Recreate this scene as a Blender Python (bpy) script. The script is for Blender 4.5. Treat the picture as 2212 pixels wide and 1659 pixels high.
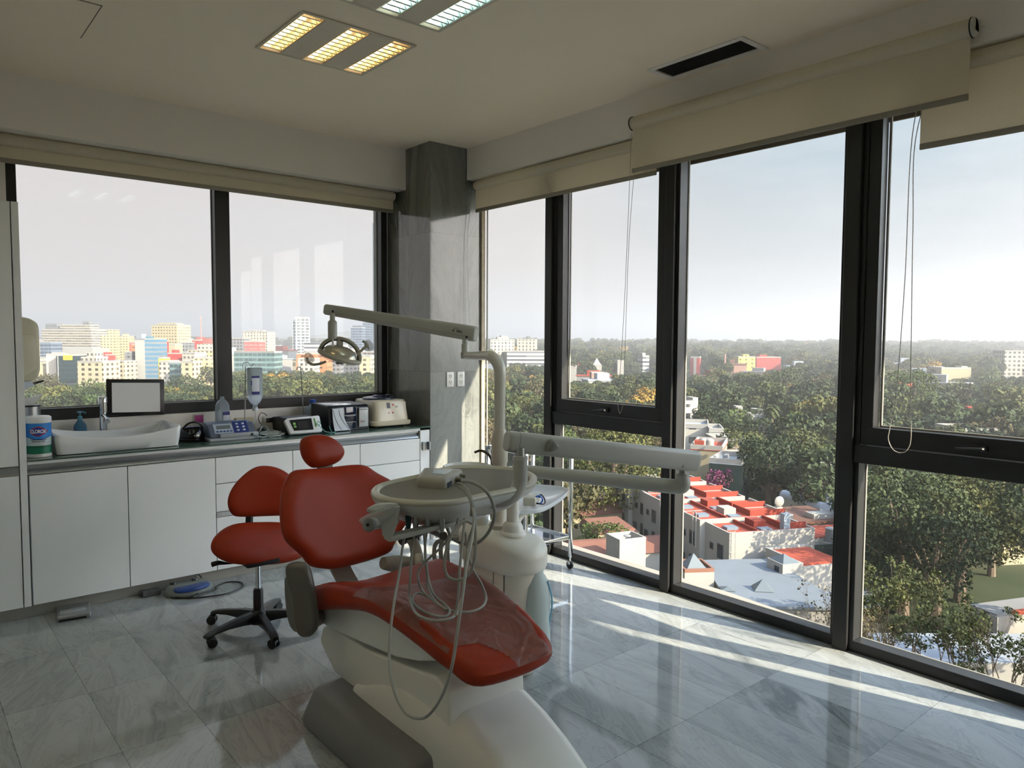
import bpy, bmesh, math, random
import numpy as np
from mathutils import Vector, Matrix, Euler
for _o in list(bpy.data.objects): bpy.data.objects.remove(_o)
SC = bpy.context.scene; COL = SC.collection
rnd = random.Random(7)
V = Vector
# ---------------------------------------------------------------- camera
FPX = 1607.437
CR = V((0.76467841, -0.6443933, 0.00491915)); CU = V((0.03452631, 0.04859133, 0.99822183)); CF = V((0.64348649, 0.76314884, -0.05940527))
CP = V((0.0, 0.0, 1.6))
cam = bpy.data.cameras.new('camera'); camo = bpy.data.objects.new('camera', cam); COL.objects.link(camo)
cam.sensor_width = 36.0; cam.lens = FPX / 2212.0 * 36.0; cam.clip_end = 20000.0; cam.clip_start = 0.05
camo.matrix_world = Matrix(((CR.x, CU.x, -CF.x, CP.x), (CR.y, CU.y, -CF.y, CP.y), (CR.z, CU.z, -CF.z, CP.z), (0, 0, 0, 1)))
SC.camera = camo
SC.view_settings.view_transform = 'Standard'; SC.view_settings.look = 'None'; SC.view_settings.gamma = 1.0
SC.view_settings.exposure = 0.50; SC.view_settings.use_curve_mapping = False
SC.cycles.max_bounces = 10; SC.cycles.diffuse_bounces = 6; SC.cycles.glossy_bounces = 5
SC.cycles.transmission_bounces = 6; SC.cycles.transparent_max_bounces = 24; SC.cycles.volume_bounces = 0
SC.cycles.sample_clamp_indirect = 6.0
# ---------------------------------------------------------------- sky and sun
GLARE = 6.3
W = bpy.data.worlds.new('sky'); SC.world = W; W.use_nodes = True
nt = W.node_tree; nt.nodes.clear()
def nd(t, k, **kw):
    n = t.nodes.new(k)
    for a, b in kw.items():
        if a.startswith('i_'): n.inputs[a[2:].replace('_', ' ')].default_value = b
        else: setattr(n, a, b)
    return n
tc = nd(nt, 'ShaderNodeTexCoord'); sx = nd(nt, 'ShaderNodeSeparateXYZ'); nt.links.new(tc.outputs['Generated'], sx.inputs[0])
rampz = nd(nt, 'ShaderNodeValToRGB'); nt.links.new(sx.outputs['Z'], rampz.inputs[0])
def ramp(r, pts):
    e = r.color_ramp.elements
    while len(e) > 1: e.remove(e[-1])
    e[0].position, e[0].color = pts[0][0], (*pts[0][1], 1)
    for p, c in pts[1:]:
        q = e.new(p); q.color = (*c, 1)
def lin(r, g, b):
    return tuple((v/255/12.92 if v/255 <= .04045 else ((v/255+.055)/1.055)**2.4) for v in (r, g, b))
ramp(rampz, [(0.0, lin(226, 212, 204)), (0.06, lin(232, 219, 211)), (0.22, lin(228, 221, 219)), (0.42, lin(205, 212, 222)), (1.0, lin(130, 165, 215))])
rampb = nd(nt, 'ShaderNodeValToRGB'); nt.links.new(sx.outputs['Z'], rampb.inputs[0])
ramp(rampb, [(0.0, lin(196, 198, 200)), (0.07, lin(188, 194, 198)), (0.16, lin(180, 195, 204)), (0.27, lin(154, 188, 208)), (0.45, lin(150, 184, 212)), (1.0, lin(120, 160, 215))])
mx = nd(nt, 'ShaderNodeMix', data_type='RGBA'); mr = nd(nt, 'ShaderNodeMapRange', interpolation_type='SMOOTHSTEP')
mr.inputs['From Min'].default_value = 0.62; mr.inputs['From Max'].default_value = 0.88
nt.links.new(sx.outputs['X'], mr.inputs[0]); nt.links.new(mr.outputs[0], mx.inputs[0])
nt.links.new(rampz.outputs[0], mx.inputs[6]); nt.links.new(rampb.outputs[0], mx.inputs[7])
mp = nd(nt, 'ShaderNodeMapping'); mp.inputs['Scale'].default_value = (2.2, 2.2, 9); nt.links.new(tc.outputs['Generated'], mp.inputs[0])
nz = nd(nt, 'ShaderNodeTexNoise', i_Scale=1.6, i_Detail=5.0, i_Roughness=0.55); nt.links.new(mp.outputs[0], nz.inputs['Vector'])
cr = nd(nt, 'ShaderNodeMapRange'); cr.inputs['From Min'].default_value = .45; cr.inputs['From Max'].default_value = .75; cr.inputs['To Max'].default_value = .55
nt.links.new(nz.outputs[0], cr.inputs[0])
mx2 = nd(nt, 'ShaderNodeMix', data_type='RGBA'); nt.links.new(cr.outputs[0], mx2.inputs[0]); nt.links.new(mx.outputs[2], mx2.inputs[6])
mx2.inputs[7].default_value = (*lin(226, 230, 236), 1)
# hazy glare: the sky grows brighter round towards the sun, to the right of the building
vd = nd(nt, 'ShaderNodeVectorMath', operation='DOT_PRODUCT'); nt.links.new(tc.outputs['Generated'], vd.inputs[0]); vd.inputs[1].default_value = V((0.30, -1.0, 0.45)).normalized()
gm = nd(nt, 'ShaderNodeMapRange', interpolation_type='SMOOTHSTEP'); gm.inputs['From Min'].default_value = 0.12; gm.inputs['From Max'].default_value = 0.9; gm.inputs['To Min'].default_value = 0.66; gm.inputs['To Max'].default_value = GLARE
nt.links.new(vd.outputs['Value'], gm.inputs[0])
bg = nd(nt, 'ShaderNodeBackground'); nt.links.new(gm.outputs[0], bg.inputs['Strength'])
wo = nd(nt, 'ShaderNodeOutputWorld'); nt.links.new(mx2.outputs[2], bg.inputs[0]); nt.links.new(bg.outputs[0], wo.inputs[0])
sun = bpy.data.lights.new('sun', 'SUN'); sun.energy = 12.5; sun.angle = 0.009; sun.color = (1.0, 0.86, 0.66)
suno = bpy.data.objects.new('sun', sun); COL.objects.link(suno)
suno.rotation_euler = V((-0.30, 1.0, -0.55)).to_track_quat('-Z', 'Y').to_euler()
# ---------------------------------------------------------------- helpers
def pix(x, y): return CF * FPX + CR * (x - 1106) - CU * (y - 829.5)
def onz(x, y, z): d = pix(x, y); return CP + d * ((z - CP.z) / d.z)
def ony(x, y, Y): d = pix(x, y); return CP + d * (Y / d.y)
def onx(x, y, X): d = pix(x, y); return CP + d * (X / d.x)
def dep(x, y, d): return CP + pix(x, y) * (d / FPX)
def toimg(p):
    q = V(p) - CP; w = q.dot(CF); return 1106 + FPX * q.dot(CR) / w, 829.5 - FPX * q.dot(CU) / w
def wpos(o):
    p = V((0, 0, 0))
    while o is not None: p += V(o.location); o = o.parent
    return p
def thing(name, loc, label=None, cat=None, group=None, kind=None, parent=None):
    o = bpy.data.objects.new(name, None); COL.objects.link(o); o.empty_display_size = .05
    o.location = V(loc) - wpos(parent); o.parent = parent
    return tag(o, label, cat, group, kind)
def tag(o, label=None, cat=None, group=None, kind=None):
    if label: o['label'] = label
    if cat: o['category'] = cat
    if group: o['group'] = group
    if kind: o['kind'] = kind
    return o
def obj(name, bm, m, parent=None, smooth=40, loc=None, label=None, kind=None, recalc=True):
    """link the bmesh (world coordinates) as ONE mesh object, its vertices relative to its parent's origin"""
    off = wpos(parent) if parent is not None else V(loc if loc is not None else (0, 0, 0))
    if recalc: bmesh.ops.recalc_face_normals(bm, faces=bm.faces)
    bmesh.ops.translate(bm, verts=bm.verts, vec=-off)
    me = bpy.data.meshes.new(name); bm.to_mesh(me); bm.free()
    for q in (m if isinstance(m, (list, tuple)) else [m]): me.materials.append(q)
    if smooth:
        me.polygons.foreach_set('use_smooth', [True] * len(me.polygons)); me.set_sharp_from_angle(angle=math.radians(smooth))
    o = bpy.data.objects.new(name, me); COL.objects.link(o)
    if parent is not None: o.parent = parent
    else: o.location = off
    if label: o['label'] = label
    if kind: o['kind'] = kind
    return o
def st(name, bm, m, parent=None, **k):
    return obj(name, bm, m, parent, kind=None if parent else 'structure', **k)
def nb(): return bmesh.new()
def box(bm, a, b, bev=0.0, seg=2, R=None, mi=0):
    """axis aligned box a..b, optionally turned by matrix R about its centre"""
    a, b = V(a), V(b); c = (a + b) / 2; s = b - a
    t = bmesh.new(); bmesh.ops.create_cube(t, size=1.0)
    bmesh.ops.scale(t, vec=s, verts=t.verts)
    if bev > 0: bmesh.ops.bevel(t, geom=list(t.edges), offset=min(bev, min(abs(s.x), abs(s.y), abs(s.z)) * .49), segments=seg, profile=.5, affect='EDGES')
    if R is not None: bmesh.ops.transform(t, matrix=R.to_4x4(), verts=t.verts)
    bmesh.ops.translate(t, vec=c, verts=t.verts); merge(bm, t, mi); return bm
def merge(bm, t, mi=0):
    vm = {}
    for v in t.verts: vm[v] = bm.verts.new(v.co)
    for f in t.faces:
        try: g = bm.faces.new([vm[v] for v in f.verts]); g.material_index = mi
        except ValueError: pass
    t.free()
def rings(bm, R, cap=True, close=True, mi=0, wrap=False):
    """skin a list of rings of equal length"""
    vs = [[bm.verts.new(p) for p in r] for r in R]; n = len(R[0]); m = len(vs)
    for i in range(m if wrap else m - 1):
        A, B = vs[i], vs[(i + 1) % m]
        for j in range(n if close else n - 1):
            k = (j + 1) % n
            try: f = bm.faces.new((A[j], A[k], B[k], B[j])); f.material_index = mi
            except ValueError: pass
    if cap and close and not wrap:
        for r, rev in ((vs[0], True), (vs[-1], False)):
            try: f = bm.faces.new(r[::-1] if rev else r); f.material_index = mi
            except ValueError: pass
    return vs
def frame(d):
    d = d.normalized(); a = V((0, 0, 1)) if abs(d.z) < .9 else V((1, 0, 0))
    x = d.cross(a).normalized(); return x, x.cross(d).normalized()
def cyl(bm, a, b, r, r2=None, n=24, mi=0, bev=0):
    a, b = V(a), V(b); r2 = r if r2 is None else r2; x, y = frame(b - a); d = (b - a).normalized()
    L = [(a, r), (b, r2)] if not bev else [(a, r - bev), (a + d * bev, r), (b - d * bev, r2), (b, r2 - bev)]
    rings(bm, [[p + (x * math.cos(t) + y * math.sin(t)) * q for t in [2 * math.pi * k / n for k in range(n)]] for p, q in L], mi=mi)
    return bm
def lathe(bm, prof, c=(0, 0, 0), ax=(0, 0, 1), n=32, mi=0):
    c = V(c); ax = V(ax).normalized(); x, y = frame(ax)
    rings(bm, [[c + ax * h + (x * math.cos(t) + y * math.sin(t)) * max(r, 1e-4) for t in [2 * math.pi * k / n for k in range(n)]] for r, h in prof], mi=mi)
    return bm
def spline(P, n=8, closed=False):
    P = [V(p) for p in P]; out = []; N = len(P)
    for i in range(N if closed else N - 1):
        g = (lambda k: P[k % N]) if closed else (lambda k: P[max(0, min(N - 1, k))])
        p0, p1, p2, p3 = g(i - 1), g(i), g(i + 1), g(i + 2)
        for j in range(n):
            t = j / n
            out.append(.5 * ((2 * p1) + (p2 - p0) * t + (2 * p0 - 5 * p1 + 4 * p2 - p3) * t * t + (3 * p1 - p0 - 3 * p2 + p3) * t ** 3))
    if not closed: out.append(P[-1].copy())
    return out
def tube(bm, P, r, n=10, sub=8, mi=0, smooth=True, cap=True, closed=False):
    """round tube along a path; r a number or one radius per control point"""
    Q = spline(P, sub, closed) if smooth else [V(p) for p in P]
    m = len(Q)
    if isinstance(r, (list, tuple)):
        rr = [r[min(len(r) - 1, int(i / (m - 1) * (len(r) - 1)))] * (1 - ((i / (m - 1) * (len(r) - 1)) % 1)) + r[min(len(r) - 1, int(i / (m - 1) * (len(r) - 1)) + 1)] * ((i / (m - 1) * (len(r) - 1)) % 1) for i in range(m)]
    else: rr = [r] * m
    x = None; R = []
    for i, p in enumerate(Q):
        d = (Q[(i + 1) % m] - Q[i - 1]) if closed else (Q[min(i + 1, m - 1)] - Q[max(i - 1, 0)])
        if d.length < 1e-9: d = V((0, 0, 1))
        d.normalize()
        x = frame(d)[0] if x is None else (x - d * x.dot(d)).normalized()
        y = d.cross(x)
        R.append([p + (x * math.cos(t) + y * math.sin(t)) * rr[i] for t in [2 * math.pi * k / n for k in range(n)]])
    rings(bm, R, cap=cap, mi=mi, wrap=closed); return bm
def prism(bm, pts, o, u, v, w, t, bev=0.0, seg=2, mi=0):
    """outline pts (2-D) in the plane o + u*a + v*b, thickened by t along w"""
    o, u, v, w = V(o), V(u), V(v), V(w); q = bmesh.new()
    A = [q.verts.new(o + u * a + v * b) for a, b in pts]; f = q.faces.new(A)
    r = bmesh.ops.extrude_face_region(q, geom=[f]); nv = [e for e in r['geom'] if isinstance(e, bmesh.types.BMVert)]
    bmesh.ops.translate(q, verts=nv, vec=w * t)
    bmesh.ops.recalc_face_normals(q, faces=q.faces)
    if bev > 0: bmesh.ops.bevel(q, geom=list(q.edges), offset=bev, segments=seg, profile=.5, affect='EDGES', clamp_overlap=True)
    merge(bm, q, mi); return bm
def sp2(pts, n=6, closed=True):
    return [(p.x, p.y) for p in spline([V((a, b, 0)) for a, b in pts], n, closed)]
def rrect(w, h, r, n=5):
    o = []
    for cx, cy, a0 in ((w/2-r, h/2-r, 0), (-w/2+r, h/2-r, 90), (-w/2+r, -h/2+r, 180), (w/2-r, -h/2+r, 270)):
        for k in range(n + 1):
            a = math.radians(a0 + 90 * k / n); o.append((cx + r * math.cos(a), cy + r * math.sin(a)))
    return o
def puff(bm, out, fn, t=0.05, edge=0.05, top=1.0, bot=1.0, lay=7, mi=0, e=2.0):
    """upholstered pad: 2-D outline `out` blown up by t above and t*bot below; fn maps (a, b, h) to the world"""
    c = V((sum(p[0] for p in out) / len(out), sum(p[1] for p in out) / len(out)))
    def ins(d):
        o = []
        for a, b in out:
            q = V((a, b)) - c; L = q.length; o.append(c + q * max(0.0, (L - d) / L))
        return o
    R = []
    for k in range(lay + 1):      # from the bottom centre out to the rim and back over the top
        a = math.pi / 2 * k / lay; s, cc = math.sin(a), math.cos(a)
        R.append((edge * (1 - s ** (2 / e)), -t * bot * cc ** (2 / e)))
    R += [(edge * (1 - math.sin(math.pi/2*(1-k/lay)) ** (2 / e)), t * top * math.cos(math.pi/2*(1-k/lay)) ** (2 / e)) for k in range(1, lay + 1)]
    L = [[V(fn(p.x, p.y, h)) for p in ins(d)] for d, h in R]
    def centre(h, sc): return [V(fn(*(c + (p - c) * sc), h)) for p in ins(edge)]
    inner = [.75, .5, .25, .04]
    L = [centre(-t * bot, s) for s in inner[::-1]] + L + [centre(t * top, s) for s in inner]
    rings(bm, L, mi=mi); return bm
def ball(bm, c, r, n=16, sx=(1, 1, 1), R=None, mi=0):
    t = bmesh.new(); bmesh.ops.create_uvsphere(t, u_segments=n, v_segments=max(6, n // 2), radius=1)
    bmesh.ops.scale(t, vec=V(sx) * r, verts=t.verts)
    if R is not None: bmesh.ops.transform(t, matrix=R.to_4x4(), verts=t.verts)
    bmesh.ops.translate(t, vec=V(c), verts=t.verts); merge(bm, t, mi); return bm
_fonts = {}
def words(s, size, o, u, v, m, parent, name='lettering', depth=.0006, align='LEFT', bold=0.0, sp=1.0, xs=1.0):
    """extruded lettering lying in the plane o, u (along), v (up)"""
    cu = bpy.data.curves.new(name, 'FONT'); cu.body = s; cu.size = size; cu.extrude = depth; cu.align_x = align; cu.offset = bold; cu.space_character = sp
    t = bpy.data.objects.new('tmp', cu); COL.objects.link(t); bpy.context.view_layer.update()
    me = bpy.data.meshes.new_from_object(t); bpy.data.objects.remove(t); bpy.data.curves.remove(cu)
    u, v = V(u).normalized(), V(v).normalized(); w = u.cross(v); off = wpos(parent)
    M = Matrix(((u.x, v.x, w.x, o[0] - off.x), (u.y, v.y, w.y, o[1] - off.y), (u.z, v.z, w.z, o[2] - off.z), (0, 0, 0, 1)))
    me.transform(M @ Matrix.Diagonal((xs, 1, 1, 1))); me.materials.append(m)
    q = bpy.data.objects.new(name, me); COL.objects.link(q); q.parent = parent; return q
def copy_tree(o, parent=None):
    c = o.copy(); COL.objects.link(c); c.parent = parent
    for ch in list(o.children): copy_tree(ch, c)
    return c
# ---------------------------------------------------------------- materials
MATS = {}
def mat(name, col, rough=.5, metal=0.0, spec=.5, coat=0.0, noise=0.0, nscale=20, alpha=1.0, emit=None, es=1.0, bump=0.0, trans=0.0, bscale=60, ior=1.45, sub=0.0):
    if name in MATS: return MATS[name]
    m = bpy.data.materials.new(name); m.use_nodes = True; t = m.node_tree; p = t.nodes['Principled BSDF']
    p.inputs['Base Color'].default_value = (*lin(*col), 1); p.inputs['Roughness'].default_value = rough; p.inputs['Metallic'].default_value = metal
    p.inputs['Specular IOR Level'].default_value = spec; p.inputs['Coat Weight'].default_value = coat; p.inputs['Alpha'].default_value = alpha
    p.inputs['Transmission Weight'].default_value = trans; p.inputs['IOR'].default_value = ior
    if sub: p.inputs['Subsurface Weight'].default_value = sub; p.inputs['Subsurface Radius'].default_value = (.02, .02, .02)
    if emit: p.inputs['Emission Color'].default_value = (*lin(*emit), 1); p.inputs['Emission Strength'].default_value = es
    if noise or bump:
        c = nd(t, 'ShaderNodeTexCoord')
        if noise:
            n = nd(t, 'ShaderNodeTexNoise', i_Scale=nscale, i_Detail=4.0); t.links.new(c.outputs['Object'], n.inputs['Vector'])
            x = nd(t, 'ShaderNodeMix', data_type='RGBA'); t.links.new(n.outputs[0], x.inputs[0])
            x.inputs[6].default_value = (*[q * (1 - noise) for q in lin(*col)], 1); x.inputs[7].default_value = (*[min(1, q * (1 + noise)) for q in lin(*col)], 1)
            t.links.new(x.outputs[2], p.inputs['Base Color'])
        if bump:
            n = nd(t, 'ShaderNodeTexNoise', i_Scale=bscale, i_Detail=3.0); t.links.new(c.outputs['Object'], n.inputs['Vector'])
            b = nd(t, 'ShaderNodeBump', i_Strength=bump, i_Distance=.01); t.links.new(n.outputs[0], b.inputs['Height']); t.links.new(b.outputs[0], p.inputs['Normal'])
    MATS[name] = m; return m
def glassmat(name, tint=(1, 1, 1), refl=1.0, ior=1.45):
    if name in MATS: return MATS[name]
    m = bpy.data.materials.new(name); m.use_nodes = True; t = m.node_tree; t.nodes.clear()
    tr = nd(t, 'ShaderNodeBsdfTransparent'); tr.inputs[0].default_value = (*tint, 1); gl = nd(t, 'ShaderNodeBsdfGlossy'); gl.inputs['Roughness'].default_value = 0.0
    fr = nd(t, 'ShaderNodeFresnel'); fr.inputs['IOR'].default_value = ior; ml = nd(t, 'ShaderNodeMath', operation='MULTIPLY'); ml.inputs[1].default_value = refl
    mxs = nd(t, 'ShaderNodeMixShader'); o = nd(t, 'ShaderNodeOutputMaterial')
    ge = nd(t, 'ShaderNodeNewGeometry'); inv = nd(t, 'ShaderNodeMath', operation='SUBTRACT'); inv.inputs[0].default_value = refl; t.links.new(ge.outputs['Backfacing'], inv.inputs[1]); inv.use_clamp = True
    t.links.new(inv.outputs[0], ml.inputs[1]); t.links.new(fr.outputs[0], ml.inputs[0]); t.links.new(ml.outputs[0], mxs.inputs[0]); t.links.new(tr.outputs[0], mxs.inputs[1]); t.links.new(gl.outputs[0], mxs.inputs[2]); t.links.new(mxs.outputs[0], o.inputs[0])
    MATS[name] = m; return m
def marble(name, tile=None, org=(0, 0), plane='XY', dark=(92, 99, 101), light=(178, 183, 183), rough=.07, vs=1.0, joint=True, warm=0.0, vein=1.0):
    m = bpy.data.materials.new(name); m.use_nodes = True; t = m.node_tree; p = t.nodes['Principled BSDF']; L = t.links.new
    c = nd(t, 'ShaderNodeTexCoord'); s = nd(t, 'ShaderNodeSeparateXYZ'); L(c.outputs['Object'], s.inputs[0])
    ax = {'XY': ('X', 'Y'), 'XZ': ('X', 'Z'), 'YZ': ('Y', 'Z')}[plane]
    def M(op, a, b=None, c3=None):
        n = nd(t, 'ShaderNodeMath', operation=op)
        for i, q in enumerate((a, b, c3)):
            if q is None: continue
            if isinstance(q, (int, float)): n.inputs[i].default_value = q
            else: L(q, n.inputs[i])
        return n.outputs[0]
    u, v = s.outputs[ax[0]], s.outputs[ax[1]]
    iu = M('DIVIDE', M('SUBTRACT', u, org[0]), tile[0]); iv = M('DIVIDE', M('SUBTRACT', v, org[1]), tile[1])
    fu, fv = M('FLOOR', iu), M('FLOOR', iv)
    cmb = nd(t, 'ShaderNodeCombineXYZ'); L(fu, cmb.inputs[0]); L(fv, cmb.inputs[1])
    wn = nd(t, 'ShaderNodeTexWhiteNoise'); L(cmb.outputs[0], wn.inputs['Vector'])
    ws = nd(t, 'ShaderNodeSeparateColor'); L(wn.outputs['Color'], ws.inputs[0])
    # every slab cut from elsewhere in the block, its grain turned a little
    cb = nd(t, 'ShaderNodeCombineXYZ'); L(u, cb.inputs[0]); L(v, cb.inputs[1]); L(M('MULTIPLY', ws.outputs[0], 40.0), cb.inputs[2])
    rot = nd(t, 'ShaderNodeVectorRotate', rotation_type='Z_AXIS'); L(cb.outputs[0], rot.inputs['Vector'])
    L(M('ADD', M('MULTIPLY', ws.outputs[1], 0.9), -0.25), rot.inputs['Angle'])
    mp = nd(t, 'ShaderNodeMapping'); mp.inputs['Scale'].default_value = (3.4 * vs, .75 * vs, 1.0); L(rot.outputs[0], mp.inputs[0])
    n0 = nd(t, 'ShaderNodeTexNoise', i_Scale=1.3, i_Detail=3.0); L(mp.outputs[0], n0.inputs['Vector'])
    wv = nd(t, 'ShaderNodeVectorMath', operation='MULTIPLY_ADD'); L(n0.outputs['Color'], wv.inputs[0]); wv.inputs[1].default_value = (1.5, 1.5, 0); L(mp.outputs[0], wv.inputs[2])
    n1 = nd(t, 'ShaderNodeTexNoise', i_Scale=1.5, i_Detail=9.0, i_Roughness=.62, i_Distortion=.4); L(wv.outputs[0], n1.inputs['Vector'])
    n2 = nd(t, 'ShaderNodeTexNoise', i_Scale=3.1, i_Detail=6.0, i_Roughness=.7, i_Distortion=1.2); L(wv.outputs[0], n2.inputs['Vector'])
    vr = nd(t, 'ShaderNodeValToRGB'); L(n1.outputs[0], vr.inputs[0]); ramp(vr, [(.30, (1,)*3), (.44, (.45,)*3), (.56, (.08,)*3), (.7, (0,)*3)])
    va = M('ABSOLUTE', M('SUBTRACT', n2.outputs[0], .5)); vn = nd(t, 'ShaderNodeMapRange'); vn.inputs['From Min'].default_value = 0; vn.inputs['From Max'].default_value = .035; vn.inputs['To Min'].default_value = .22 * vein; vn.inputs['To Max'].default_value = 0
    L(va, vn.inputs[0])
    fac = M('ADD', M('MULTIPLY', vr.outputs[0], M('ADD', M('MULTIPLY', ws.outputs[2], .7), .2)), vn.outputs[0])
    fac = M('ADD', fac, M('MULTIPLY', ws.outputs[0], .22))
    mix = nd(t, 'ShaderNodeMix', data_type='RGBA', clamp_factor=True); L(fac, mix.inputs[0]); mix.inputs[6].default_value = (*lin(*light), 1); mix.inputs[7].default_value = (*lin(*dark), 1)
    col = mix.outputs[2]
    if joint:
        du = M('MULTIPLY', M('ABSOLUTE', M('SUBTRACT', M('FRACT', M('ADD', iu, .5)), .5)), tile[0])
        dv = M('MULTIPLY', M('ABSOLUTE', M('SUBTRACT', M('FRACT', M('ADD', iv, .5)), .5)), tile[1])
        d = M('MINIMUM', du, dv)
        nj = nd(t, 'ShaderNodeTexNoise', i_Scale=40.0, i_Detail=3.0); L(c.outputs['Object'], nj.inputs['Vector'])
        wj = M('MULTIPLY', M('POWER', nj.outputs[0], 2.0), .0050)
        jm = M('LESS_THAN', d, wj)
        mj = nd(t, 'ShaderNodeMix', data_type='RGBA'); L(M('MULTIPLY', jm, .6), mj.inputs[0]); L(col, mj.inputs[6]); mj.inputs[7].default_value = (*lin(62, 64, 62), 1); col = mj.outputs[2]
    L(col, p.inputs['Base Color']); p.inputs['Roughness'].default_value = rough; p.inputs['Specular IOR Level'].default_value = .6
    nb_ = nd(t, 'ShaderNodeTexNoise', i_Scale=2.2, i_Detail=2.0); L(c.outputs['Object'], nb_.inputs['Vector'])
    bp = nd(t, 'ShaderNodeBump', i_Strength=.06, i_Distance=.02); L(nb_.outputs[0], bp.inputs['Height']); L(bp.outputs[0], p.inputs['Normal'])
    MATS[name] = m; return m
M_WALL = mat('painted plaster', (236, 231, 224), .75, noise=.02, nscale=4)
M_CEIL = mat('bounce-tinted ceiling paint', (252, 238, 220), .6, noise=.02, nscale=3)  # white ceiling, the warmth of sun bounce is put into its colour
M_LAM = mat('white laminate', (232, 235, 234), .32)
M_BLK = mat('black anodised aluminium', (40, 41, 42), .38, spec=.5)
M_ALU = mat('brushed aluminium', (172, 176, 178), .34, metal=.85)
M_FAB = None
def fabricmat():
    m = bpy.data.materials.new('roller screen fabric'); m.use_nodes = True; t = m.node_tree; t.nodes.clear(); L = t.links.new
    c = nd(t, 'ShaderNodeTexCoord'); n = nd(t, 'ShaderNodeTexNoise', i_Scale=260.0, i_Detail=2.0); L(c.outputs['Object'], n.inputs['Vector'])
    r = nd(t, 'ShaderNodeValToRGB'); L(n.outputs[0], r.inputs[0]); ramp(r, [(.3, lin(228, 220, 202)), (.7, lin(242, 234, 216))])
    d = nd(t, 'ShaderNodeBsdfDiffuse'); L(r.outputs[0], d.inputs[0]); tl = nd(t, 'ShaderNodeBsdfTranslucent'); L(r.outputs[0], tl.inputs[0])
    tp = nd(t, 'ShaderNodeBsdfTransparent'); m1 = nd(t, 'ShaderNodeMixShader'); m1.inputs[0].default_value = .36; L(d.outputs[0], m1.inputs[1]); L(tl.outputs[0], m1.inputs[2])
    m2 = nd(t, 'ShaderNodeMixShader'); m2.inputs[0].default_value = .05; L(m1.outputs[0], m2.inputs[1]); L(tp.outputs[0], m2.inputs[2]); o = nd(t, 'ShaderNodeOutputMaterial'); L(m2.outputs[0], o.inputs[0]); return m
M_FAB = fabricmat()
M_GLASS = glassmat('window glass', (.96, .97, .97), .58)
M_FLOOR = marble('marble floor', (.3135, .6225), (.650, 4.968), 'XY')
M_COLM = marble('marble column front', (.345, 1.10), (3.30, 2.44), 'XZ', dark=(80, 85, 84), light=(138, 141, 138), rough=.10, vs=.9)
M_COLS = marble('marble column side', (.31, 1.10), (4.92, 2.44), 'YZ', dark=(80, 81, 76), light=(132, 131, 124), rough=.10, vs=.8)
M_SILL = mat('concrete ledge', (150, 146, 138), .8, noise=.12, nscale=5)
# ================================================================ THE ROOM
H = 3.14; XL = -1.3; YB = -1.6
bm = nb(); box(bm, (XL - .2, YB - .2, -.3), (3.80, 5.62, 0)); st('floor', bm, M_FLOOR)
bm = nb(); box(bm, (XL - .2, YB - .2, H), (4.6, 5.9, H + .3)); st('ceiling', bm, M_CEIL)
bm = nb(); box(bm, (XL - .2, YB - .2, 0), (XL, 5.62, H)); st('wall_left', bm, M_WALL)
bm = nb(); box(bm, (XL, YB - .2, 0), (4.1, YB, H)); st('wall_back', bm, M_WALL)
bm = nb(); box(bm, (3.74, YB, 0), (3.83, -.12, 2.89)); st('wall_right', bm, M_WALL)
bm = nb()                                            # wall under and beside the strip window
box(bm, (XL, 5.50, 0), (3.30, 5.75, 1.07)); box(bm, (XL, 5.50, 1.07), (.60, 5.75, 2.815))
st('wall_front', bm, M_WALL)
bm = nb(); box(bm, (XL, 5.27, 2.815), (3.30, 5.80, H)); st('trim_1', bm, M_WALL)       # boxed beam over the strip window
bm = nb(); box(bm, (3.66, YB, 2.89), (4.0, 4.92, H)); box(bm, (3.80, 4.92, 2.89), (4.0, 5.0, H)); st('trim_2', bm, M_WALL)
bm = nb(); box(bm, (3.30, 4.92, 0), (3.80, 5.80, H)); bm.faces.ensure_lookup_table()
for f in bm.faces:
    f.normal_update()
    if abs(f.normal.x) > .5: f.material_index = 1
st('trim_3', bm, [M_COLM, M_COLS], recalc=True)
bm = nb(); box(bm, (3.80, 4.90, 0), (3.835, 5.1, H)); st('trim_4', bm, mat('rough stone edge', (170, 160, 140), .9, noise=.3, nscale=25))
# slab outside: ledge under the glass and overhang above it
bm = nb(); prism(bm, [(3.70, -2.2), (3.72, -2.2), (3.78 + .0, -.5), (3.93, 1.0), (4.09, 2.7), (4.10, 6.0), (-2, 6.0), (-2, 5.62), (3.70, 5.62)], (0, 0, -.30), (1, 0, 0), (0, 1, 0), (0, 0, 1), .29); st('trim_5', bm, M_SILL)
bm = nb(); box(bm, (4.6, -6, 2.90), (4.62, 6.4, 3.6)); box(bm, (3.9, -6, 3.0), (4.6, 6.4, 3.5)); st('trim_6', bm, mat('overhang concrete', (96, 88, 80), .9, noise=.2))
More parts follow.
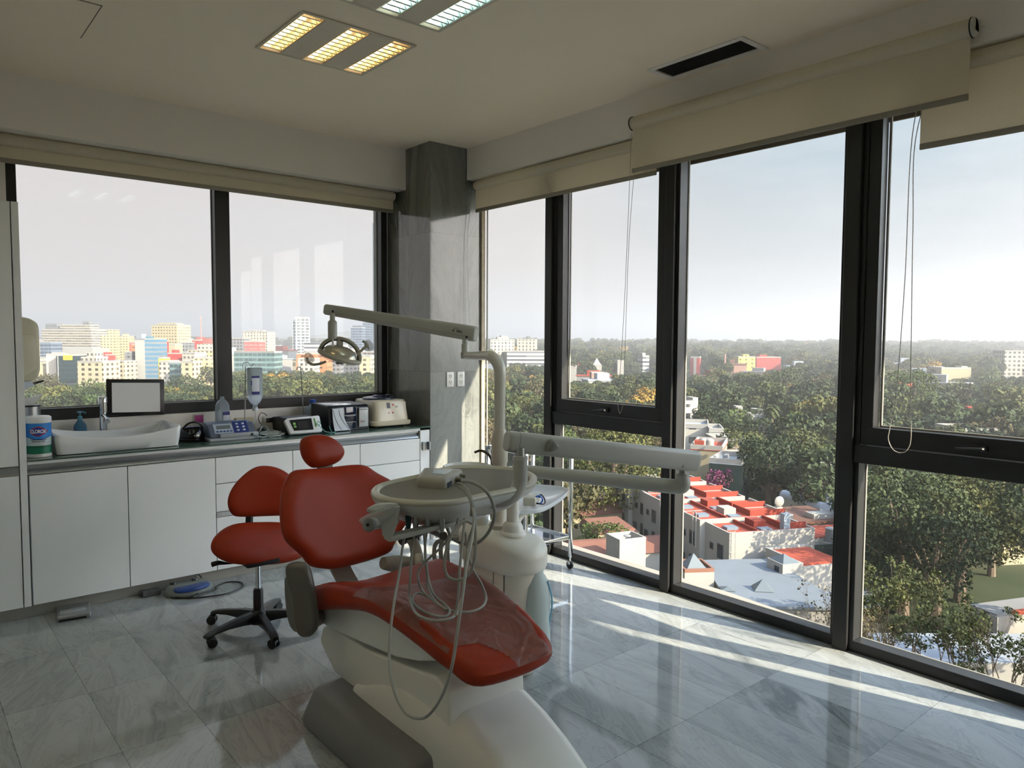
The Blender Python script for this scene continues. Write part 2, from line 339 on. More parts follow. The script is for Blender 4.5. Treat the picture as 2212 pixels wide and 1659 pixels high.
# posts of the curtain wall
for k, (a, b) in enumerate(((4.00, 4.07), (2.90, 2.965), (1.755, 1.83), (.56, .63))):
    bm = nb(); box(bm, (3.742, a, 0), (3.80, b, 2.89), .002, 1)
    box(bm, (3.80, a - .006, 0), (3.858, b + .006, 2.89), .002, 1); st('trim_%d' % (7 + k), bm, M_BLK)
M_GAS = mat('grey gasket', (150, 148, 140), .5)
def pane(parent, x, y0, y1, z0, z1):
    bm = nb(); box(bm, (x, y0, z0), (x + .006, y1, z1)); obj('glass_pane', bm, M_GLASS, parent, smooth=0)
def ring(bm, ax, c, a0, a1, z0, z1, w, d, bev=.002, wb=None, wt=None):
    """rectangular frame of bars; ax 'x' = lies in a plane of constant x"""
    wb = w if wb is None else wb; wt = w if wt is None else wt
    B = [((a0, z0), (a1, z0 + wb)), ((a0, z1 - wt), (a1, z1)), ((a0, z0 + wb), (a0 + w, z1 - wt)), ((a1 - w, z0 + wb), (a1, z1 - wt))]
    for (p, q), (r, s) in B:
        if ax == 'x': box(bm, (c, p, q), (c + d, r, s), bev, 1)
        else: box(bm, (p, c, q), (r, c + d, s), bev, 1)
def bay(n, y0, y1, op):
    t = thing('window_%d' % n, (3.80, (y0 + y1) / 2, 0), kind='structure')
    bm = nb()
    if n == 2:                  # the last pane runs straight into the stone, no jamb there
        for p, q in (((y0, 0), (y1, .058)), ((y0, 2.866), (y1, 2.89)), ((y0, .058), (y0 + .024, 2.866))): box(bm, (3.768, *p), (3.856, *q), .002, 1)
    else: ring(bm, 'x', 3.768, y0, y1, 0.0, 2.89, .024, .088, wb=.058)
    obj('window_frame', bm, M_BLK, t, smooth=30)
    bm = nb(); ring(bm, 'x', 3.846, y0 + .02, y1 - .02, .05, 2.88, .010, .012); obj('gasket', bm, M_GAS, t, smooth=30)
    if not op: pane(t, 3.850, y0 + .02, y1 - .02, .05, 2.87); return
    bm = nb(); box(bm, (3.758, y0, .985), (3.87, y1, 1.075), .002, 1); obj('transom', bm, M_BLK, t, smooth=30)
    pane(t, 3.850, y0 + .02, y1 - .02, .05, .99)
    bm = nb(); ring(bm, 'x', 3.775, y0 + .025, y1 - .025, 1.08, 2.87, .060, .068, wb=.088); s = obj('sash', bm, M_BLK, t, smooth=30)
    bm = nb(); ring(bm, 'x', 3.84, y0 + .088, y1 - .088, 1.165, 2.82, .012, .012); obj('gasket', bm, M_GAS, s, smooth=30)
    bm = nb(); box(bm, (3.845, y0 + .09, 1.166), (3.851, y1 - .09, 2.82)); obj('glass_pane', bm, M_GLASS, s, smooth=0)
    yc = (y0 + y1) / 2
    bm = nb(); box(bm, (3.762, yc - .035, 1.105), (3.776, yc + .035, 1.135), .005); tube(bm, [(3.765, yc - .02, 1.12), (3.735, yc - .02, 1.12), (3.733, yc + .02, 1.118), (3.733, yc + .085, 1.112)][::-1], [.006, .007, .008, .008], 8); obj('handle', bm, M_BLK, s)
bay(2, 4.07, 4.918, False); bay(3, 2.965, 4.00, True); bay(4, 1.83, 2.90, False); bay(5, .63, 1.755, True); bay(6, -.12, .56, False)
# strip window over the counter
t = thing('window_1', (1.9, 5.55, 1.07), kind='structure')
bm = nb(); ring(bm, 'y', 5.52, .60, 3.27, 1.07, 2.80, .056, .10, wb=.075, wt=.09); box(bm, (1.852, 5.522, 1.14), (1.957, 5.62, 2.72), .002, 1); obj('window_frame', bm, M_BLK, t, smooth=30)
for a, b in ((.65, 1.855), (1.955, 3.22)):
    bm = nb(); box(bm, (a, 5.60, 1.14), (b, 5.606, 2.72)); obj('glass_pane', bm, M_GLASS, t, smooth=0)
for a, b in ((.655, 1.852), (1.957, 3.214)):
    bm = nb(); ring(bm, 'y', 5.59, a, b, 1.145, 2.71, .006, .012); obj('gasket', bm, M_GAS, t, smooth=30)
# ceiling hatch and the round downlight behind the camera
t = thing('access_panel', (.5, 4.2, H), 'flush square access panel in the ceiling at the upper left', 'ceiling panel')
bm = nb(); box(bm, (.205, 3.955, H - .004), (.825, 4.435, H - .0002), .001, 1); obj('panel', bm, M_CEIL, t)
bm = nb()
for a, b in (((.199, 3.949), (.831, 3.953)), ((.199, 4.437), (.831, 4.441)), ((.199, 3.953), (.203, 4.437)), ((.827, 3.953), (.831, 4.437))): box(bm, (*a, H - .0015), (*b, H - .0002))
obj('shadow_gap', bm, mat('gap shade', (120, 116, 108), .8), t)
# ---------------------------------------------------------------- ceiling lights
def troffer(x0, y0, x1, y1, warm, label, power=None):
    t = thing('ceiling_light', ((x0 + x1) / 2, (y0 + y1) / 2, H), label, 'ceiling light', 'recessed louvre lights')
    mf = mat('light steel trim', (216, 208, 196), .35, metal=.4); z = H
    bm = nb()
    for a, b in (((x0, y0), (x1, y0 + .018)), ((x0, y1 - .018), (x1, y1)), ((x0, y0 + .018), (x0 + .018, y1 - .018)), ((x1 - .018, y0 + .018), (x1, y1 - .018))): box(bm, (*a, z - .008), (*b, z - .001), .002, 1)
    obj('frame', bm, mf, t)
    em = mat(('warm tube' if warm else 'cool tube') + (' full' if power else ''), (255, 240, 205) if warm else (235, 250, 250), .4, emit=(255, 238, 205) if warm else (226, 246, 244), es=power or (3 if warm else 3.6))
    rf = mat('mirror reflector' if warm else 'mirror reflector cool', (240, 232, 212) if warm else (232, 240, 238), .25, metal=1.0)
    w = x1 - x0; bw = .105; gap = (w - .036 - 3 * bw) / 2
    xs = [x0 + .018 + k * (bw + gap) for k in range(3)]
    ya, yb = y0 + .03, y1 - .03
    for k in range(2):
        a = xs[k] + bw; b = xs[k + 1]
        bm = nb(); box(bm, (a + .006, y0 + .02, z - .006), (b - .006, y1 - .02, z - .002), .001, 1); obj('perforated_panel', bm, mat('perforated panel', (222, 212, 198), .6, noise=.25, nscale=400), t)
    for k in range(3):
        a, b = xs[k], xs[k] + bw; c = (a + b) / 2
        bm = nb()
        # side reflectors lean inwards, cross louvres between them
        for s, e in ((a, 1), (b, -1)):
            P = [(s, z - .006), (s + e * .010, z + .02), (s + e * .016, z + .055)]
            for q in range(2): rings(bm, [[V((P[q][0], ya, P[q][1])), V((P[q][0], yb, P[q][1]))], [V((P[q + 1][0], ya, P[q + 1][1])), V((P[q + 1][0], yb, P[q + 1][1]))]], cap=False, close=False)
        ob = obj('reflector', bm, rf, t, recalc=False)
        bm = nb(); n = 11
        for j in range(n):
            y = ya + (yb - ya) * (j + .5) / n
            rings(bm, [[V((a + .004, y - .006, z - .004)), V((a + .004, y + .006, z - .004)), V((a + .014, y + .001, z + .03)), V((a + .014, y - .001, z + .03))], [V((b - .004, y - .006, z - .004)), V((b - .004, y + .006, z - .004)), V((b - .014, y + .001, z + .03)), V((b - .014, y - .001, z + .03))]])
        obj('louvre', bm, rf, t)
        bm = nb(); cyl(bm, (c, ya + .01, z + .045), (c, yb - .01, z + .045), .013, n=12); obj('tube', bm, em, t)
    # back tray so the recess is closed
    bm = nb(); box(bm, (x0, y0, z + .062), (x1, y1, z + .07)); obj('housing', bm, mat('lamp tray', (225, 215, 190), .4), t)
LC = (1.555, 1.75, 2.19, 2.35); LFILL1 = (-.6, .40, .03, 1.0); LFILL2 = (-.6, 2.56, .03, 3.165)  # first is mirrored in the window, last two are added unseen fill lights
ceil = bpy.data.objects['ceiling']
def cut(o, a, b):
    """open a rectangular recess in the slab"""
    bmc = bmesh.new(); box(bmc, a, b); me = bpy.data.meshes.new('c'); bmc.to_mesh(me); bmc.free()
    c = bpy.data.objects.new('c', me); COL.objects.link(c)
    md = o.modifiers.new('b', 'BOOLEAN'); md.operation = 'DIFFERENCE'; md.object = c; md.solver = 'EXACT'
    bpy.context.view_layer.update(); dg = bpy.context.evaluated_depsgraph_get()
    nm = bpy.data.meshes.new_from_object(o.evaluated_get(dg)); o.modifiers.clear(); o.data = nm; bpy.data.objects.remove(c)
LA = (1.555, 3.385, 2.19, 3.97); LB = (1.555, 2.56, 2.18, 3.165)
for L_ in (LA, LB, LC, LFILL1, LFILL2): cut(ceil, (L_[0] + .012, L_[1] + .012, H - .05), (L_[2] - .012, L_[3] - .012, H + .075))
troffer(*LA, True, 'recessed ceiling light with three warm glowing louvred tubes, nearer the windows')
troffer(*LB, False, 'recessed ceiling light with cool white louvred tubes, cut by the top of the picture')
troffer(*LC, False, 'recessed ceiling light just above the picture, mirrored in the left strip window', 20)
troffer(*LFILL1, False, 'added recessed fill light behind the viewer, far from the glass wall', 26)
troffer(*LFILL2, True, 'added recessed fill light beside the viewer over the tall cabinet side', 26)
t = thing('downlight', (1.71, .02, H), 'round flush downlight mirrored as a pale oval in the left strip window', 'ceiling light')
bm = nb(); lathe(bm, [(.085, -.001), (.105, -.001), (.107, -.006), (.085, -.008)], (1.71, .02, H), n=40); obj('ring', bm, W_ if False else M_WALL, t)
bm = nb(); cyl(bm, (1.71, .02, H - .004), (1.71, .02, H - .001), .086, n=40); obj('diffuser', bm, mat('downlight glow', (255, 244, 225), .4, emit=(255, 240, 215), es=12), t)
# air vent
cut(ceil, (3.41, 2.24, H - .05), (3.58, 2.80, H + .06))
t = thing('air_vent', (3.5, 2.52, H), 'black grille air vent with a pale rim in the ceiling by the blinds', 'air vent')
bm = nb(); 
for a, b in (((3.375, 2.205), (3.62, 2.24)), ((3.375, 2.80), (3.62, 2.835)), ((3.375, 2.24), (3.41, 2.80)), ((3.58, 2.24), (3.62, 2.80))): box(bm, (*a, H - .006), (*b, H - .0005), .002, 1)
obj('rim', bm, M_WALL, t)
bm = nb()
for k in range(17): box(bm, (3.41 + k * .0105, 2.24, H + .002), (3.414 + k * .0105, 2.80, H + .02))
for k in range(24): box(bm, (3.41, 2.25 + k * .0238, H + .006), (3.58, 2.254 + k * .0238, H + .02))
obj('grille', bm, mat('dark grille', (34, 34, 32), .6), t)
bm = nb(); box(bm, (3.40, 2.23, H + .05), (3.59, 2.81, H + .058)); obj('duct', bm, mat('duct black', (12, 12, 12), .9), t)
# ================================================================ CABINETS ALONG THE STRIP WINDOW
X_, Y_, Z_ = V((1, 0, 0)), V((0, 1, 0)), V((0, 0, 1))
ZC = .912
M_CARC = mat('cabinet carcass', (196, 200, 200), .5)
M_PLN = mat('plinth stone', (150, 148, 140), .4, noise=.12, nscale=8)
M_KICK = M_PLN
def unit(x0, x1, fronts, label, handles=(), group='white base cabinets under the counter'):
    t = thing('base_cabinet', ((x0 + x1) / 2, 5.2, 0), label, 'cabinet', group)
    bm = nb(); box(bm, (x0, 4.945, .078), (x1, 5.49, .821)); obj('body', bm, M_CARC, t)
    for nm, a, b, z0, z1 in fronts:
        bm = nb(); box(bm, (a + .0015, 4.922, z0 + .0015), (b - .0015, 4.944, z1 - .0015), .0012, 1); obj(nm, bm, M_LAM, t)
    for a, b, z in handles:
        bm = nb(); prism(bm, [(0, 0), (.0, .030), (.004, .032), (.012, .026), (.022, .012), (.022, 0)], (a + .002, 4.922, z), (0, 1, 0), (0, 0, 1), (1, 0, 0), b - a - .004); obj('handle_profile', bm, M_ALU, t)
    return t
unit(.598, 1.102, [('door', .598, 1.102, .077, .822)], 'white base cabinet with one plain door under the basin, next to the tall cabinet')
unit(1.104, 1.624, [('door', 1.104, 1.624, .077, .822)], 'white base cabinet with one plain door behind the blue foot pedal')
unit(1.626, 2.152, [('drawer', 1.626, 2.152, .649, .822), ('drawer', 1.626, 2.152, .462, .647), ('drawer', 1.626, 2.152, .077, .428)], 'white drawer cabinet behind the red stool', [(1.626, 2.152, .430)])
unit(2.154, 2.677, [('drawer', 2.154, 2.677, .649, .822), ('drawer', 2.154, 2.677, .462, .647), ('drawer', 2.154, 2.677, .077, .428)], 'white drawer cabinet behind the dental chair headrest', [(2.154, 2.677, .430)])
unit(2.679, 3.204, [('drawer', 2.679, 3.204, .649, .822), ('drawer', 2.679, 3.204, .462, .647), ('drawer', 2.679, 3.204, .077, .428)], 'white drawer cabinet nearest the marble column', [(2.679, 3.204, .430)])
t = thing('end_panel', (3.25, 4.95, 0), 'narrow white end panel with a metal catch between drawers and marble column', 'cabinet panel')
bm = nb(); box(bm, (3.214, 4.925, .0), (3.298, 4.95, .883), .001, 1); box(bm, (3.205, 4.918, .078), (3.213, 5.45, .883)); obj('board', bm, M_LAM, t)
bm = nb(); box(bm, (3.222, 4.905, .725), (3.236, 4.925, .79), .002, 1); box(bm, (3.236, 4.917, .73), (3.272, 4.925, .785), .002, 1); box(bm, (3.272, 4.890, .725), (3.286, 4.925, .79), .002, 1); obj('catch', bm, M_ALU, t)
# tall cabinet at the far left
t = thing('tall_cabinet', (.2, 5.2, 0), 'tall white cabinet at the left edge, reaching above the window sill', 'cabinet')
bm = nb(); box(bm, (-1.2, 4.945, .078), (.553, 5.49, 2.335)); obj('body', bm, M_CARC, t)
for z0, z1 in ((.077, .826), (.882, 2.342)):
    for a, b in ((-.55, -.001), (.001, .551)):
        bm = nb(); box(bm, (a + .0015, 4.922, z0), (b, 4.944, z1), .0012, 1); obj('door', bm, M_LAM, t)
bm = nb(); box(bm, (.556, 4.918, .077), (.590, 5.49, 2.342), .001, 1); obj('side_panel', bm, M_LAM, t)
bm = nb(); box(bm, (-1.2, 4.93, .828), (.553, 4.944, .880)); rings(bm, [[V((-1.2, 4.924 + .012 * math.sin(a), .829 + .05 * a / 3.14)), V((-1.2, 4.935, .829 + .05 * a / 3.14)), V((.553, 4.935, .829 + .05 * a / 3.14)), V((.553, 4.924 + .012 * math.sin(a), .829 + .05 * a / 3.14))] for a in [k * .314 for k in range(11)]]); obj('handle_profile', bm, M_ALU, t)
bm = nb(); box(bm, (-1.2, 4.97, 0), (3.213, 4.985, .077)); tag(obj('plinth_board', bm, M_KICK, loc=(1, 4.97, 0)), 'grey stone plinth strip recessed under the white cabinets', 'plinth')
t = thing('worktop', (1.9, 5.2, .886), 'long green glass topped counter under the strip window', 'countertop')
bm = nb(); box(bm, (.592, 4.918, .884), (3.205, 5.495, .902), .001, 1); obj('board', bm, M_LAM, t)
mgt = mat('green back-painted glass', (74, 98, 90), .06, spec=.7, noise=.05, nscale=3)
bm = nb(); box(bm, (.592, 4.905, .9025), (3.298, 5.495, .912), .001, 1); obj('glass_top', bm, mgt, t)
bm = nb()                                              # long curved aluminium grip under the top
P = [(4.944, .884), (4.932, .882), (4.929, .872), (4.936, .860), (4.948, .852), (4.938, .846), (4.926, .838), (4.921, .828), (4.930, .823), (4.955, .823), (4.960, .884)]
prism(bm, [(y, z) for y, z in P], (.592, 0, 0), (0, 1, 0), (0, 0, 1), (1, 0, 0), 2.60); obj('grip_profile', bm, M_ALU, t, smooth=50)
# ---------------------------------------------------------------- things on the counter
W_PL = mat('white plastic', (214, 214, 208), .35); W_PL2 = mat('warm white plastic', (208, 205, 192), .35)
CHR = mat('chrome', (215, 218, 220), .06, metal=1.0); STEEL = mat('brushed steel', (170, 172, 172), .28, metal=.95)
BLKP = mat('black plastic', (18, 18, 20), .35); BLKS = mat('satin black', (30, 31, 34), .5)
INK = mat('dark ink', (40, 44, 52), .6); PAPER = mat('paper', (212, 218, 226), .7); REDI = mat('red ink', (176, 40, 36), .6)
# basin: long curved vessel
t = thing('vessel_basin', (1.07, 5.18, ZC), 'long white rectangular basin with curved-in rims on the counter', 'washbasin')
bm = nb(); R = []
def bas(u, d, z0=0):                                    # outline of the basin at inset d, v around
    x0, x1, y0, y1 = .740 + d, 1.432 - d, 4.975 + d, 5.385 - d
    return x0, x1, y0, y1
def rim(x, y, hi=.132, lo=.088):
    s = abs((x - 1.077) / .355); return lo + (hi - lo) * min(1, s) ** 2.2
def loop(d, fz, r=.03, n=5, sub=14):
    x0, x1, y0, y1 = bas(0, d); o = []
    def seg(a, b): return [(a[0] + (b[0] - a[0]) * k / sub, a[1] + (b[1] - a[1]) * k / sub) for k in range(1, sub)]
    cs = [((x1 - r), (y1 - r), 0), ((x0 + r), (y1 - r), 90), ((x0 + r), (y0 + r), 180), ((x1 - r), (y0 + r), 270)]; pts = []
    for i, (cx, cy, a0) in enumerate(cs):
        arc = [(cx + r * math.cos(math.radians(a0 + 90 * k / n)), cy + r * math.sin(math.radians(a0 + 90 * k / n))) for k in range(n + 1)]
        pts += arc; nx = cs[(i + 1) % 4]; a1 = math.radians(nx[2]); pts += seg(arc[-1], (nx[0] + r * math.cos(a1), nx[1] + r * math.sin(a1)))
    return [V((x, y, ZC + fz(x, y))) for x, y in pts]
L = [loop(.02, lambda x, y: 0.001), loop(.010, lambda x, y: .004), loop(.0, lambda x, y: rim(x, y) * .5), loop(-.004, lambda x, y: rim(x, y) - .006), loop(0.0, lambda x, y: rim(x, y)), loop(.008, lambda x, y: rim(x, y)), loop(.014, lambda x, y: rim(x, y) - .006), loop(.035, lambda x, y: rim(x, y) * .72), loop(.075, lambda x, y: .040), loop(.13, lambda x, y: .024)]
rings(bm, L); obj('bowl', bm, mat('white ceramic', (226, 229, 230), .08, spec=.6, coat=.3), t, smooth=60)
bm = nb(); lathe(bm, [(.001, .026), (.022, .026), (.022, .030), (.016, .032), (.001, .032)], (1.077, 5.18, ZC)); obj('drain', bm, CHR, t)
# tap
t = thing('basin_tap', (1.08, 5.43, ZC), 'tall chrome column tap behind the basin', 'tap')
bm = nb(); lathe(bm, [(.001, 0), (.030, 0), (.030, .006), (.024, .010), (.024, .262), (.001, .262)], (1.08, 5.43, ZC)); obj('body', bm, CHR, t)
bm = nb(); lathe(bm, [(.001, .264), (.026, .264), (.026, .300), (.022, .306), (.001, .308)], (1.08, 5.43, ZC)); box(bm, (1.076, 5.36, ZC + .296), (1.084, 5.42, ZC + .303), .002); obj('lever', bm, CHR, t)
bm = nb(); tube(bm, [(1.08, 5.42, ZC + .185), (1.08, 5.37, ZC + .178), (1.08, 5.31, ZC + .165), (1.08, 5.285, ZC + .150)], [.016, .015, .014, .013], 14); obj('spout', bm, CHR, t)
# soap bottle
t = thing('soap_bottle', (.945, 5.42, ZC), 'teal blue pump soap bottle standing behind the basin', 'soap bottle')
TB = mat('teal clear soap', (58, 108, 138), .15, trans=.35, ior=1.4)
bm = nb(); rings(bm, [[V((.945 + x * s, 5.42 + y * s, ZC + z)) for x, y in rrect(.072, .05, .012)] for s, z in ((.9, 0), (1, .004), (1, .118), (.93, .128), (.6, .146), (.36, .156), (.36, .162))]); obj('bottle', bm, TB, t)
bm = nb(); lathe(bm, [(.014, .160), (.014, .182), (.010, .184), (.005, .186), (.005, .204), (.016, .206), (.016, .214), (.001, .216)], (.945, 5.42, ZC)); tube(bm, [(.945, 5.42, ZC + .210), (.965, 5.405, ZC + .211), (.975, 5.397, ZC + .203)], .0045, 8); obj('pump', bm, mat('teal pump', (60, 120, 138), .35), t)
# wipes canister
cx, cy, cr = .664, 5.032, .065
t = thing('wipes_canister', (cx, cy, ZC), 'blue and green disinfecting wipes canister with a white lid beside the basin', 'canister')
def band(bm, r, z0, z1, a0=0, a1=360, n=48, mi=0):
    full = a1 - a0 >= 360
    P = [math.radians(a0 + (a1 - a0) * k / n) for k in range(n if full else n + 1)]
    rings(bm, [[V((cx + r * math.cos(a), cy + r * math.sin(a), ZC + z)) for a in P] for z in (z0, z1)], cap=False, close=full, mi=mi)
bm = nb(); lathe(bm, [(.001, 0), (cr - .004, 0), (cr, .004), (cr, .200), (.001, .202)], (cx, cy, ZC), n=48); obj('tub', bm, W_PL, t)
mb = [mat('label azure', (40, 128, 206), .35), mat('label navy', (34, 62, 150), .35), mat('label pale', (196, 216, 220), .35), mat('label green', (24, 112, 84), .35), mat('label dark green', (16, 86, 62), .35)]
bm = nb(); band(bm, cr + .0006, .118, .198, mi=0); band(bm, cr + .0006, .070, .118, mi=2); band(bm, cr + .0006, .022, .070, mi=3)
fa = math.degrees(math.atan2(-cy, -cx))                 # the side turned to the room
for k in range(24):                                     # swooping lower edge of the blue field
    a = -58 + 116 * k / 24; z = .126 - .018 * math.cos(math.radians(a * 1.55)); band(bm, cr + .0009, z - .005, .140, fa + a, fa + a + 4.9, 2, mi=1)
    band(bm, cr + .0012, z, .142, fa + a, fa + a + 4.9, 2, mi=0)
obj('label', bm, mb, t, recalc=False)
fu = V((math.cos(math.radians(fa)), math.sin(math.radians(fa)), 0)); ru = V((-fu.y, fu.x, 0))
def wrap(o):                                            # bend flat artwork round the canister
    for v in o.data.vertices:
        p = V(v.co) + wpos(o.parent); d = p - V((cx, cy, p.z)); s = d.dot(ru); h = d.dot(fu) - cr; a = s / cr
        q = V((cx, cy, p.z)) + (fu * math.cos(a) + ru * math.sin(a)) * (cr + h); v.co = q - wpos(o.parent)
def lozenge(w, h, z, off, m, nm):
    bm = nb(); P = []
    for k in range(48):
        a = 2 * math.pi * k / 48; c, s = math.cos(a), math.sin(a); P.append((w * (abs(c) ** 1.15) * (1 if c > 0 else -1), h * (abs(s) ** 1.35) * (1 if s > 0 else -1)))
    n = 24
    for k in range(n):                                  # strips so that it can bend
        u0, u1 = -w + 2 * w * k / n, -w + 2 * w * (k + 1) / n
        f0, f1 = [h * max(0, 1 - (abs(u) / w) ** 1.5) ** .9 for u in (u0, u1)]
        q = [V((cx, cy, ZC + z)) + fu * (cr + off) + ru * u + Z_ * b for u, b in ((u0, -f0), (u1, -f1), (u1, f1), (u0, f0))]
        try: bm.faces.new([bm.verts.new(p) for p in q])
        except ValueError: pass
    o = obj(nm, bm, m, t, recalc=False); wrap(o); return o
lozenge(.050, .0285, .152, .0018, REDI, 'emblem'); lozenge(.044, .0225, .152, .0024, mb[1], 'emblem')
o = words('CLOROX', .0275, V((cx, cy, ZC + .1425)) + fu * (cr + .0032), ru, Z_, mat('white ink', (240, 242, 244), .5), t, align='CENTER', bold=.0007, sp=.93, xs=.70); wrap(o)
for s_, z, sz, mm in (('Toallitas Desinfectantes', .1015, .0088, INK), ('Disinfecting Wipes', .0925, .0088, INK)):
    o = words(s_, sz, V((cx, cy, ZC + z)) + fu * (cr + .0014), ru, Z_, mm, t, align='CENTER'); wrap(o)
bm = nb()
for z, w, i in ((.0885, 60, 1), (.082, 60, 1), (.0755, 60, 1), (.064, 50, 3)): band(bm, cr + .0012, z - .0011 if i == 1 else z - .006, z if i == 1 else z, fa - w, fa + w, 20, mi=0 if i == 1 else 1)
obj('small_print', bm, [mat('pink print', (190, 120, 110), .6), mb[4]], t, recalc=False)
bm = nb(); lathe(bm, [(.001, .198), (cr + .002, .198), (cr + .003, .202), (cr + .002, .228), (cr - .005, .235), (.001, .236)], (cx, cy, ZC), n=48); obj('lid', bm, mat('lid white', (228, 230, 228), .3), t)
# steel swing-lid bin with papers on it
t = thing('countertop_bin', (.655, 5.30, ZC), 'brushed steel cylinder with black rim half hidden beside the tall cabinet', 'bin')
bm = nb(); lathe(bm, [(.001, 0), (.06, 0), (.06, .272), (.001, .272)], (.655, 5.30, ZC), n=40); obj('body', bm, STEEL, t)
bm = nb(); lathe(bm, [(.001, .272), (.0615, .272), (.0615, .280), (.055, .281), (.001, .276)], (.655, 5.30, ZC), n=40); obj('rim', bm, BLKP, t)
bm = nb(); prism(bm, [(0, 0), (.03, .035), (.12, .060), (.135, .052), (.115, .046), (.095, .012), (.075, 0)], (.597, 5.28, ZC + .281), (1, 0, 0), (0, 0, 1), (0, 1, 0), .05, .004); tag(obj('dispenser_head', bm, W_PL, loc=(.65, 5.3, ZC + .28)), 'white plastic lever spout lying on top of the steel cylinder', 'lever spout')
bm = nb(); tube(bm, [(.592, 5.30, 1.262), (.625, 5.27, 1.295), (.67, 5.24, 1.325), (.725, 5.21, 1.342)], .0035, 8); tube(bm, [(.592, 5.30, 1.250), (.63, 5.27, 1.287), (.675, 5.24, 1.317), (.72, 5.21, 1.338)], .003, 8); tag(obj('wire_arm', bm, BLKS, loc=(.65, 5.26, 1.25)), 'thin dark curved double wire reaching out above the steel cylinder', 'wire')
t = thing('paper_dispenser', (.592, 5.25, 1.345), 'ivory wall dispenser on the side of the tall cabinet with tissue below', 'paper dispenser')
bm = nb(); P = [(0, 0), (0, .375), (.055, .365), (.092, .34), (.10, .31), (.100, .07), (.088, .022), (.06, 0)]
prism(bm, P, (.592, 5.08, 1.345), (1, 0, 0), (0, 0, 1), (0, 1, 0), .30, .014, 3); obj('cover', bm, mat('ivory plastic', (206, 200, 176), .3), t)
bm = nb(); prism(bm, [(0, .02), (0, .27), (.066, .27), (.078, .24), (.078, .075), (.004, .016)], (.594, 5.072, 1.345), (1, 0, 0), (0, 0, 1), (0, 1, 0), .01, .003); obj('front_panel', bm, mat('ivory plastic light', (212, 205, 182), .25), t)
bm = nb(); prism(bm, [(0, 0), (0, -.07), (.035, -.055), (.085, -.03), (.06, 0)], (.594, 5.20, 1.345), (1, 0, 0), (0, 0, 1), (0, 1, 0), .004); obj('tissue', bm, mat('tissue', (206, 214, 224), .8), t)
# white light box leaning on the frame
t = thing('light_box', (1.285, 5.44, 1.072), 'white panel in a thick black frame leaning against the window behind the basin', 'framed panel')
Rm = Euler((math.radians(-6), math.radians(2), 0)).to_matrix()
def rb(bm, a, b, **k): box(bm, a, b, **k)
bm = nb(); q = nb(); prism(q, [(-.18, 0), (.18, 0), (.18, .245), (-.18, .245)], (0, 0, 0), (1, 0, 0), (0, 0, 1), (0, 1, 0), .018, .004)
bmesh.ops.transform(q, matrix=Matrix.Translation((1.287, 5.458, 1.078)) @ Rm.to_4x4(), verts=q.verts); merge(bm, q); obj('frame', bm, BLKP, t)
q = nb(); prism(q, [(-.148, .022), (.150, .022), (.150, .220), (-.148, .220)], (0, -.0012, 0), (1, 0, 0), (0, 0, 1), (0, 1, 0), .001); bmesh.ops.transform(q, matrix=Matrix.Translation((1.287, 5.458, 1.078)) @ Rm.to_4x4(), verts=q.verts); obj('screen', q, mat('opal panel', (226, 226, 226), .5), t)
# small black domed heater
t = thing('desktop_heater', (1.555, 5.17, ZC), 'small black domed machine with a handle between basin and grey console', 'machine')
bm = nb(); lathe(bm, [(.001, 0), (.078, 0), (.082, .006), (.082, .022), (.076, .028), (.080, .032), (.080, .050), (.072, .078), (.055, .096), (.030, .104), (.001, .105)], (1.555, 5.17, ZC), n=36); obj('body', bm, mat('gloss black', (14, 14, 16), .15), t)
bm = nb(); tube(bm, [(1.49, 5.14, ZC + .085), (1.515, 5.13, ZC + .118), (1.555, 5.125, ZC + .130), (1.595, 5.13, ZC + .118), (1.62, 5.14, ZC + .085)], .007, 10); obj('handle', bm, BLKP, t)
bm = nb(); box(bm, (1.543, 5.082, ZC + .036), (1.577, 5.091, ZC + .050), .003); obj('badge', bm, STEEL, t)
bm = nb(); prism(bm, [(-.035, 0), (.035, 0), (.025, .035), (-.025, .035)], (1.548, 5.098, ZC + .055), (1, .1, 0), (0, .4, .9), (0, 1, 0), .004, .001); obj('window', bm, mat('tinted window', (44, 58, 70), .1), t)
# pink card
t = thing('wall_freshener', (1.70, 5.49, 1.02), 'small pink card in a white clip on the wall under the window', 'plug-in device')
bm = nb(); box(bm, (1.665, 5.482, .985), (1.738, 5.499, 1.058), .004); obj('clip', bm, W_PL, t)
bm = nb(); box(bm, (1.672, 5.474, 1.000), (1.730, 5.482, 1.052), .003); obj('card', bm, mat('magenta card', (178, 70, 140), .45), t)
bm = nb(); tube(bm, [(1.735, 5.48, .99), (1.77, 5.42, .985), (1.79, 5.36, .95), (1.78, 5.30, .918), (1.72, 5.26, .917), (1.66, 5.24, .918)], .003, 8); obj('cord', bm, BLKP, t)
# saline bottles
CLR = mat('cloudy clear plastic', (196, 208, 220), .22, trans=.55, ior=1.25); LBLU = mat('label blue', (36, 44, 116), .5); LWH = mat('label white', (206, 210, 220), .5)
def flask(name, c, up, w, h, label, m=CLR, group=None):
    t = thing(name, c, label, 'bottle', group); c = V(c); bm = nb()
    pr = ((.86, 0), (1, .02), (1, .66), (.93, .78), (.62, .88), (.34, .925), (.30, .935), (.30, .985), (.26, 1.0))
    rings(bm, [[c + V((x * s, y * s, (z * h) * up)) for x, y in rrect(w, w * .62, w * .26, 6)] for s, z in pr]); obj('bottle', bm, m, t, smooth=60)
    return t, c
t, c = flask('saline_bottle', (1.825, 5.36, ZC), 1, .098, .275, 'clear saline bottle with blue label standing upright left of the hanging one')
bm = nb(); box(bm, (1.815, 5.322, ZC + .035), (1.862, 5.3285, ZC + .165), .001); obj('label', bm, LWH, t)
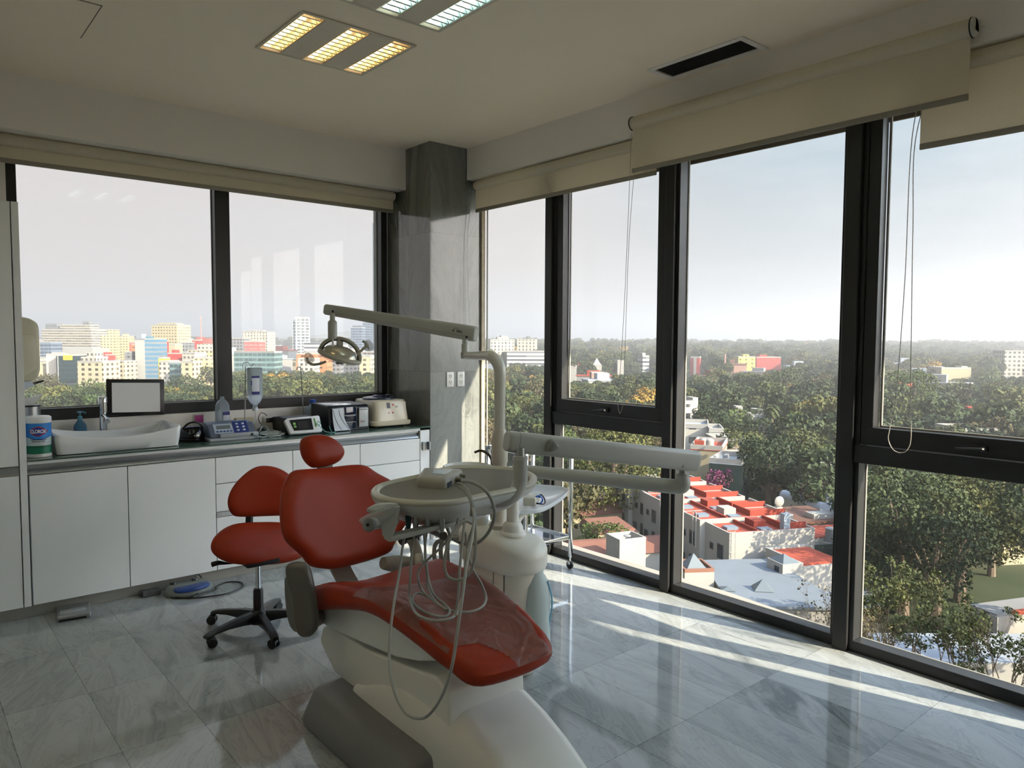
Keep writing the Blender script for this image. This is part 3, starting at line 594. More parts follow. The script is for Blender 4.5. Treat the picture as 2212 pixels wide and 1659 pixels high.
for p_, q_ in (((1.814, .145), (1.863, .168)), ((1.816, .035), (1.852, .055)), ((1.857, .065), (1.862, .10))):
    bm = nb(); box(bm, (p_[0], 5.3205, ZC + p_[1]), (q_[0], 5.3225, ZC + q_[1])); obj('label_print', bm, LBLU, t)
# hanging IV bottle on its pole
t = thing('drip_pole', (1.93, 5.20, ZC), 'thin steel drip pole with double hook holding the hanging bottle', 'drip pole')
bm = nb(); tube(bm, [(1.925, 5.20, 1.005), (1.93, 5.2, 1.20), (1.935, 5.20, 1.405)], .004, 8, 3); tube(bm, [(1.918, 5.2, 1.39), (1.921, 5.2, 1.425), (1.942, 5.2, 1.432), (1.958, 5.2, 1.43), (1.975, 5.2, 1.405), (1.985, 5.2, 1.412), (1.992, 5.2, 1.425)], .003, 8); obj('rod', bm, STEEL, t)
bm = nb(); cyl(bm, (1.925, 5.20, .985), (1.925, 5.20, 1.012), .008); obj('socket', bm, BLKP, t)
t, c = flask('drip_bottle', (2.0, 5.2, 1.395), -1, .105, .285, 'clear drip bottle hung upside down on a hook in front of the window')
for v in t.children[0].data.vertices: pass
bm = nb(); box(bm, (1.965, 5.162, 1.215), (2.018, 5.167, 1.335), .001); obj('label', bm, LWH, t)
for p_, q_ in (((1.964, 1.205), (2.019, 1.226)), ((1.964, 1.322), (2.019, 1.337)), ((1.958, 1.27), (1.965, 1.305))):
    bm = nb(); box(bm, (p_[0], 5.1605, p_[1]), (q_[0], 5.1635, q_[1])); obj('label_print', bm, LBLU, t)
bm = nb(); cyl(bm, (2.0, 5.2, 1.088), (2.0, 5.2, 1.112), .022, .018); obj('cap', bm, mat('frosted cap', (205, 210, 218), .4), t)
bm = nb(); tube(bm, [(2.0, 5.2, 1.09), (2.0, 5.19, 1.06), (1.99, 5.18, 1.02), (1.96, 5.16, .985), (1.965, 5.14, .955), (2.0, 5.12, .94)], .0028, 8); obj('drip_line', bm, mat('clear tubing', (205, 216, 224), .25, alpha=.8), t)
t = thing('drip_pole', (2.43, 5.35, ZC), 'bare thin steel hook pole right of the hanging bottle', 'drip pole')
bm = nb(); tube(bm, [(2.43, 5.35, ZC + .004), (2.425, 5.35, 1.15), (2.412, 5.35, 1.37), (2.405, 5.35, 1.383), (2.392, 5.35, 1.385), (2.382, 5.35, 1.375), (2.380, 5.35, 1.36)], .0035, 8, 5); obj('rod', bm, STEEL, t)
bm = nb(); lathe(bm, [(.001, 0), (.02, 0), (.018, .005), (.005, .008), (.001, .008)], (2.43, 5.35, ZC)); obj('base', bm, STEEL, t)
# carton with yellow and blue print
t = thing('carton', (1.99, 5.40, ZC), 'beige carton with blue and yellow print leaning behind the grey console', 'carton')
bm = nb(); rings(bm, [[V((x, y, ZC + z)) for x, y in P] for z, P in ((0, ((1.90, 5.34), (2.06, 5.34), (2.06, 5.42), (1.90, 5.42))), (.11, ((1.925, 5.365), (2.05, 5.365), (2.05, 5.41), (1.925, 5.41))))]); obj('box', bm, mat('beige card', (192, 182, 150), .6), t)
bm = nb(); prism(bm, [(.0, .01), (.045, .01), (.02, .055), (.028, .075), (.0, .075)], (1.935, 5.341, ZC + .01), (1, 0, 0), (0, .22, 1), (0, -1, 0), .001); obj('print', bm, mat('sky print', (70, 140, 170), .6), t)
bm = nb(); prism(bm, [(.0, 0), (.035, 0), (.012, .045), (.015, .075), (0, .085), (-.014, .05)], (2.015, 5.341, ZC + .008), (1, 0, 0), (0, .22, 1), (0, -1, 0), .001); obj('print', bm, mat('yellow print', (206, 180, 70), .6), t)
# small beige wedge meter
t = thing('charger_unit', (2.17, 5.38, ZC), 'small beige sloping unit with a dark square face beside the console cables', 'charger')
bm = nb(); prism(bm, [(0, 0), (.11, 0), (.085, .108), (.05, .115)], (2.115, 5.42, ZC), (0, -1, 0), (0, 0, 1), (1, 0, 0), .11, .004); obj('body', bm, W_PL2, t)
q = [V((2.13, 5.327, ZC + .055)), V((2.205, 5.327, ZC + .055)), V((2.205, 5.337, ZC + .102)), V((2.13, 5.337, ZC + .102))]
bm = nb(); rings(bm, [[p + V((0, -.004, 0)) for p in q], q]); obj('display', bm, mat('dark face', (58, 56, 54), .4), t)
# grey-blue surgical motor console
def slopebox(bm, x0, x1, P, bev=.006, mi=0): prism(bm, P, (x0, 0, ZC), (0, 1, 0), (0, 0, 1), (1, 0, 0), x1 - x0, bev, 3, mi)
t = thing('surgical_console', (1.81, 5.17, ZC), 'grey and blue sloping console with round white keys and a small grey display', 'medical console')
GBL = mat('slate grey plastic', (92, 102, 122), .4); LG = mat('light grey plastic', (160, 166, 170), .4)
bm = nb(); slopebox(bm, 1.640, 1.952, [(5.05, .018), (5.30, .018), (5.30, .105), (5.20, .118), (5.12, .108), (5.062, .040)], .010); obj('housing', bm, GBL, t, smooth=50)
bm = nb(); slopebox(bm, 1.630, 1.962, [(5.032, .0), (5.31, .0), (5.31, .018), (5.045, .020), (5.034, .012)], .005); box(bm, (1.70, 5.04, ZC + .018), (1.962, 5.075, ZC + .046), .006); obj('base', bm, LG, t, smooth=50)
sn = V((0, -.068, .058)).normalized(); sv = V((0, .058, .068)).normalized()
sp0 = V((0, 5.062, ZC + .040))
def onslope(x, s, off=0.0012): return V((x, 0, 0)) + sp0 + sv * s + sn * off
def plate(bm, x0, x1, s0, s1, off=.001, th=.0015, mi=0):
    rings(bm, [[onslope(x0, s0, o), onslope(x1, s0, o), onslope(x1, s1, o), onslope(x0, s1, o)] for o in (off - .002, off + th)], mi=mi)
sv = V((0, .058, .068)).normalized(); sn = V((0, -.068, .058)).normalized()
bm = nb(); plate(bm, 1.675, 1.80, .010, .086); obj('panel', bm, mat('panel grey', (172, 184, 200), .4), t)
bm = nb(); plate(bm, 1.692, 1.785, .044, .072, .003); obj('display', bm, mat('lcd', (112, 122, 124), .2), t)
bm = nb(); plate(bm, 1.805, 1.905, .004, .100, .001); obj('keypad', bm, mat('royal blue', (42, 62, 128), .35), t)
for i in range(2):
    for j in range(3): bm = nb(); ball(bm, onslope(1.832 + i * .042, .026 + j * .026, .004), .010, 12, (1, .5, .7)); obj('round_key', bm, mat('key white', (224, 228, 234), .4), t)
for i in range(5): bm = nb(); plate(bm, 1.686 + i * .023, 1.701 + i * .023, .018, .030, .003); obj('key', bm, mat('key navy', (52, 78, 130), .4), t)
bm = nb(); cyl(bm, (1.915, 5.045, ZC + .032), (1.915, 5.028, ZC + .030), .010, .008); obj('socket', bm, BLKS, t)
# tangled white cables
rr = random.Random(3)
def tangle(name, c, s, n, r, m, label, cat, seed, zmax=.05):
    q = random.Random(seed); bm = nb(); P = []
    for k in range(n):
        a = k * 1.9 + q.uniform(-.5, .5); w = q.uniform(.3, 1)
        P.append((c[0] + s[0] * w * math.cos(a), c[1] + s[1] * w * math.sin(a), c[2] + r + q.uniform(0, zmax) * (1 - .5 * w)))
    tube(bm, P, r, 7, 8); return tag(obj(name, bm, m, loc=c), label, cat)
M_CW = mat('white cable', (205, 212, 210), .4)
tangle('cable_tangle', (2.075, 5.10, ZC), (.095, .085), 40, .0026, M_CW, 'white cable heap tangled on the counter right of the blue console', 'cable', 5, .05)
tangle('cable_coil', (2.07, 5.25, ZC), (.05, .06), 16, .0035, BLKS, 'dark cable bundle behind the white cable heap', 'cable', 9, .055)
bm = nb(); tube(bm, [(1.915, 5.03, ZC + .030), (1.945, 5.01, ZC + .014), (1.99, 5.02, ZC + .006), (2.03, 5.06, ZC + .012), (2.05, 5.10, ZC + .05), (2.03, 5.14, ZC + .07), (2.0, 5.12, ZC + .04)], .005, 8); obj('cord', bm, mat('grey cord', (150, 158, 160), .4), bpy.data.objects['surgical_console'])
# white and black ultrasonic unit
t = thing('ultrasonic_unit', (2.26, 5.15, ZC), 'white framed black sloping surgical unit with a dark screen and green keys', 'medical console')
bm = nb(); slopebox(bm, 2.175, 2.385, [(5.03, .010), (5.38, .0), (5.40, .075), (5.33, .112), (5.20, .124), (5.10, .120), (5.04, .030)], .012); obj('housing', bm, mat('deep black shell', (16, 18, 22), .4), t, smooth=50)
bm = nb(); prism(bm, [(-.118, 0), (.118, 0), (.126, .008), (.128, .120), (.120, .128), (-.118, .122), (-.142, .105)], (2.290, 4.995, ZC + .016), (1, 0, 0), (0, .45, .893), (0, .893, -.45), .03, .006, 3); obj('front_frame', bm, mat('gloss white', (222, 226, 226), .2), t, smooth=50)
fs = lambda x, s, o=.002: V((2.290 + x, 4.995 + .45 * s - .893 * o, ZC + .016 + .893 * s + .45 * o))
def fplate(bm, P, o=.001, th=.001, mi=0): rings(bm, [[fs(x, s, q) for x, s in P] for q in (o - .003, o + th)], mi=mi)
bm = nb(); fplate(bm, [(-.088, .022), (.058, .020), (.060, .108), (-.108, .104)], .001); obj('screen_panel', bm, mat('charcoal gloss', (34, 36, 40), .15), t)
bm = nb(); fplate(bm, [(-.052, .034), (.022, .032), (.023, .090), (-.053, .090)], .0025); obj('screen', bm, mat('screen off', (58, 58, 60), .12), t)
bm = nb(); fplate(bm, [(-.086, .066), (-.068, .066), (-.068, .082), (-.086, .082)], .003); obj('key', bm, mat('lime key', (150, 200, 110), .4), t); bm = nb(); fplate(bm, [(-.084, .044), (-.066, .044), (-.066, .060), (-.084, .060)], .003); obj('key', bm, mat('lime key', (150, 200, 110), .4), t)
bm = nb(); fplate(bm, [(.078, .040), (.086, .040), (.086, .105), (.078, .105)], .003); obj('pump_lever', bm, mat('leaf green', (90, 160, 60), .35), t)
bm = nb(); tube(bm, [fs(.085, .055, .01), fs(.10, .075, .014), fs(.115, .06, .014), fs(.10, .045, .012), fs(.088, .06, .012), fs(.11, .03, .014), V((2.44, 5.0, ZC + .012)), V((2.49, 4.995, ZC + .004)), V((2.53, 5.02, ZC + .004)), V((2.55, 5.07, ZC + .03)), V((2.53, 5.09, ZC + .055)), V((2.50, 5.06, ZC + .04)), V((2.50, 5.02, ZC + .006))], .0028, 8); obj('tubing', bm, mat('teal tubing', (110, 170, 160), .35), t)
bm = nb(); tube(bm, [(2.10, 5.36, ZC + .06), (2.10, 5.40, ZC + .10), (2.13, 5.42, ZC + .135), (2.165, 5.42, ZC + .12), (2.165, 5.38, ZC + .09)], .0028, 8); obj('cord', bm, BLKP, t)
# jug with blue cap
t = thing('distilled_water_jug', (2.54, 5.42, ZC), 'translucent white jug with a bright blue cap behind the black incubator', 'bottle')
bm = nb(); rings(bm, [[V((2.54 + x * s, 5.42 + y * s, ZC + z)) for x, y in rrect(.118, .10, .03, 6)] for s, z in ((.9, 0), (1, .01), (1, .125), (.96, .150), (.45, .170), (.36, .176), (.36, .188))]); obj('jug', bm, mat('milky plastic', (186, 198, 208), .35, trans=.25), t, smooth=60)
bm = nb(); lathe(bm, [(.001, .184), (.023, .184), (.024, .188), (.023, .214), (.020, .217), (.001, .217)], (2.54, 5.42, ZC)); obj('cap', bm, mat('cap blue', (30, 80, 170), .35), t)
bm = nb(); box(bm, (2.55, 5.364, ZC + .02), (2.598, 5.371, ZC + .11)); obj('label', bm, LBLU, t)
# black incubator box with paper roll-out
t = thing('plasma_incubator', (2.66, 5.22, ZC), 'black table-top incubator with two lit shelves and a paper strip hanging down its door', 'incubator')
A_ = V((2.500, 5.062, 0)); B_ = V((2.830, 5.062, 0)); BK = mat('black enamel', (34, 38, 44), .35)
bm = nb(); slopebox(bm, 2.498, 2.832, [(5.062, .0), (5.36, .0), (5.36, .195), (5.092, .188), (5.068, .170)], .003); obj('casing', bm, BK, t)
bm = nb(); box(bm, (2.505, 5.10, ZC + .1885), (2.70, 5.35, ZC + .197), .001); obj('lid', bm, mat('satin lid', (206, 210, 214), .18, metal=.6), t)
bm = nb(); box(bm, (2.515, 5.055, ZC + .014), (2.725, 5.066, ZC + .176), .003); obj('door', bm, mat('smoked door', (30, 38, 58), .06, coat=.5), t)
bm = nb(); box(bm, (2.60, 5.052, ZC + .060), (2.715, 5.056, ZC + .064)); obj('shelf_edge', bm, STEEL, t); bm = nb(); box(bm, (2.60, 5.052, ZC + .112), (2.715, 5.056, ZC + .116)); obj('shelf_edge', bm, STEEL, t)
bm = nb(); box(bm, (2.742, 5.050, ZC + .022), (2.818, 5.064, ZC + .165), .001); obj('side_plate', bm, mat('light plate', (196, 200, 200), .35), t)
words('PLASMATERM H', .0095, (2.746, 5.0495, ZC + .150), X_, Z_, INK, t); words('bti', .019, (2.768, 5.0495, ZC + .055), X_, Z_, INK, t)
def bird(p, s, par):
    bm = nb(); prism(bm, [(0, 1), (.35, .75), (.5, .35), (.65, .75), (1, 1), (.8, .4), (.6, .1), (.5, -.3), (.42, .1), (.2, .4)], p, X_ * s, Z_ * s, (0, -1, 0), .0008); obj('emblem', bm, REDI, par)
bird((2.750, 5.0495, ZC + .055), .014, t)
bm = nb()
for k in range(12):                                     # paper curling outwards to the right at its foot
    def pp(u, v): return V((2.520 + .085 * u + .045 * (1 - v) ** 2 * (u + .2), 5.050 - .018 * (1 - v) ** 3 - .003, ZC + .006 + .165 * v))
    v0, v1 = k / 12, (k + 1) / 12
    rings(bm, [[pp(0, v0), pp(1, v0), pp(1, v0) + V((0, .0006, 0)), pp(0, v0) + V((0, .0006, 0))], [pp(0, v1), pp(1, v1), pp(1, v1) + V((0, .0006, 0)), pp(0, v1) + V((0, .0006, 0))]], cap=k in (0, 11))
o = obj('paper_strip', bm, PAPER, loc=(2.56, 5.04, ZC)); tag(o, 'pale blue paper strip with two dark lines hanging on the incubator door', 'paper')
bm = nb()
for u0, uu in ((.12, .30), (.62, .30)):
    tube(bm, [pp(u0 - .05 + .42 * (1 - v) ** 1.3 * 1, v) + V((0, -.001, 0)) for v in (.95, .75, .55, .35, .18, .05)], .0013, 6)
obj('line', bm, INK, o)
# centrifuge
t = thing('centrifuge', (3.02, 5.22, ZC), 'cream centrifuge with a round dark lid and control panel at the end of the counter', 'centrifuge')
CR_ = mat('cream enamel', (216, 208, 184), .28, coat=.3)
bm = nb()
def cl(x0, x1, y0, y1, r, z, n=6):
    return [V(((x0 + x1) / 2 + a, (y0 + y1) / 2 + b, ZC + z)) for a, b in rrect(x1 - x0, y1 - y0, r, n)]
rings(bm, [cl(2.860, 3.200, 5.035, 5.40, .05, .012), cl(2.850, 3.208, 5.028, 5.41, .05, .02), cl(2.850, 3.208, 5.028, 5.41, .05, .044), cl(2.872, 3.196, 5.046, 5.40, .05, .052), cl(2.880, 3.178, 5.072, 5.40, .045, .196), cl(2.886, 3.172, 5.082, 5.395, .045, .208), cl(2.92, 3.14, 5.12, 5.36, .04, .212)]); obj('housing', bm, CR_, t, smooth=50)
for x in (2.90, 3.15):
    for y in (5.08, 5.35): bm = nb(); cyl(bm, (x, y, ZC), (x, y, ZC + .014), .016); obj('foot', bm, BLKP, t)
bm = nb(); c0 = (3.02, 5.235, ZC + .208); lathe(bm, [(.001, 0), (.128, 0), (.132, .006), (.130, .014), (.10, .020), (.055, .022), (.050, .030), (.030, .034), (.001, .034)], c0, n=48); obj('lid', bm, mat('dark slate lid', (58, 66, 84), .25), t)
bm = nb(); box(bm, (3.09, 5.20, ZC + .222), (3.12, 5.26, ZC + .245), .006); cyl(bm, (3.07, 5.22, ZC + .226), (3.13, 5.22, ZC + .226), .012); obj('latch', bm, BLKP, t)
def cf(x, z, o=0.0): return V((x, 5.049 + .17 * (z - .052) - o, ZC + z))
def cpl(bm, x0, x1, z0, z1, o): rings(bm, [[cf(x0, z0, q), cf(x1, z0, q), cf(x1, z1, q), cf(x0, z1, q)] for q in (o - .002, o)])
bm = nb(); cpl(bm, 2.945, 3.165, .100, .192, .001); obj('control_panel', bm, mat('panel cream', (214, 210, 196), .3), t)
bm = nb(); cpl(bm, 2.948, 3.022, .101, .120, .002); cpl(bm, 2.990, 3.022, .120, .190, .002); obj('key_strip', bm, mat('slate strip', (50, 56, 72), .35), t)
bm = nb(); cpl(bm, 2.968, 2.976, .107, .114, .0035); obj('key', bm, W_PL, t)
bm = nb(); cpl(bm, 3.000, 3.010, .107, .115, .0035); obj('key', bm, REDI, t)
bm = nb(); cyl(bm, cf(3.040, .112), cf(3.040, .112, .006), .006); obj('knob', bm, REDI, t)
words('bti', .026, cf(3.062, .150, .0018), X_, V((0, .17, 1)), INK, t)
bird(cf(3.036, .162, .0012), .022, t)
# foot pedals on the floor
t = thing('foot_pedal', (1.42, 4.83, 0), 'grey foot control with a blue oval pedal by the cabinet plinth', 'foot pedal')
def oval(c, rx, ry, z, a=.07, n=28): return [V((c[0] + rx * math.cos(q) * math.cos(a) - ry * math.sin(q) * math.sin(a), c[1] + rx * math.cos(q) * math.sin(a) + ry * math.sin(q) * math.cos(a), z)) for q in [2 * math.pi * k / n for k in range(n)]]
bm = nb(); rings(bm, [oval((1.42, 4.84), .145, .092, 0), oval((1.42, 4.84), .150, .096, .012), oval((1.42, 4.845), .145, .088, .03), oval((1.42, 4.86), .125, .065, .048), oval((1.42, 4.87), .10, .045, .055)]); obj('base', bm, mat('pedal grey', (110, 116, 112), .45), t, smooth=60)
bm = nb(); rings(bm, [oval((1.425, 4.80), .108, .058, .030), oval((1.425, 4.80), .112, .060, .042), oval((1.425, 4.80), .104, .054, .050), oval((1.425, 4.80), .08, .04, .052)])
obj('pedal', bm, mat('pedal blue', (28, 62, 128), .4), t, smooth=60)
for x in (1.34, 1.47): bm = nb(); cyl(bm, (x, 4.885, .05), (x, 4.885, .068), .022, .018); obj('button', bm, mat('button dark', (60, 66, 70), .4), t)
bm = nb(); tube(bm, [(1.46, 4.90, .05), (1.50, 4.92, .075), (1.53, 4.925, .03), (1.50, 4.86, .012), (1.42, 4.72, .006), (1.32, 4.745, .006), (1.30, 4.80, .006), (1.38, 4.70, .006), (1.56, 4.64, .006), (1.70, 4.70, .006), (1.73, 4.80, .006), (1.66, 4.86, .006), (1.58, 4.82, .006), (1.55, 4.76, .006), (1.40, 4.70, .009)], .0045, 8); obj('cord', bm, BLKP, t)
t = thing('foot_switch', (.79, 4.86, 0), 'silver rectangular foot switch lying in front of the cabinets at the left', 'foot switch')
Rz = Matrix.Rotation(math.radians(-8), 3, 'Z')
bm = nb(); q = nb(); prism(q, [(-.085, -.10), (.085, -.10), (.085, .10), (-.085, .10)], (0, 0, 0), (1, 0, 0), (0, 1, 0), (0, 0, 1), .035, .010, 3); bmesh.ops.transform(q, matrix=Matrix.Translation((.785, 4.85, 0)) @ Rz.to_4x4(), verts=q.verts); obj('base', q, mat('silver plastic', (150, 154, 156), .3, metal=.5), t, smooth=50)
q = nb(); prism(q, [(-.07, -.09), (.06, -.09), (.06, -.02), (.03, .005), (-.05, .005), (-.07, -.02)], (0, 0, .035), (1, 0, 0), (0, 1, .18), (0, 0, 1), .010, .003); bmesh.ops.transform(q, matrix=Matrix.Translation((.785, 4.85, 0)) @ Rz.to_4x4(), verts=q.verts); obj('treadle', q, mat('silver treadle', (172, 176, 178), .25, metal=.6), t)
q = nb(); box(q, (-.075, -.102, .006), (.060, -.098, .016)); box(q, (.0, .0, .0), (.001, .001, .001)); bmesh.ops.transform(q, matrix=Matrix.Translation((.785, 4.85, 0)) @ Rz.to_4x4(), verts=q.verts); obj('gap', q, BLKP, t)
bm = nb(); ball(bm, (1.175, 4.93, .022), .022, 12, (1.4, .8, 1)); box(bm, (1.16, 4.89, .0), (1.27, 4.94, .04), .012, 3); o = obj('cable_joint', bm, mat('mottled dark plastic', (86, 90, 92), .15, noise=.6, nscale=40), loc=(1.2, 4.9, 0)); tag(o, 'small grey wrapped block on the floor left of the blue pedal', 'power brick')
# socket plates on the column
for k, (x0, lab) in enumerate(((3.455, 'white double socket plate on the marble column, the left one'), (3.561, 'white double socket plate on the marble column, the right one'))):
    t = thing('wall_socket', (x0 + .037, 4.92, 1.277), lab, 'socket', 'wall sockets on the column')
    bm = nb(); box(bm, (x0, 4.913, 1.217), (x0 + .073, 4.9195, 1.337), .002, 2); obj('plate', bm, W_PL, t)
    for z in (1.252, 1.302):
        bm = nb(); prism(bm, rrect(.036, .036, .016, 6), (x0 + .0365, 4.9125, z), X_, Z_, (0, 1, 0), .002); so = obj('outlet', bm, W_PL2, t)
        bm = nb(); box(bm, (x0 + .027, 4.9112, z - .002), (x0 + .030, 4.9126, z + .012)); box(bm, (x0 + .043, 4.9112, z - .002), (x0 + .046, 4.9126, z + .010)); cyl(bm, (x0 + .0365, 4.9112, z - .010), (x0 + .0365, 4.9126, z - .010), .003, n=10); obj('slots', bm, BLKP, so)
# ================================================================ STOOL, DENTAL CHAIR, DELIVERY UNIT
def onpl(x, y, p0, n):
    d = pix(x, y); p0, n = V(p0), V(n); return CP + d * ((p0 - CP).dot(n) / d.dot(n))
def pad(bm, px, p0, n, t, edge, off=0.0, bot=.7, sub=5, bow=0.0, e=2.0, lay=7):
    """upholstered pad whose outline follows the listed picture points on the plane p0, n"""
    n = V(n).normalized()
    if n.dot(CP - V(p0)) < 0: n = -n
    x = n.cross(Z_).normalized(); y = n.cross(x); p0 = V(p0)
    out = [((onpl(a, b, p0, n) - p0).dot(x), (onpl(a, b, p0, n) - p0).dot(y)) for a, b in px]
    out = sp2(out, sub)
    c0 = sum(o[0] for o in out) / len(out); w = max(abs(o[0] - c0) for o in out)
    puff(bm, out, lambda a, b, h: p0 + x * a + y * b + n * (h + off + bow * ((a - c0) / w) ** 2), t, edge, 1.0, bot, lay, e=e)
RED = mat('orange red vinyl', (146, 46, 20), .42, spec=.28, coat=.0, noise=.05, nscale=3)
GRY = mat('warm white shell', (222, 220, 211), .32); GRY2 = mat('grey shell', (124, 122, 116), .38); GRY3 = mat('taupe arm grey', (96, 92, 86), .35); TAUPE = mat('taupe bracket', (150, 142, 130), .4)
SHELL = mat('pale shell', (226, 229, 224), .30)
# ---------------------------------------------------------------- stool
t = thing('operator_stool', (1.52, 3.95, 0), 'orange red operator stool with black five star castor base behind the dental chair', 'stool')
bm = nb(); pad(bm, [(458, 1190), (463, 1160), (500, 1134), (560, 1128), (620, 1131), (662, 1150), (675, 1180), (650, 1205), (600, 1218), (540, 1220), (490, 1213)], (1.52, 3.95, .50), (0.15, -.80, .55), .035, .10, bot=1.2); obj('seat', bm, RED, t, smooth=60)
bm = nb(); box(bm, (1.43, 3.86, .382), (1.61, 4.04, .405), .006); obj('seat_plate', bm, BLKS, t)
bm = nb(); pad(bm, [(489, 1085), (496, 1060), (515, 1035), (545, 1012), (573, 1006), (605, 1013), (635, 1035), (655, 1065), (658, 1095), (645, 1112), (600, 1114), (520, 1116), (497, 1108)], (1.55, 4.10, .72), (-.1, -1, .10), .028, .06, bot=1.0, bow=.03); obj('backrest', bm, RED, t, smooth=60)
bm = nb(); tube(bm, [(1.565, 4.15, .70), (1.56, 4.165, .60), (1.55, 4.15, .48), (1.535, 4.08, .405), (1.53, 3.98, .392)], .022, 4, 6); obj('back_post', bm, BLKS, t)
bm = nb(); cyl(bm, (1.52, 3.95, .22), (1.52, 3.95, .39), .0135, n=24); obj('gas_rod', bm, CHR, t)
bm = nb(); lathe(bm, [(.026, .055), (.027, .07), (.0265, .225), (.022, .235), (.001, .235)], (1.52, 3.95, 0)); obj('column', bm, BLKP, t)
bm = nb(); tube(bm, [(1.46, 3.93, .40), (1.36, 3.95, .405), (1.315, 3.965, .412), (1.285, 3.98, .405)], [.005, .006, .013, .014], 10); obj('lever', bm, BLKP, t)
bm = nb(); lathe(bm, [(.001, .045), (.045, .045), (.050, .065), (.045, .105), (.034, .120), (.001, .120)], (1.52, 3.95, 0)); obj('hub', bm, BLKP, t)
for k in range(5):
    a = math.radians(192 + 72 * k); d = V((math.cos(a), math.sin(a), 0)); s = V((-d.y, d.x, 0)); c = V((1.52, 3.95, 0)); bm = nb(); R = []
    for u, w, z0, z1 in ((.02, .030, .05, .112), (.10, .026, .062, .108), (.19, .023, .068, .096), (.26, .022, .064, .084), (.30, .022, .052, .074), (.315, .016, .052, .068)):
        p = c + d * u; R.append([p + s * (w * q) + Z_ * z for q, z in ((-1, z0), (1, z0), (1, z0 * .4 + z1 * .6), (.6, z1), (-.6, z1), (-1, z0 * .4 + z1 * .6))])
    rings(bm, R); lg = obj('leg', bm, BLKP, t, smooth=35)
    w_ = c + d * .30 + V((.012 * math.cos(k), .012 * math.sin(k), 0)); f = V((math.cos(a + 1.2 + k), math.sin(a + 1.2 + k), 0)); g = V((-f.y, f.x, 0))
    bm = nb(); cyl(bm, w_ + Z_ * .035, w_ + Z_ * .056, .008); ball(bm, w_ + Z_ * .034 + g * .008, .024, 12, (.9, .9, .7))
    for sg in (-1, 1): cyl(bm, w_ + f * (sg * .010) + g * .010 + Z_ * .026, w_ + f * (sg * .023) + g * .010 + Z_ * .026, .026, n=20, bev=.003)
    obj('castor', bm, mat('castor black', (22, 22, 22), .3), t)
# ---------------------------------------------------------------- dental chair
t = chair = thing('dental_chair', (1.62, 2.45, 0), 'reclining dental chair in orange red vinyl on a white lift base, centre of the room', 'dental chair')
def cx_(Y): return 1.57 + .06 * (Y - 1.87)
def hw(Y):
    T = ((1.80, .13), (1.85, .165), (1.95, .20), (2.2, .235), (2.5, .262), (2.75, .295), (2.95, .315), (3.03, .27), (3.06, .2))
    for (a, p), (b, q) in zip(T, T[1:]):
        if a <= Y <= b: return p + (q - p) * (Y - a) / (b - a)
    return T[0][1] if Y < T[0][0] else T[-1][1]
def sz(Y):
    T = ((1.78, .555), (1.9, .588), (2.1, .625), (2.3, .652), (2.45, .655), (2.6, .632), (2.75, .592), (2.9, .548), (3.0, .52), (3.1, .51))
    for (a, p), (b, q) in zip(T, T[1:]):
        if a <= Y <= b: return p + (q - p) * (Y - a) / (b - a)
    return T[0][1] if Y < T[0][0] else T[-1][1]
def szs(Y): return sum(sz(Y + d) for d in (-.08, -.04, 0, .04, .08)) / 5
out = [(cx_(y) + hw(y) * s, y) for s, ys in ((1, [1.82, 1.95, 2.1, 2.3, 2.5, 2.7, 2.88, 3.0]), (-1, [3.0, 2.88, 2.7, 2.5, 2.3, 2.1, 1.95, 1.82])) for y in ys]
out = sp2(out, 6)
bm = nb(); puff(bm, out, lambda a, b, h: V((a, b, szs(b) - .052 + h * (1.0 if h < 0 else 1.0) - (.018 * (1 - min(1, abs(a - cx_(b)) / .2) ** 2) if h > .02 else 0) + (.02 * max(0, 1 - abs(b - 2.75) / .2) * min(1, (a - cx_(b)) / .25) ** 2 if h > .02 else 0))), .050, .075, 1.0, .9, e=2.2)
seat = obj('seat', bm, RED, t, smooth=60)
# clear protective cover over the foot half
bm = nb(); cov = [(cx_(y) + (hw(y) + .006) * s, y) for s, ys in ((1, [1.90, 2.0, 2.15, 2.3, 2.42]), (-1, [2.60, 2.5, 2.3, 2.15, 2.02, 1.97])) for y in ys]; cov = [(1.50, 1.83), (1.60, 1.80)] [::-1] and cov
rr = random.Random(4)
film = bpy.data.materials.new('clear vinyl film'); film.use_nodes = True; ft = film.node_tree; pf = ft.nodes['Principled BSDF']; pf.inputs['Base Color'].default_value = (.30, .20, .16, 1); pf.inputs['Roughness'].default_value = .14; pf.inputs['Alpha'].default_value = .36; pf.inputs['Specular IOR Level'].default_value = .9
fn = nd(ft, 'ShaderNodeTexNoise', i_Scale=7.0, i_Detail=4.0, i_Distortion=2.2); fc = nd(ft, 'ShaderNodeTexCoord'); fb = nd(ft, 'ShaderNodeBump', i_Strength=1.0, i_Distance=.02)
ft.links.new(fc.outputs['Object'], fn.inputs['Vector']); ft.links.new(fn.outputs[0], fb.inputs['Height']); ft.links.new(fb.outputs[0], pf.inputs['Normal'])
def prof(d): d = max(0.0, min(1.0, d / .075)); return .050 * max(0.0, 1 - (1 - d) ** 2.2) ** (1 / 2.2)
bm = nb(); NG = 36; vv = {}
for i in range(NG + 1):
    for j in range(NG + 1):
        s = -1 + 2 * j / NG; y = 1.812 + (2.44 + .10 * max(0, -s) - 1.812) * i / NG; w = hw(max(y, 1.83)) - .004; x = cx_(y) + w * s
        z = szs(y) - .052 + prof(min(w * (1 - abs(s)) + .006, y - 1.806)) + .0035 - .018 * (1 - min(1, abs(x - cx_(y)) / .2) ** 2)
        z += .0018 * math.sin(31 * x + 9 * y) * math.sin(23 * y - 7 * x)
        vv[i, j] = bm.verts.new((x + .004 * s, y - .003 * (i == 0), z))
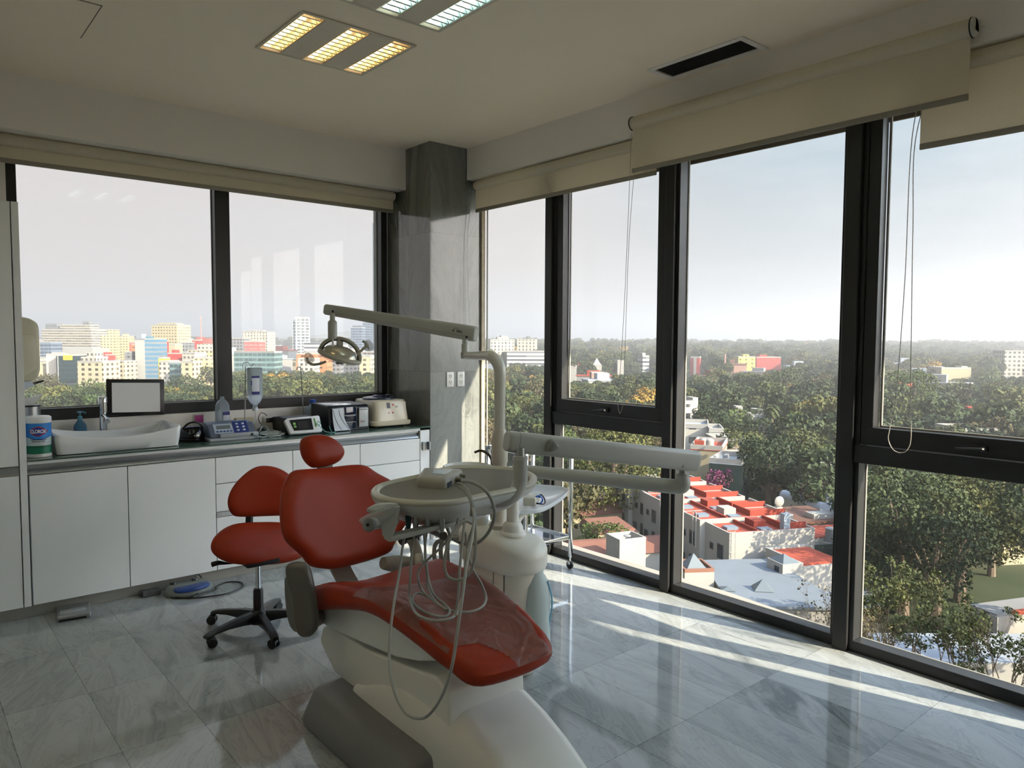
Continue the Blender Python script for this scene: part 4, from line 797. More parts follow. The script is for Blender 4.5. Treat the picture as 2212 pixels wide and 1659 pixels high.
for i in range(NG):
    for j in range(NG):
        if not (i < 7 and j < 17 - i): bm.faces.new((vv[i, j], vv[i, j + 1], vv[i + 1, j + 1], vv[i + 1, j]))
obj('clear_cover', bm, film, t, smooth=80)
nb_ = V((.10, -1, .42))
bm = nb(); pad(bm, [(650, 1015), (700, 1011), (755, 1005), (785, 1008), (808, 1024), (845, 1050), (868, 1090), (872, 1125), (858, 1152), (846, 1178), (835, 1196), (790, 1213), (730, 1228), (695, 1229), (665, 1222), (645, 1200), (612, 1172), (600, 1140), (599, 1100), (604, 1060), (616, 1032), (630, 1019)], (1.66, 3.27, .73), nb_, .042, .075, bot=1.0, bow=.045); obj('backrest', bm, RED, t, smooth=60)
bm = nb(); pad(bm, [(650, 975), (650, 952), (662, 942), (690, 939), (715, 946), (735, 962), (742, 978), (735, 994), (718, 1004), (690, 1010), (673, 1009), (658, 995)], (1.66, 3.42, 1.05), V((.1, -1, .3)), .045, .06, bot=.9); obj('headrest', bm, RED, t, smooth=60)
bm = nb(); box(bm, (1.62, 3.40, .70), (1.70, 3.425, 1.03), .008); tube(bm, [(1.66, 3.36, .50), (1.66, 3.44, .62), (1.66, 3.45, .80)], .035, 12); obj('back_frame', bm, TAUPE, t)
bm = nb()
rings(bm, [[V((1.60 + a, y, z)), V((1.70 + a, y, z)), V((1.70 + a, y + .03, z)), V((1.60 + a, y + .03, z))] for a, y, z in ((.03, 3.33, .52), (.035, 3.28, .46), (.03, 3.20, .42), (.02, 3.08, .41), (0, 2.92, .42))]); obj('back_hinge', bm, TAUPE, t)
# grey armrests, lowered
bm = nb()
arm = [(616, 1228), (625, 1217), (645, 1215), (662, 1222), (672, 1250), (680, 1290), (684, 1330), (684, 1358), (672, 1374), (656, 1378), (643, 1370), (636, 1350), (630, 1310), (622, 1265)]
pad(bm, arm, (1.235, 2.80, .56), (-.72, -.62, 0), .022, .028, bot=1.2, off=-.01); obj('armrest', bm, GRY3, t, smooth=60)
bm = nb(); pad(bm, [(618, 1245), (616, 1262), (617, 1300), (625, 1345), (640, 1365), (650, 1350), (645, 1300), (635, 1250)], (1.255, 2.86, .55), (-.72, -.62, 0), .012, .015); obj('armrest_back', bm, mat('armrest shell', (110, 112, 108), .4), t)
bm = nb(); tube(bm, [(1.26, 2.84, .42), (1.33, 2.90, .405), (1.42, 2.95, .41)], [.022, .035, .04], 14); obj('arm_bracket', bm, GRY2, t)
bm = nb(); tube(bm, [(2.03, 3.30, .545), (2.06, 3.21, .60), (2.06, 3.10, .645), (2.04, 2.98, .655), (2.02, 2.90, .66)], [.022, .026, .020, .019, .021], 12); obj('armrest', bm, mat('armrest dark', (66, 62, 58), .3), t)
bm = nb(); tube(bm, [(1.84, 3.16, .50), (1.93, 3.17, .475), (2.0, 3.17, .455), (2.06, 3.17, .47)], [.03, .045, .045, .035], 12); tube(bm, [(2.05, 3.17, .46), (2.06, 3.22, .54), (2.05, 3.26, .57)], [.035, .028, .022], 12); obj('arm_bracket', bm, TAUPE, t)
bm = nb(); cyl(bm, (2.0, 3.12, .475), (2.03, 3.10, .475), .05, n=28, bev=.006); obj('pivot_cap', bm, mat('cap cream', (188, 180, 164), .35), t)
# white shell under the seat
P = [(2.96, .455), (2.55, .552), (2.30, .572), (1.99, .568), (1.99, .548), (2.05, .505), (2.18, .46), (2.33, .425), (2.47, .41), (2.69, .387), (2.93, .37), (2.955, .385)]
bm = nb(); prism(bm, P, (1.405, 0, 0), (0, 1, 0), (0, 0, 1), (1, 0, 0), .39, .010, 3); obj('seat_shell', bm, SHELL, t, smooth=35)
P = [(2.995, .262), (2.995, .285), (2.97, .34), (2.90, .378), (2.6, .368), (2.3, .40), (2.1, .43), (2.02, .40), (2.0, .2), (2.3, .10), (2.64, .10), (2.66, .165), (2.86, .172)]
bm = nb(); prism(bm, P, (1.425, 0, 0), (0, 1, 0), (0, 0, 1), (1, 0, 0), .34, .014, 3); obj('lift_arm', bm, GRY, t, smooth=35)
bm = nb(); R = []
for y, xl, xr, zt, ro in ((2.655, 1.40, 1.80, .20, .02), (2.60, 1.396, 1.805, .215, .03), (2.45, 1.393, 1.81, .29, .07), (2.30, 1.392, 1.812, .342, .10), (2.15, 1.392, 1.812, .350, .11), (2.02, 1.393, 1.808, .328, .11), (1.90, 1.395, 1.80, .292, .10), (1.78, 1.40, 1.785, .248, .09), (1.66, 1.42, 1.765, .19, .075), (1.56, 1.45, 1.735, .125, .06), (1.50, 1.49, 1.70, .07, .04), (1.475, 1.53, 1.67, .02, .01)):
    s = [V((xl, y, .004)), V((xl, y, max(.006, (zt - ro) * .5))), V((xl + .004, y, max(.008, zt - ro)))]
    for k in range(1, 8):
        a = math.pi / 2 * k / 8; s.append(V((xl + .004 + ro * 1.2 * (1 - math.cos(a)), y, zt - ro + ro * math.sin(a))))
    for k in range(7, 0, -1):
        a = math.pi / 2 * k / 8; s.append(V((xr - ro * .9 * (1 - math.cos(a)), y, zt - ro + ro * math.sin(a))))
    s += [V((xr, y, max(.008, zt - ro))), V((xr, y, .004))]; R.append(s)
rings(bm, R); obj('base_cover', bm, GRY, t, smooth=50)
bm = nb(); R = []
def rr_(x0, x1, y0, y1, r, z): return [V(((x0 + x1) / 2 + a, (y0 + y1) / 2 + b, z)) for a, b in rrect(x1 - x0, y1 - y0, r, 6)]
R = [rr_(1.275, 1.90, 2.06, 2.86, .05, 0.002), rr_(1.262, 1.91, 2.05, 2.872, .05, .03), rr_(1.302, 1.89, 2.065, 2.835, .045, .150), rr_(1.315, 1.88, 2.075, 2.82, .04, .165), rr_(1.36, 1.84, 2.12, 2.78, .035, .178)]
rings(bm, R); obj('floor_box', bm, mat('grey base plastic', (122, 122, 121), .42), t, smooth=50)
bm = nb(); cyl(bm, (1.392, 2.628, .158), (1.384, 2.628, .158), .011, n=20); obj('screw', bm, STEEL, t)
bm = nb(); tube(bm, [(1.70, 2.60, .372), (1.58, 2.33, .368), (1.45, 2.40, .365)], .007, 8); obj('cable', bm, BLKP, t)
# ---------------------------------------------------------------- side unit with cuspidor
t = unit_ = thing('dental_side_unit', (2.285, 2.78, 0), 'white dental side unit with spittoon bowl and arm posts right of the chair', 'dental unit')
def stad(y0, y1, r, z, cx=2.285, n=14, tilt=None):
    o = []
    for k in range(n + 1): a = math.pi * k / n; o.append((cx + r * math.cos(a), y1 + r * math.sin(a)))
    for k in range(n + 1): a = math.pi + math.pi * k / n; o.append((cx + r * math.cos(a), y0 + r * math.sin(a)))
    return [V((x, y, z(x, y) if callable(z) else z)) for x, y in o]
bm = nb(); rings(bm, [stad(2.70, 2.90, .108, .004), stad(2.69, 2.90, .112, .02), stad(2.68, 2.90, .118, .52)]); obj('cabinet_body', bm, mat('unit beige white', (214, 207, 192), .35), t, smooth=50)
bm = nb(); box(bm, (2.175, 2.63, .02), (2.1775, 2.634, .52)); tube(bm, [(2.166, 2.70, .02), (2.166, 2.70, .52)], .0015, 6, 1); obj('door_seam', bm, mat('seam dark', (60, 56, 50), .7), t)
zt = lambda y: .60 + .065 * min(1, max(0, (y - 2.50) / .22)) ** .8
bm = nb(); rings(bm, [stad(2.665, 2.90, .122, .505), stad(2.66, 2.90, .134, .515), stad(2.66, 2.90, .140, .535), stad(2.66, 2.90, .141, .575), stad(2.66, 2.90, .141, lambda x, y: zt(y) - .022), stad(2.66, 2.90, .133, lambda x, y: zt(y) - .006), stad(2.67, 2.90, .10, lambda x, y: zt(y) + .006), stad(2.69, 2.90, .05, lambda x, y: zt(y) + .012)]); obj('top_cover', bm, mat('unit cover white', (220, 217, 205), .3), t, smooth=60)
bm = nb(); c0 = (2.335, 2.60, 0)
lathe(bm, [(.001, .05), (.05, .05), (.075, .08), (.080, .14), (.080, .38), (.074, .44), (.055, .475), (.045, .49), (.045, .51)], c0, n=30); obj('water_bottle', bm, mat('frosted bottle', (206, 218, 216), .28, trans=.3, ior=1.2), t, smooth=60)
bm = nb(); tube(bm, [(2.365, 2.535, .46), (2.385, 2.525, .36), (2.37, 2.53, .25), (2.35, 2.54, .12)], .004, 8); obj('bottle_tube', bm, mat('pale blue tube', (120, 180, 210), .3), t)
# posts
PB = V((2.285, 2.70, 0)); LP_ = V((2.30, 2.82, 0))
bm = nb(); lathe(bm, [(.001, .655), (.062, .655), (.066, .668), (.060, .678), (.052, .684), (.048, .708), (.040, .722), (.029, .728), (.029, .99), (.001, .99)], PB, n=36); ap = obj('arm_post', bm, GRY, t, smooth=40)
bm = nb(); lathe(bm, [(.001, .665), (.05, .665), (.052, .69), (.040, .70), (.036, .71), (.036, .99), (.040, 1.0), (.040, 1.12), (.030, 1.16), (.001, 1.16)], LP_, n=36); obj('lamp_post_sleeve', bm, mat('post cream', (196, 192, 178), .32), t, smooth=40)
bm = nb(); lathe(bm, [(.001, .66), (.045, .66), (.048, .70), (.04, .72), (.001, .72)], (2.26, 2.93, 0), n=32); obj('cup_holder', bm, GRY, t)
bm = nb(); lathe(bm, [(.001, .72), (.036, .72), (.040, .80), (.038, .80), (.001, .73)], (2.26, 2.93, 0), n=32); obj('wrapped_cup', bm, mat('clear wrap', (190, 184, 172), .15, alpha=.6, noise=.5, nscale=30), t)
# spittoon
cb = V((2.335, 3.13, 0))
bm = nb(); lathe(bm, [(.001, .56), (.08, .56), (.095, .62), (.105, .80), (.118, .90), (.128, .925), (.130, .932), (.124, .935), (.112, .925), (.085, .885), (.04, .865), (.001, .86)], cb, n=44); obj('bowl', bm, mat('bowl ceramic', (222, 222, 218), .15, coat=.3), t, smooth=50)
bm = nb(); box(bm, (2.30, 3.02, .930), (2.37, 3.055, .940), .004); obj('bowl_screen', bm, W_PL, t)
bm = nb(); tube(bm, [cb + V((.125, -.06, .84)), cb + V((.125, -.06, .93)), cb + V((.11, -.045, .985)), cb + V((.075, -.02, 1.01)), cb + V((.045, 0, 1.0))], [.009, .009, .008, .007, .006], 10); obj('rinse_spout', bm, mat('dark taupe metal', (84, 76, 68), .3, metal=.6), t)
# suction hoses hanging behind
for k, (a, b) in enumerate(((942, 1165), (955, 1160), (968, 1155))):
    p = dep(a, b, 3.75); bm = nb(); tube(bm, [V((2.19, 3.0 + .02 * k, .60)), p + V((0, 0, -.02)), p + V((0, 0, -.16)), p + V((.03, 0, -.30)), V((2.17, 3.0, .20 + .03 * k))], [.010, .011, .011, .010, .009], 10); obj('suction_hose', bm, mat('suction grey', (138, 134, 126), .4), t)
# side tray
bm = nb(); q = [onz(1110, 1052, .725), onz(1180, 1052, .725), onz(1222, 1058, .725), onz(1224, 1068, .725), onz(1195, 1090, .725), onz(1165, 1103, .725), onz(1125, 1107, .725), onz(1105, 1106, .725)]
pts = sp2([(p.x, p.y) for p in q], 5); cc = V((sum(a for a, b in pts) / len(pts), sum(b for a, b in pts) / len(pts), 0))
def lp(s, z): return [V((cc.x + (a - cc.x) * s, cc.y + (b - cc.y) * s, z)) for a, b in pts]
rings(bm, [lp(.97, .712), lp(1.0, .716), lp(1.01, .732), lp(1.0, .738), lp(.96, .736), lp(.93, .728)]); obj('side_tray', bm, mat('tray white', (214, 220, 224), .2), t, smooth=50)
bm = nb(); tube(bm, [(2.40, 2.84, .60), (2.46, 2.86, .69), cc + V((-.05, 0, .70))], .022, 12); obj('tray_bracket', bm, GRY, t)
zt_ = .738
# device with blue and black plugs on the side tray
p = onz(1150, 1088, zt_); t2 = thing('curing_light_base', p, 'white device with blue and black cords on the side tray by the glass wall', 'device')
Rr = Matrix.Rotation(math.radians(38), 3, 'Z')
bm = nb(); box(bm, p + V((-.07, -.035, .0)), p + V((.055, .035, .045)), .010, 3, Rr); obj('body', bm, W_PL2, t2)
bm = nb(); tube(bm, [p + V((-.06, .04, .06)), p + V((-.01, .06, .062)), p + V((.03, .07, .06))], [.012, .013, .012], 12); obj('handpiece', bm, mat('grey grip', (150, 148, 138), .4), t2)
bm = nb(); tube(bm, [p + V((-.02, -.03, .035)), p + V((.0, -.05, .05)), p + V((.03, -.045, .03)), p + V((.035, -.035, .01)), p + V((.0, -.05, .008))], .004, 8); obj('cord', bm, mat('bright blue cord', (30, 100, 200), .35), t2)
bm = nb(); tube(bm, [p + V((-.04, -.035, .02)), p + V((-.01, -.06, .012)), p + V((.03, -.06, .006)), p + V((.06, -.03, .02)), p + V((.045, -.02, .045)), p + V((.02, -.03, .04))], [.008, .004, .004, .004, .004, .007], 8); obj('cord', bm, BLKP, t2)
# ---------------------------------------------------------------- delivery arm and instrument tray
t = deliv = thing('delivery_system', (2.285, 2.70, .70), 'white instrument tray with hanging handpieces on a two part arm over the dental chair', 'dental delivery unit')
D1, D2, D3 = 2.90, 3.36, 3.50
LW = mat('arm white', (178, 179, 173), .3)
pe = dep(1478, 1040, D2); lowL = V((2.285, 2.70, dep(1110, 1012, 3.6).z))
bm = nb(); e1 = dep(1466, 1052, D2); tube(bm, [lowL, lowL + (e1 - lowL) * .1, lowL + (e1 - lowL) * .5, lowL + (e1 - lowL) * .93, e1 + V((0.012, -.008, .004)), dep(1474, 1032, D2), dep(1474, 1022, D2)], [.026, .029, .032, .034, .034, .032, .029], 20); obj('lower_arm', bm, LW, t, smooth=50)
bm = nb(); cyl(bm, dep(1474, 1036, D2), dep(1474, 1024, D2), .0315, n=30, bev=.003); obj('collar', bm, LW, t)
bm = nb(); cyl(bm, dep(1474, 1024, D2), dep(1474, 1006, D2), .017, n=24); obj('pivot_pin', bm, STEEL, t); bm = nb(); cyl(bm, dep(1124, 990, D1), dep(1123, 968, D1), .019, n=24); obj('pivot_pin', bm, STEEL, t)
def beam(bm, a, b, h0, h1, w0, w1, n=8, cap=.02):
    """bevelled box beam from a to b"""
    a, b = V(a), V(b); d = (b - a).normalized(); s = d.cross(Z_).normalized(); u = s.cross(d)
    def sec(p, h, w, k=1.0): return [p + s * (x * k) + u * (y * k) for x, y in rrect(w, h, min(w, h) * .28, 4)]
    rings(bm, [sec(a, h0, w0, .80), sec(a + d * .006, h0, w0, .94), sec(a + d * cap, h0, w0), sec(b - d * cap, h1, w1), sec(b - d * .006, h1, w1, .94), sec(b, h1, w1, .80)])
bL, bR = dep(1094, 953, D1), dep(1505, 996, D2)
bm = nb(); beam(bm, bL, bR, .082, .092, .065, .065); obj('upper_arm', bm, LW, t, smooth=40)
for s_, e_ in ((.035, D1), ):
    q = bL + (bR - bL) * .045; bm = nb(); beam(bm, q - (bR - bL).normalized() * .0015, q + (bR - bL).normalized() * .0015, .0835, .0835, .0665, .0665, cap=.0006); obj('seam', bm, mat('seam grey', (120, 118, 110), .6), t)
dn = (bR - bL).normalized(); sn_ = dn.cross(Z_).normalized(); sn_ = sn_ if sn_.dot(CP - bL) > 0 else -sn_
def onbeam(x, y, off=.033): return onpl(x, y, bL + sn_ * off, sn_)
for x, y, r_ in ((1128, 970, .0065), (1477, 1007, .0065)):
    p = onbeam(x, y); bm = nb(); cyl(bm, p, p + sn_ * .003, r_, n=18); obj('screw', bm, STEEL, t)
bm = nb(); kk = [onbeam(x, y, .0335) for x, y in ((1176, 975), (1181, 960), (1186, 950), (1191, 948), (1196, 953), (1204, 962), (1206, 968), (1200, 972), (1188, 976))]; c_ = sum(kk, V()) / len(kk)
rings(bm, [kk, [p + sn_ * .012 + (c_ - p) * .08 for p in kk], [p + sn_ * .018 + (c_ - p) * .3 for p in kk]]); obj('brake_knob', bm, mat('knob grey', (132, 130, 122), .4), t, smooth=50)
# elbow down to the tray
TZ = 1.03
bm = nb(); tube(bm, [dep(1124, 990, D1), dep(1124, 1015, D1), dep(1123, 1042, D1), dep(1112, 1066, D1 - .01), dep(1088, 1080, D1 - .02), dep(1050, 1082, D1 - .03), dep(1010, 1080, D1 - .02)], [.027, .0285, .0285, .0285, .029, .028, .024], 20); obj('elbow', bm, LW, t, smooth=60)
bm = nb(); cyl(bm, dep(1124, 995, D1), dep(1124, 985, D1), .0295, n=30, bev=.002); obj('collar', bm, LW, t)
rim_ = [(803, 1060), (812, 1048), (840, 1038), (900, 1025), (948, 1012), (975, 1006), (1020, 1005), (1090, 1008), (1132, 1014), (1155, 1024), (1158, 1033), (1148, 1044), (1110, 1055), (1050, 1067), (1000, 1078), (960, 1083), (900, 1083), (845, 1078), (815, 1070)]
rw = [onz(x, y, TZ) for x, y in rim_]; out = sp2([(p.x, p.y) for p in rw], 5)
cc = V((sum(a for a, b in out) / len(out), sum(b for a, b in out) / len(out), 0))
def tl(ins, z, sh=0):
    o = []
    for a, b in out:
        q = V((a, b, 0)) - cc; L = q.length; o.append(cc + q * ((L - ins) / L) + Z_ * (z + sh))
    return o
M_TR = mat('tray rim beige', (186, 182, 166), .32); M_TW = mat('tray under white', (196, 198, 192), .3)
bm = nb(); rings(bm, [tl(.30, .905), tl(.14, .908), tl(.10, .925), tl(.065, .955), tl(.03, .975), tl(.008, .99), tl(0.0, 1.005), tl(-.002, 1.012)]); obj('tray_body', bm, M_TW, t, smooth=60)
bm = nb(); rings(bm, [tl(.0, 1.012), tl(-.004, 1.016), tl(-.004, 1.024), tl(.002, 1.030), tl(.012, 1.033), tl(.022, 1.030), tl(.030, 1.022)], cap=False); obj('tray_rim', bm, M_TR, t, smooth=60)
bm = nb(); rings(bm, [tl(.030, 1.022), tl(.036, 1.010), tl(.045, 1.003), tl(.2, 1.002)], cap=True); obj('tray_mat', bm, mat('tray liner taupe', (118, 112, 102), .55), t, smooth=60)
bm = nb(); R = [[onz(x, y, z) for x, y in sp2([(838, 1092), (880, 1104), (940, 1112), (1000, 1108), (1045, 1096), (1040, 1084), (960, 1078), (880, 1080)], 4)] for z in (.92,)]
b0 = R[0]; cb_ = sum(b0, V()) / len(b0); rings(bm, [b0, [cb_ + (p - cb_) * .98 + Z_ * -.035 for p in b0], [cb_ + (p - cb_) * .88 + Z_ * -.05 for p in b0]]); obj('control_housing', bm, M_TW, t, smooth=50)
# holder bar with the wrapped knob
a_, b_ = dep(836, 1163, 2.62), dep(1005, 1122, 2.78)
bm = nb(); beam(bm, a_, b_, .020, .016, .05, .05); obj('holder_bar', bm, LW, t)
bm = nb(); q = [dep(x, y, 2.60) for x, y in ((822, 1130), (840, 1098), (862, 1095), (858, 1125), (850, 1150), (846, 1164), (832, 1166), (826, 1155))]; w_ = (q[1] - q[0]).cross(q[2] - q[0]).normalized(); rings(bm, [q, [p - w_ * .035 * (1 if w_.dot(CF) < 0 else -1) for p in q]]); obj('holder_plate', bm, LW, t)
bm = nb(); cyl(bm, dep(797, 1133, 2.56), dep(850, 1122, 2.72), .021, .026, n=28, bev=.003); obj('grip', bm, mat('grip grey', (158, 158, 150), .4), t)
bm = nb(); cyl(bm, dep(795, 1134, 2.54), dep(801, 1133, 2.56), .0235, n=28, bev=.004); obj('grip_end', bm, mat('end cap grey', (112, 114, 112), .4), t)
bm = nb(); cyl(bm, dep(793.5, 1134, 2.535), dep(794.5, 1134, 2.54), .005, n=16); obj('grip_screw', bm, BLKP, t)
CLW = mat('clear barrier film', (196, 200, 200), .12, alpha=.42)
bm = nb(); q0 = [(776, 1122), (800, 1108), (830, 1098), (855, 1092), (862, 1100), (846, 1120), (820, 1134), (795, 1138), (782, 1132)]
for x_, r_ in ((0, 1),): pad(bm, q0, dep(815, 1118, 2.60), (-.5, -.8, .2), .014, .02)
obj('barrier_film', bm, CLW, t, smooth=60)
bm = nb(); pad(bm, [(792, 1100), (815, 1088), (850, 1086), (862, 1092), (850, 1104), (820, 1108), (800, 1108)], dep(825, 1098, 2.62), (-.4, -.8, .5), .012, .018); obj('hand_grip', bm, LW, t, smooth=60)
# handpieces under the front edge
for k, (x, y) in enumerate(((882, 1118), (898, 1126), (925, 1122), (955, 1120))):
    p = dep(x, y, 2.70); bm = nb(); tube(bm, [p + V((0, 0, .05)), p, p + V((0, 0, -.03)), p + V((0, 0, -.05))], [.009, .011, .010, .006], 12); obj('handpiece', bm, mat('handpiece teal', (40, 84, 84), .35) if k == 0 else STEEL, t)
M_HO = mat('hose grey', (150, 150, 142), .38)
def hose(P, r, m=M_HO, nm='hose'):
    bm = nb(); tube(bm, [(onz(x, y, d[1]) if isinstance(d, tuple) else dep(x, y, d)) for x, y, d in P], r, 10, 8); obj(nm, bm, m, t, smooth=70)
Z = lambda z: ('z', z)
hose([(877, 1140, 2.70), (870, 1180, 2.66), (862, 1240, 2.60), (850, 1310, 2.52), (843, 1370, 2.46), (841, 1430, 2.40), (848, 1480, 2.34), (862, 1518, 2.28), (880, 1543, 2.24), (903, 1552, 2.20), (925, 1545, 2.16), (950, 1512, 2.14), (968, 1470, 2.13), (980, 1420, 2.14), (990, 1350, 2.18), (1000, 1280, 2.24), (1008, 1220, 2.32), (1018, 1170, 2.42), (1024, 1120, 2.52), (1018, 1085, 2.60)], .0048)
hose([(897, 1140, 2.72), (890, 1190, 2.70), (886, 1250, 2.66), (885, 1285, Z(.685)), (890, 1310, Z(.672)), (905, 1330, Z(.668)), (940, 1341, Z(.668)), (975, 1335, Z(.67)), (985, 1320, Z(.672)), (990, 1280, 2.55), (994, 1220, 2.58), (1000, 1160, 2.62), (1004, 1120, 2.66)], .0048)
hose([(915, 1140, 2.74), (918, 1180, 2.74), (924, 1240, Z(.70)), (935, 1280, Z(.675)), (960, 1305, Z(.672)), (972, 1320, Z(.672)), (960, 1332, Z(.668)), (925, 1325, Z(.668)), (895, 1305, Z(.67)), (893, 1288, Z(.675)), (905, 1281, Z(.676)), (930, 1290, Z(.67))], .0045)
hose([(923, 1140, 2.76), (918, 1190, 2.76), (922, 1235, 2.74), (925, 1270, Z(.68)), (942, 1300, Z(.672)), (970, 1318, Z(.67)), (1010, 1322, Z(.662)), (1040, 1312, Z(.66)), (1050, 1292, Z(.662)), (1040, 1262, 2.72), (1022, 1230, 2.70), (1010, 1190, 2.70), (1005, 1150, 2.70)], .0045)
hose([(990, 1120, 2.72), (980, 1150, 2.70), (955, 1180, 2.70), (925, 1208, 2.70), (905, 1232, 2.68), (904, 1255, 2.66), (914, 1278, Z(.69)), (940, 1300, Z(.674)), (965, 1318, Z(.67))], .0045)
hose([(1018, 1130, 2.60), (1005, 1125, 2.58), (985, 1140, 2.56), (968, 1175, 2.54), (960, 1210, 2.54), (964, 1240, 2.54), (980, 1252, 2.54), (1000, 1250, 2.54), (1018, 1232, 2.54), (1026, 1195, 2.54), (1027, 1150, 2.54), (1025, 1110, 2.56), (1015, 1070, 2.60), (1000, 1048, 2.64), (988, 1044, 2.66)], .0052)
hose([(1028, 1120, 2.62), (1012, 1170, 2.66), (1006, 1220, 2.62), (1000, 1280, Z(.69)), (985, 1330, Z(.67))], .0042)
hose([(962, 1128, 2.76), (975, 1160, 2.74), (1000, 1174, 2.72), (1030, 1173, 2.70), (1055, 1150, 2.66), (1068, 1115, 2.62), (1062, 1080, 2.60), (1045, 1056, 2.60), (1020, 1042, 2.64), (998, 1040, 2.68)], .0062)
hose([(990, 1050, 2.66), (1005, 1060, 2.62), (1018, 1085, 2.58), (1018, 1115, 2.58)], .0058)
# electric motor box lying in the tray
c_ = onz(962, 1066, 1.012); t2 = thing('motor_control_box', c_, 'grey white control box with plugged hoses lying in the instrument tray', 'device')
ang = math.atan2((onz(1000, 1063, 1.01) - onz(900, 1052, 1.01)).y, (onz(1000, 1063, 1.01) - onz(900, 1052, 1.01)).x)
fl, fr_, bk_, br_ = onz(899, 1060, 1.006), onz(962, 1066, 1.006), onz(915, 1036, 1.006), onz(1003, 1040, 1.006)
A0, A1, A2, A3 = fl, fr_, br_, bk_
mid = (A0 + A1 + A2 + A3) / 4
def bx4(s, z): return [mid + (p - mid) * s + Z_ * z for p in (A0, A1, A2, A3)]
def rnd4(s, z, r=.12):
    Q = bx4(s, z); o = []
    for i in range(4):
        p, a, b = Q[i], Q[i - 1], Q[(i + 1) % 4]
        for k in range(5):
            u = k / 4; o.append(p + (a - p) * r * (1 - u) ** 2 + (b - p) * r * u ** 2)
    return o
bm = nb(); rings(bm, [rnd4(.96, .0), rnd4(1.0, .004), rnd4(1.0, .030), rnd4(.98, .046), rnd4(.92, .053), rnd4(.7, .055)]); obj('case', bm, mat('box warm grey', (164, 160, 148), .35), t2, smooth=50)
nn = ((A2 - A1).cross(Z_)).normalized(); nn = nn if nn.dot(A1 - A0) > 0 else -nn; al = (A2 - A1).normalized(); L12 = (A2 - A1).length
def onface(u, z, o=.001): return A1 + al * (L12 * u) + Z_ * z + nn * o
bm = nb(); rings(bm, [[onface(.10, .012, o), onface(.30, .012, o), onface(.30, .036, o), onface(.10, .036, o)] for o in (-.002, .0025)]); obj('connector', bm, mat('port navy', (26, 34, 52), .4), t2)
bm = nb(); cyl(bm, onface(.55, .030, -.002), onface(.55, .030, .022), .0115, .0095, n=20); cyl(bm, onface(.78, .034, -.002), onface(.78, .034, .022), .009, .007, n=20); obj('plug', bm, mat('plug olive', (132, 128, 110), .4), t2)
bm = nb(); cyl(bm, onface(.28, .010, -.002), onface(.28, .010, .03), .0065, n=14); obj('plug', bm, BLKP, t2)
bm = nb(); P_ = [bx4(.45, .0555)[i] + (A2 - A0) * .08 for i in range(4)]; rings(bm, [P_, [p + Z_ * .001 for p in P_]]); obj('window_strip', bm, mat('pale blue strip', (176, 192, 200), .15), t2)
# ---------------------------------------------------------------- operating light
t = thing('dental_light', LP_ + V((0, 0, 1.16)), 'white dental operating light with looped reflector head on a long cranked arm', 'dental light')
DP = 3.68
bm = nb(); q = dep(1083, 800, DP); pz = lambda x, y, d=DP: dep(x, y, d)
top = LP_ + Z_ * 1.44
tube(bm, [LP_ + Z_ * 1.155, LP_ + Z_ * 1.25, LP_ + Z_ * 1.36, LP_ + Z_ * 1.44, LP_ + V((-.004, .012, 1.485)), LP_ + V((-.01, .05, 1.515)), LP_ + V((.0, .11, 1.520)), LP_ + V((.01, .22, 1.517)), LP_ + V((.02, .30, 1.516)), LP_ + V((.022, .33, 1.518))], [.026, .027, .028, .029, .030, .028, .024, .021, .020, .018], 24); obj('crank_post', bm, mat('post white', (204, 202, 192), .16, coat=.4), t, smooth=60)
e_ = LP_ + V((.02, .315, 0)); ez = e_.z
bm = nb(); lathe(bm, [(.001, 1.500), (.021, 1.500), (.022, 1.53), (.018, 1.535), (.018, 1.575), (.014, 1.578), (.014, 1.60), (.001, 1.60)], e_, n=30); obj('knuckle', bm, LW, t)
dR = V(e_ - CP).dot(CF)
a_ = dep(1029, 722, dR - .02); b_ = dep(703, 668, 4.35)
bm = nb(); beam(bm, a_, b_, .082, .062, .06, .045, cap=.015); obj('balance_arm', bm, LW, t, smooth=40)
dd = (b_ - a_).normalized(); ss = dd.cross(Z_).normalized(); ss = ss if ss.dot(CP - a_) > 0 else -ss; uu = ss.cross(dd); uu = uu if uu.z > 0 else -uu
bm = nb(); q0, q1 = a_ + dd * .01 + ss * .0302 - uu * .018, b_ - dd * .01 + ss * .0228 - uu * .010
rings(bm, [[q0 + uu * k + ss * j for k, j in ((-.0007, 0), (.0007, 0), (.0007, .0006), (-.0007, .0006))], [q1 + uu * k + ss * j for k, j in ((-.0007, 0), (.0007, 0), (.0007, .0006), (-.0007, .0006))]]); obj('arm_seam', bm, mat('seam grey', (120, 118, 110), .6), t)
for x, y, o_ in ((1008, 728, .031), (719, 672.5, .0235)):
    p = onpl(x, y, (a_ if x > 900 else b_) + ss * o_, ss); bm = nb(); cyl(bm, p, p + ss * .002, .0065, n=18); obj('screw', bm, BLKP, t)
wp = onpl(977, 716, a_ + ss * .0305, ss); wd = -dd if (-dd).dot(CR) > 0 else dd; wu = uu
words('a', .026, wp, wd, wu, INK, t, bold=.0002); words('dec', .026, wp + wd * .024, wd, wu, INK, t, bold=.0002)
bm = nb(); tube(bm, [wp + wd * .012 + wu * .012 + ss * .0005, wp + wd * .013 + wu * .019 + ss * .0005, wp + wd * .0185 + wu * .023 + ss * .0005, wp + wd * .024 + wu * .020 + ss * .0005, wp + wd * .0245 + wu * .014 + ss * .0005], .0009, 6); obj('emblem', bm, INK, t)
DL = 4.28
h0 = dep(718, 678, DL)
bm = nb(); cyl(bm, h0, dep(718, 692, DL), .0145, n=24); obj('drop_pin', bm, LW, t)
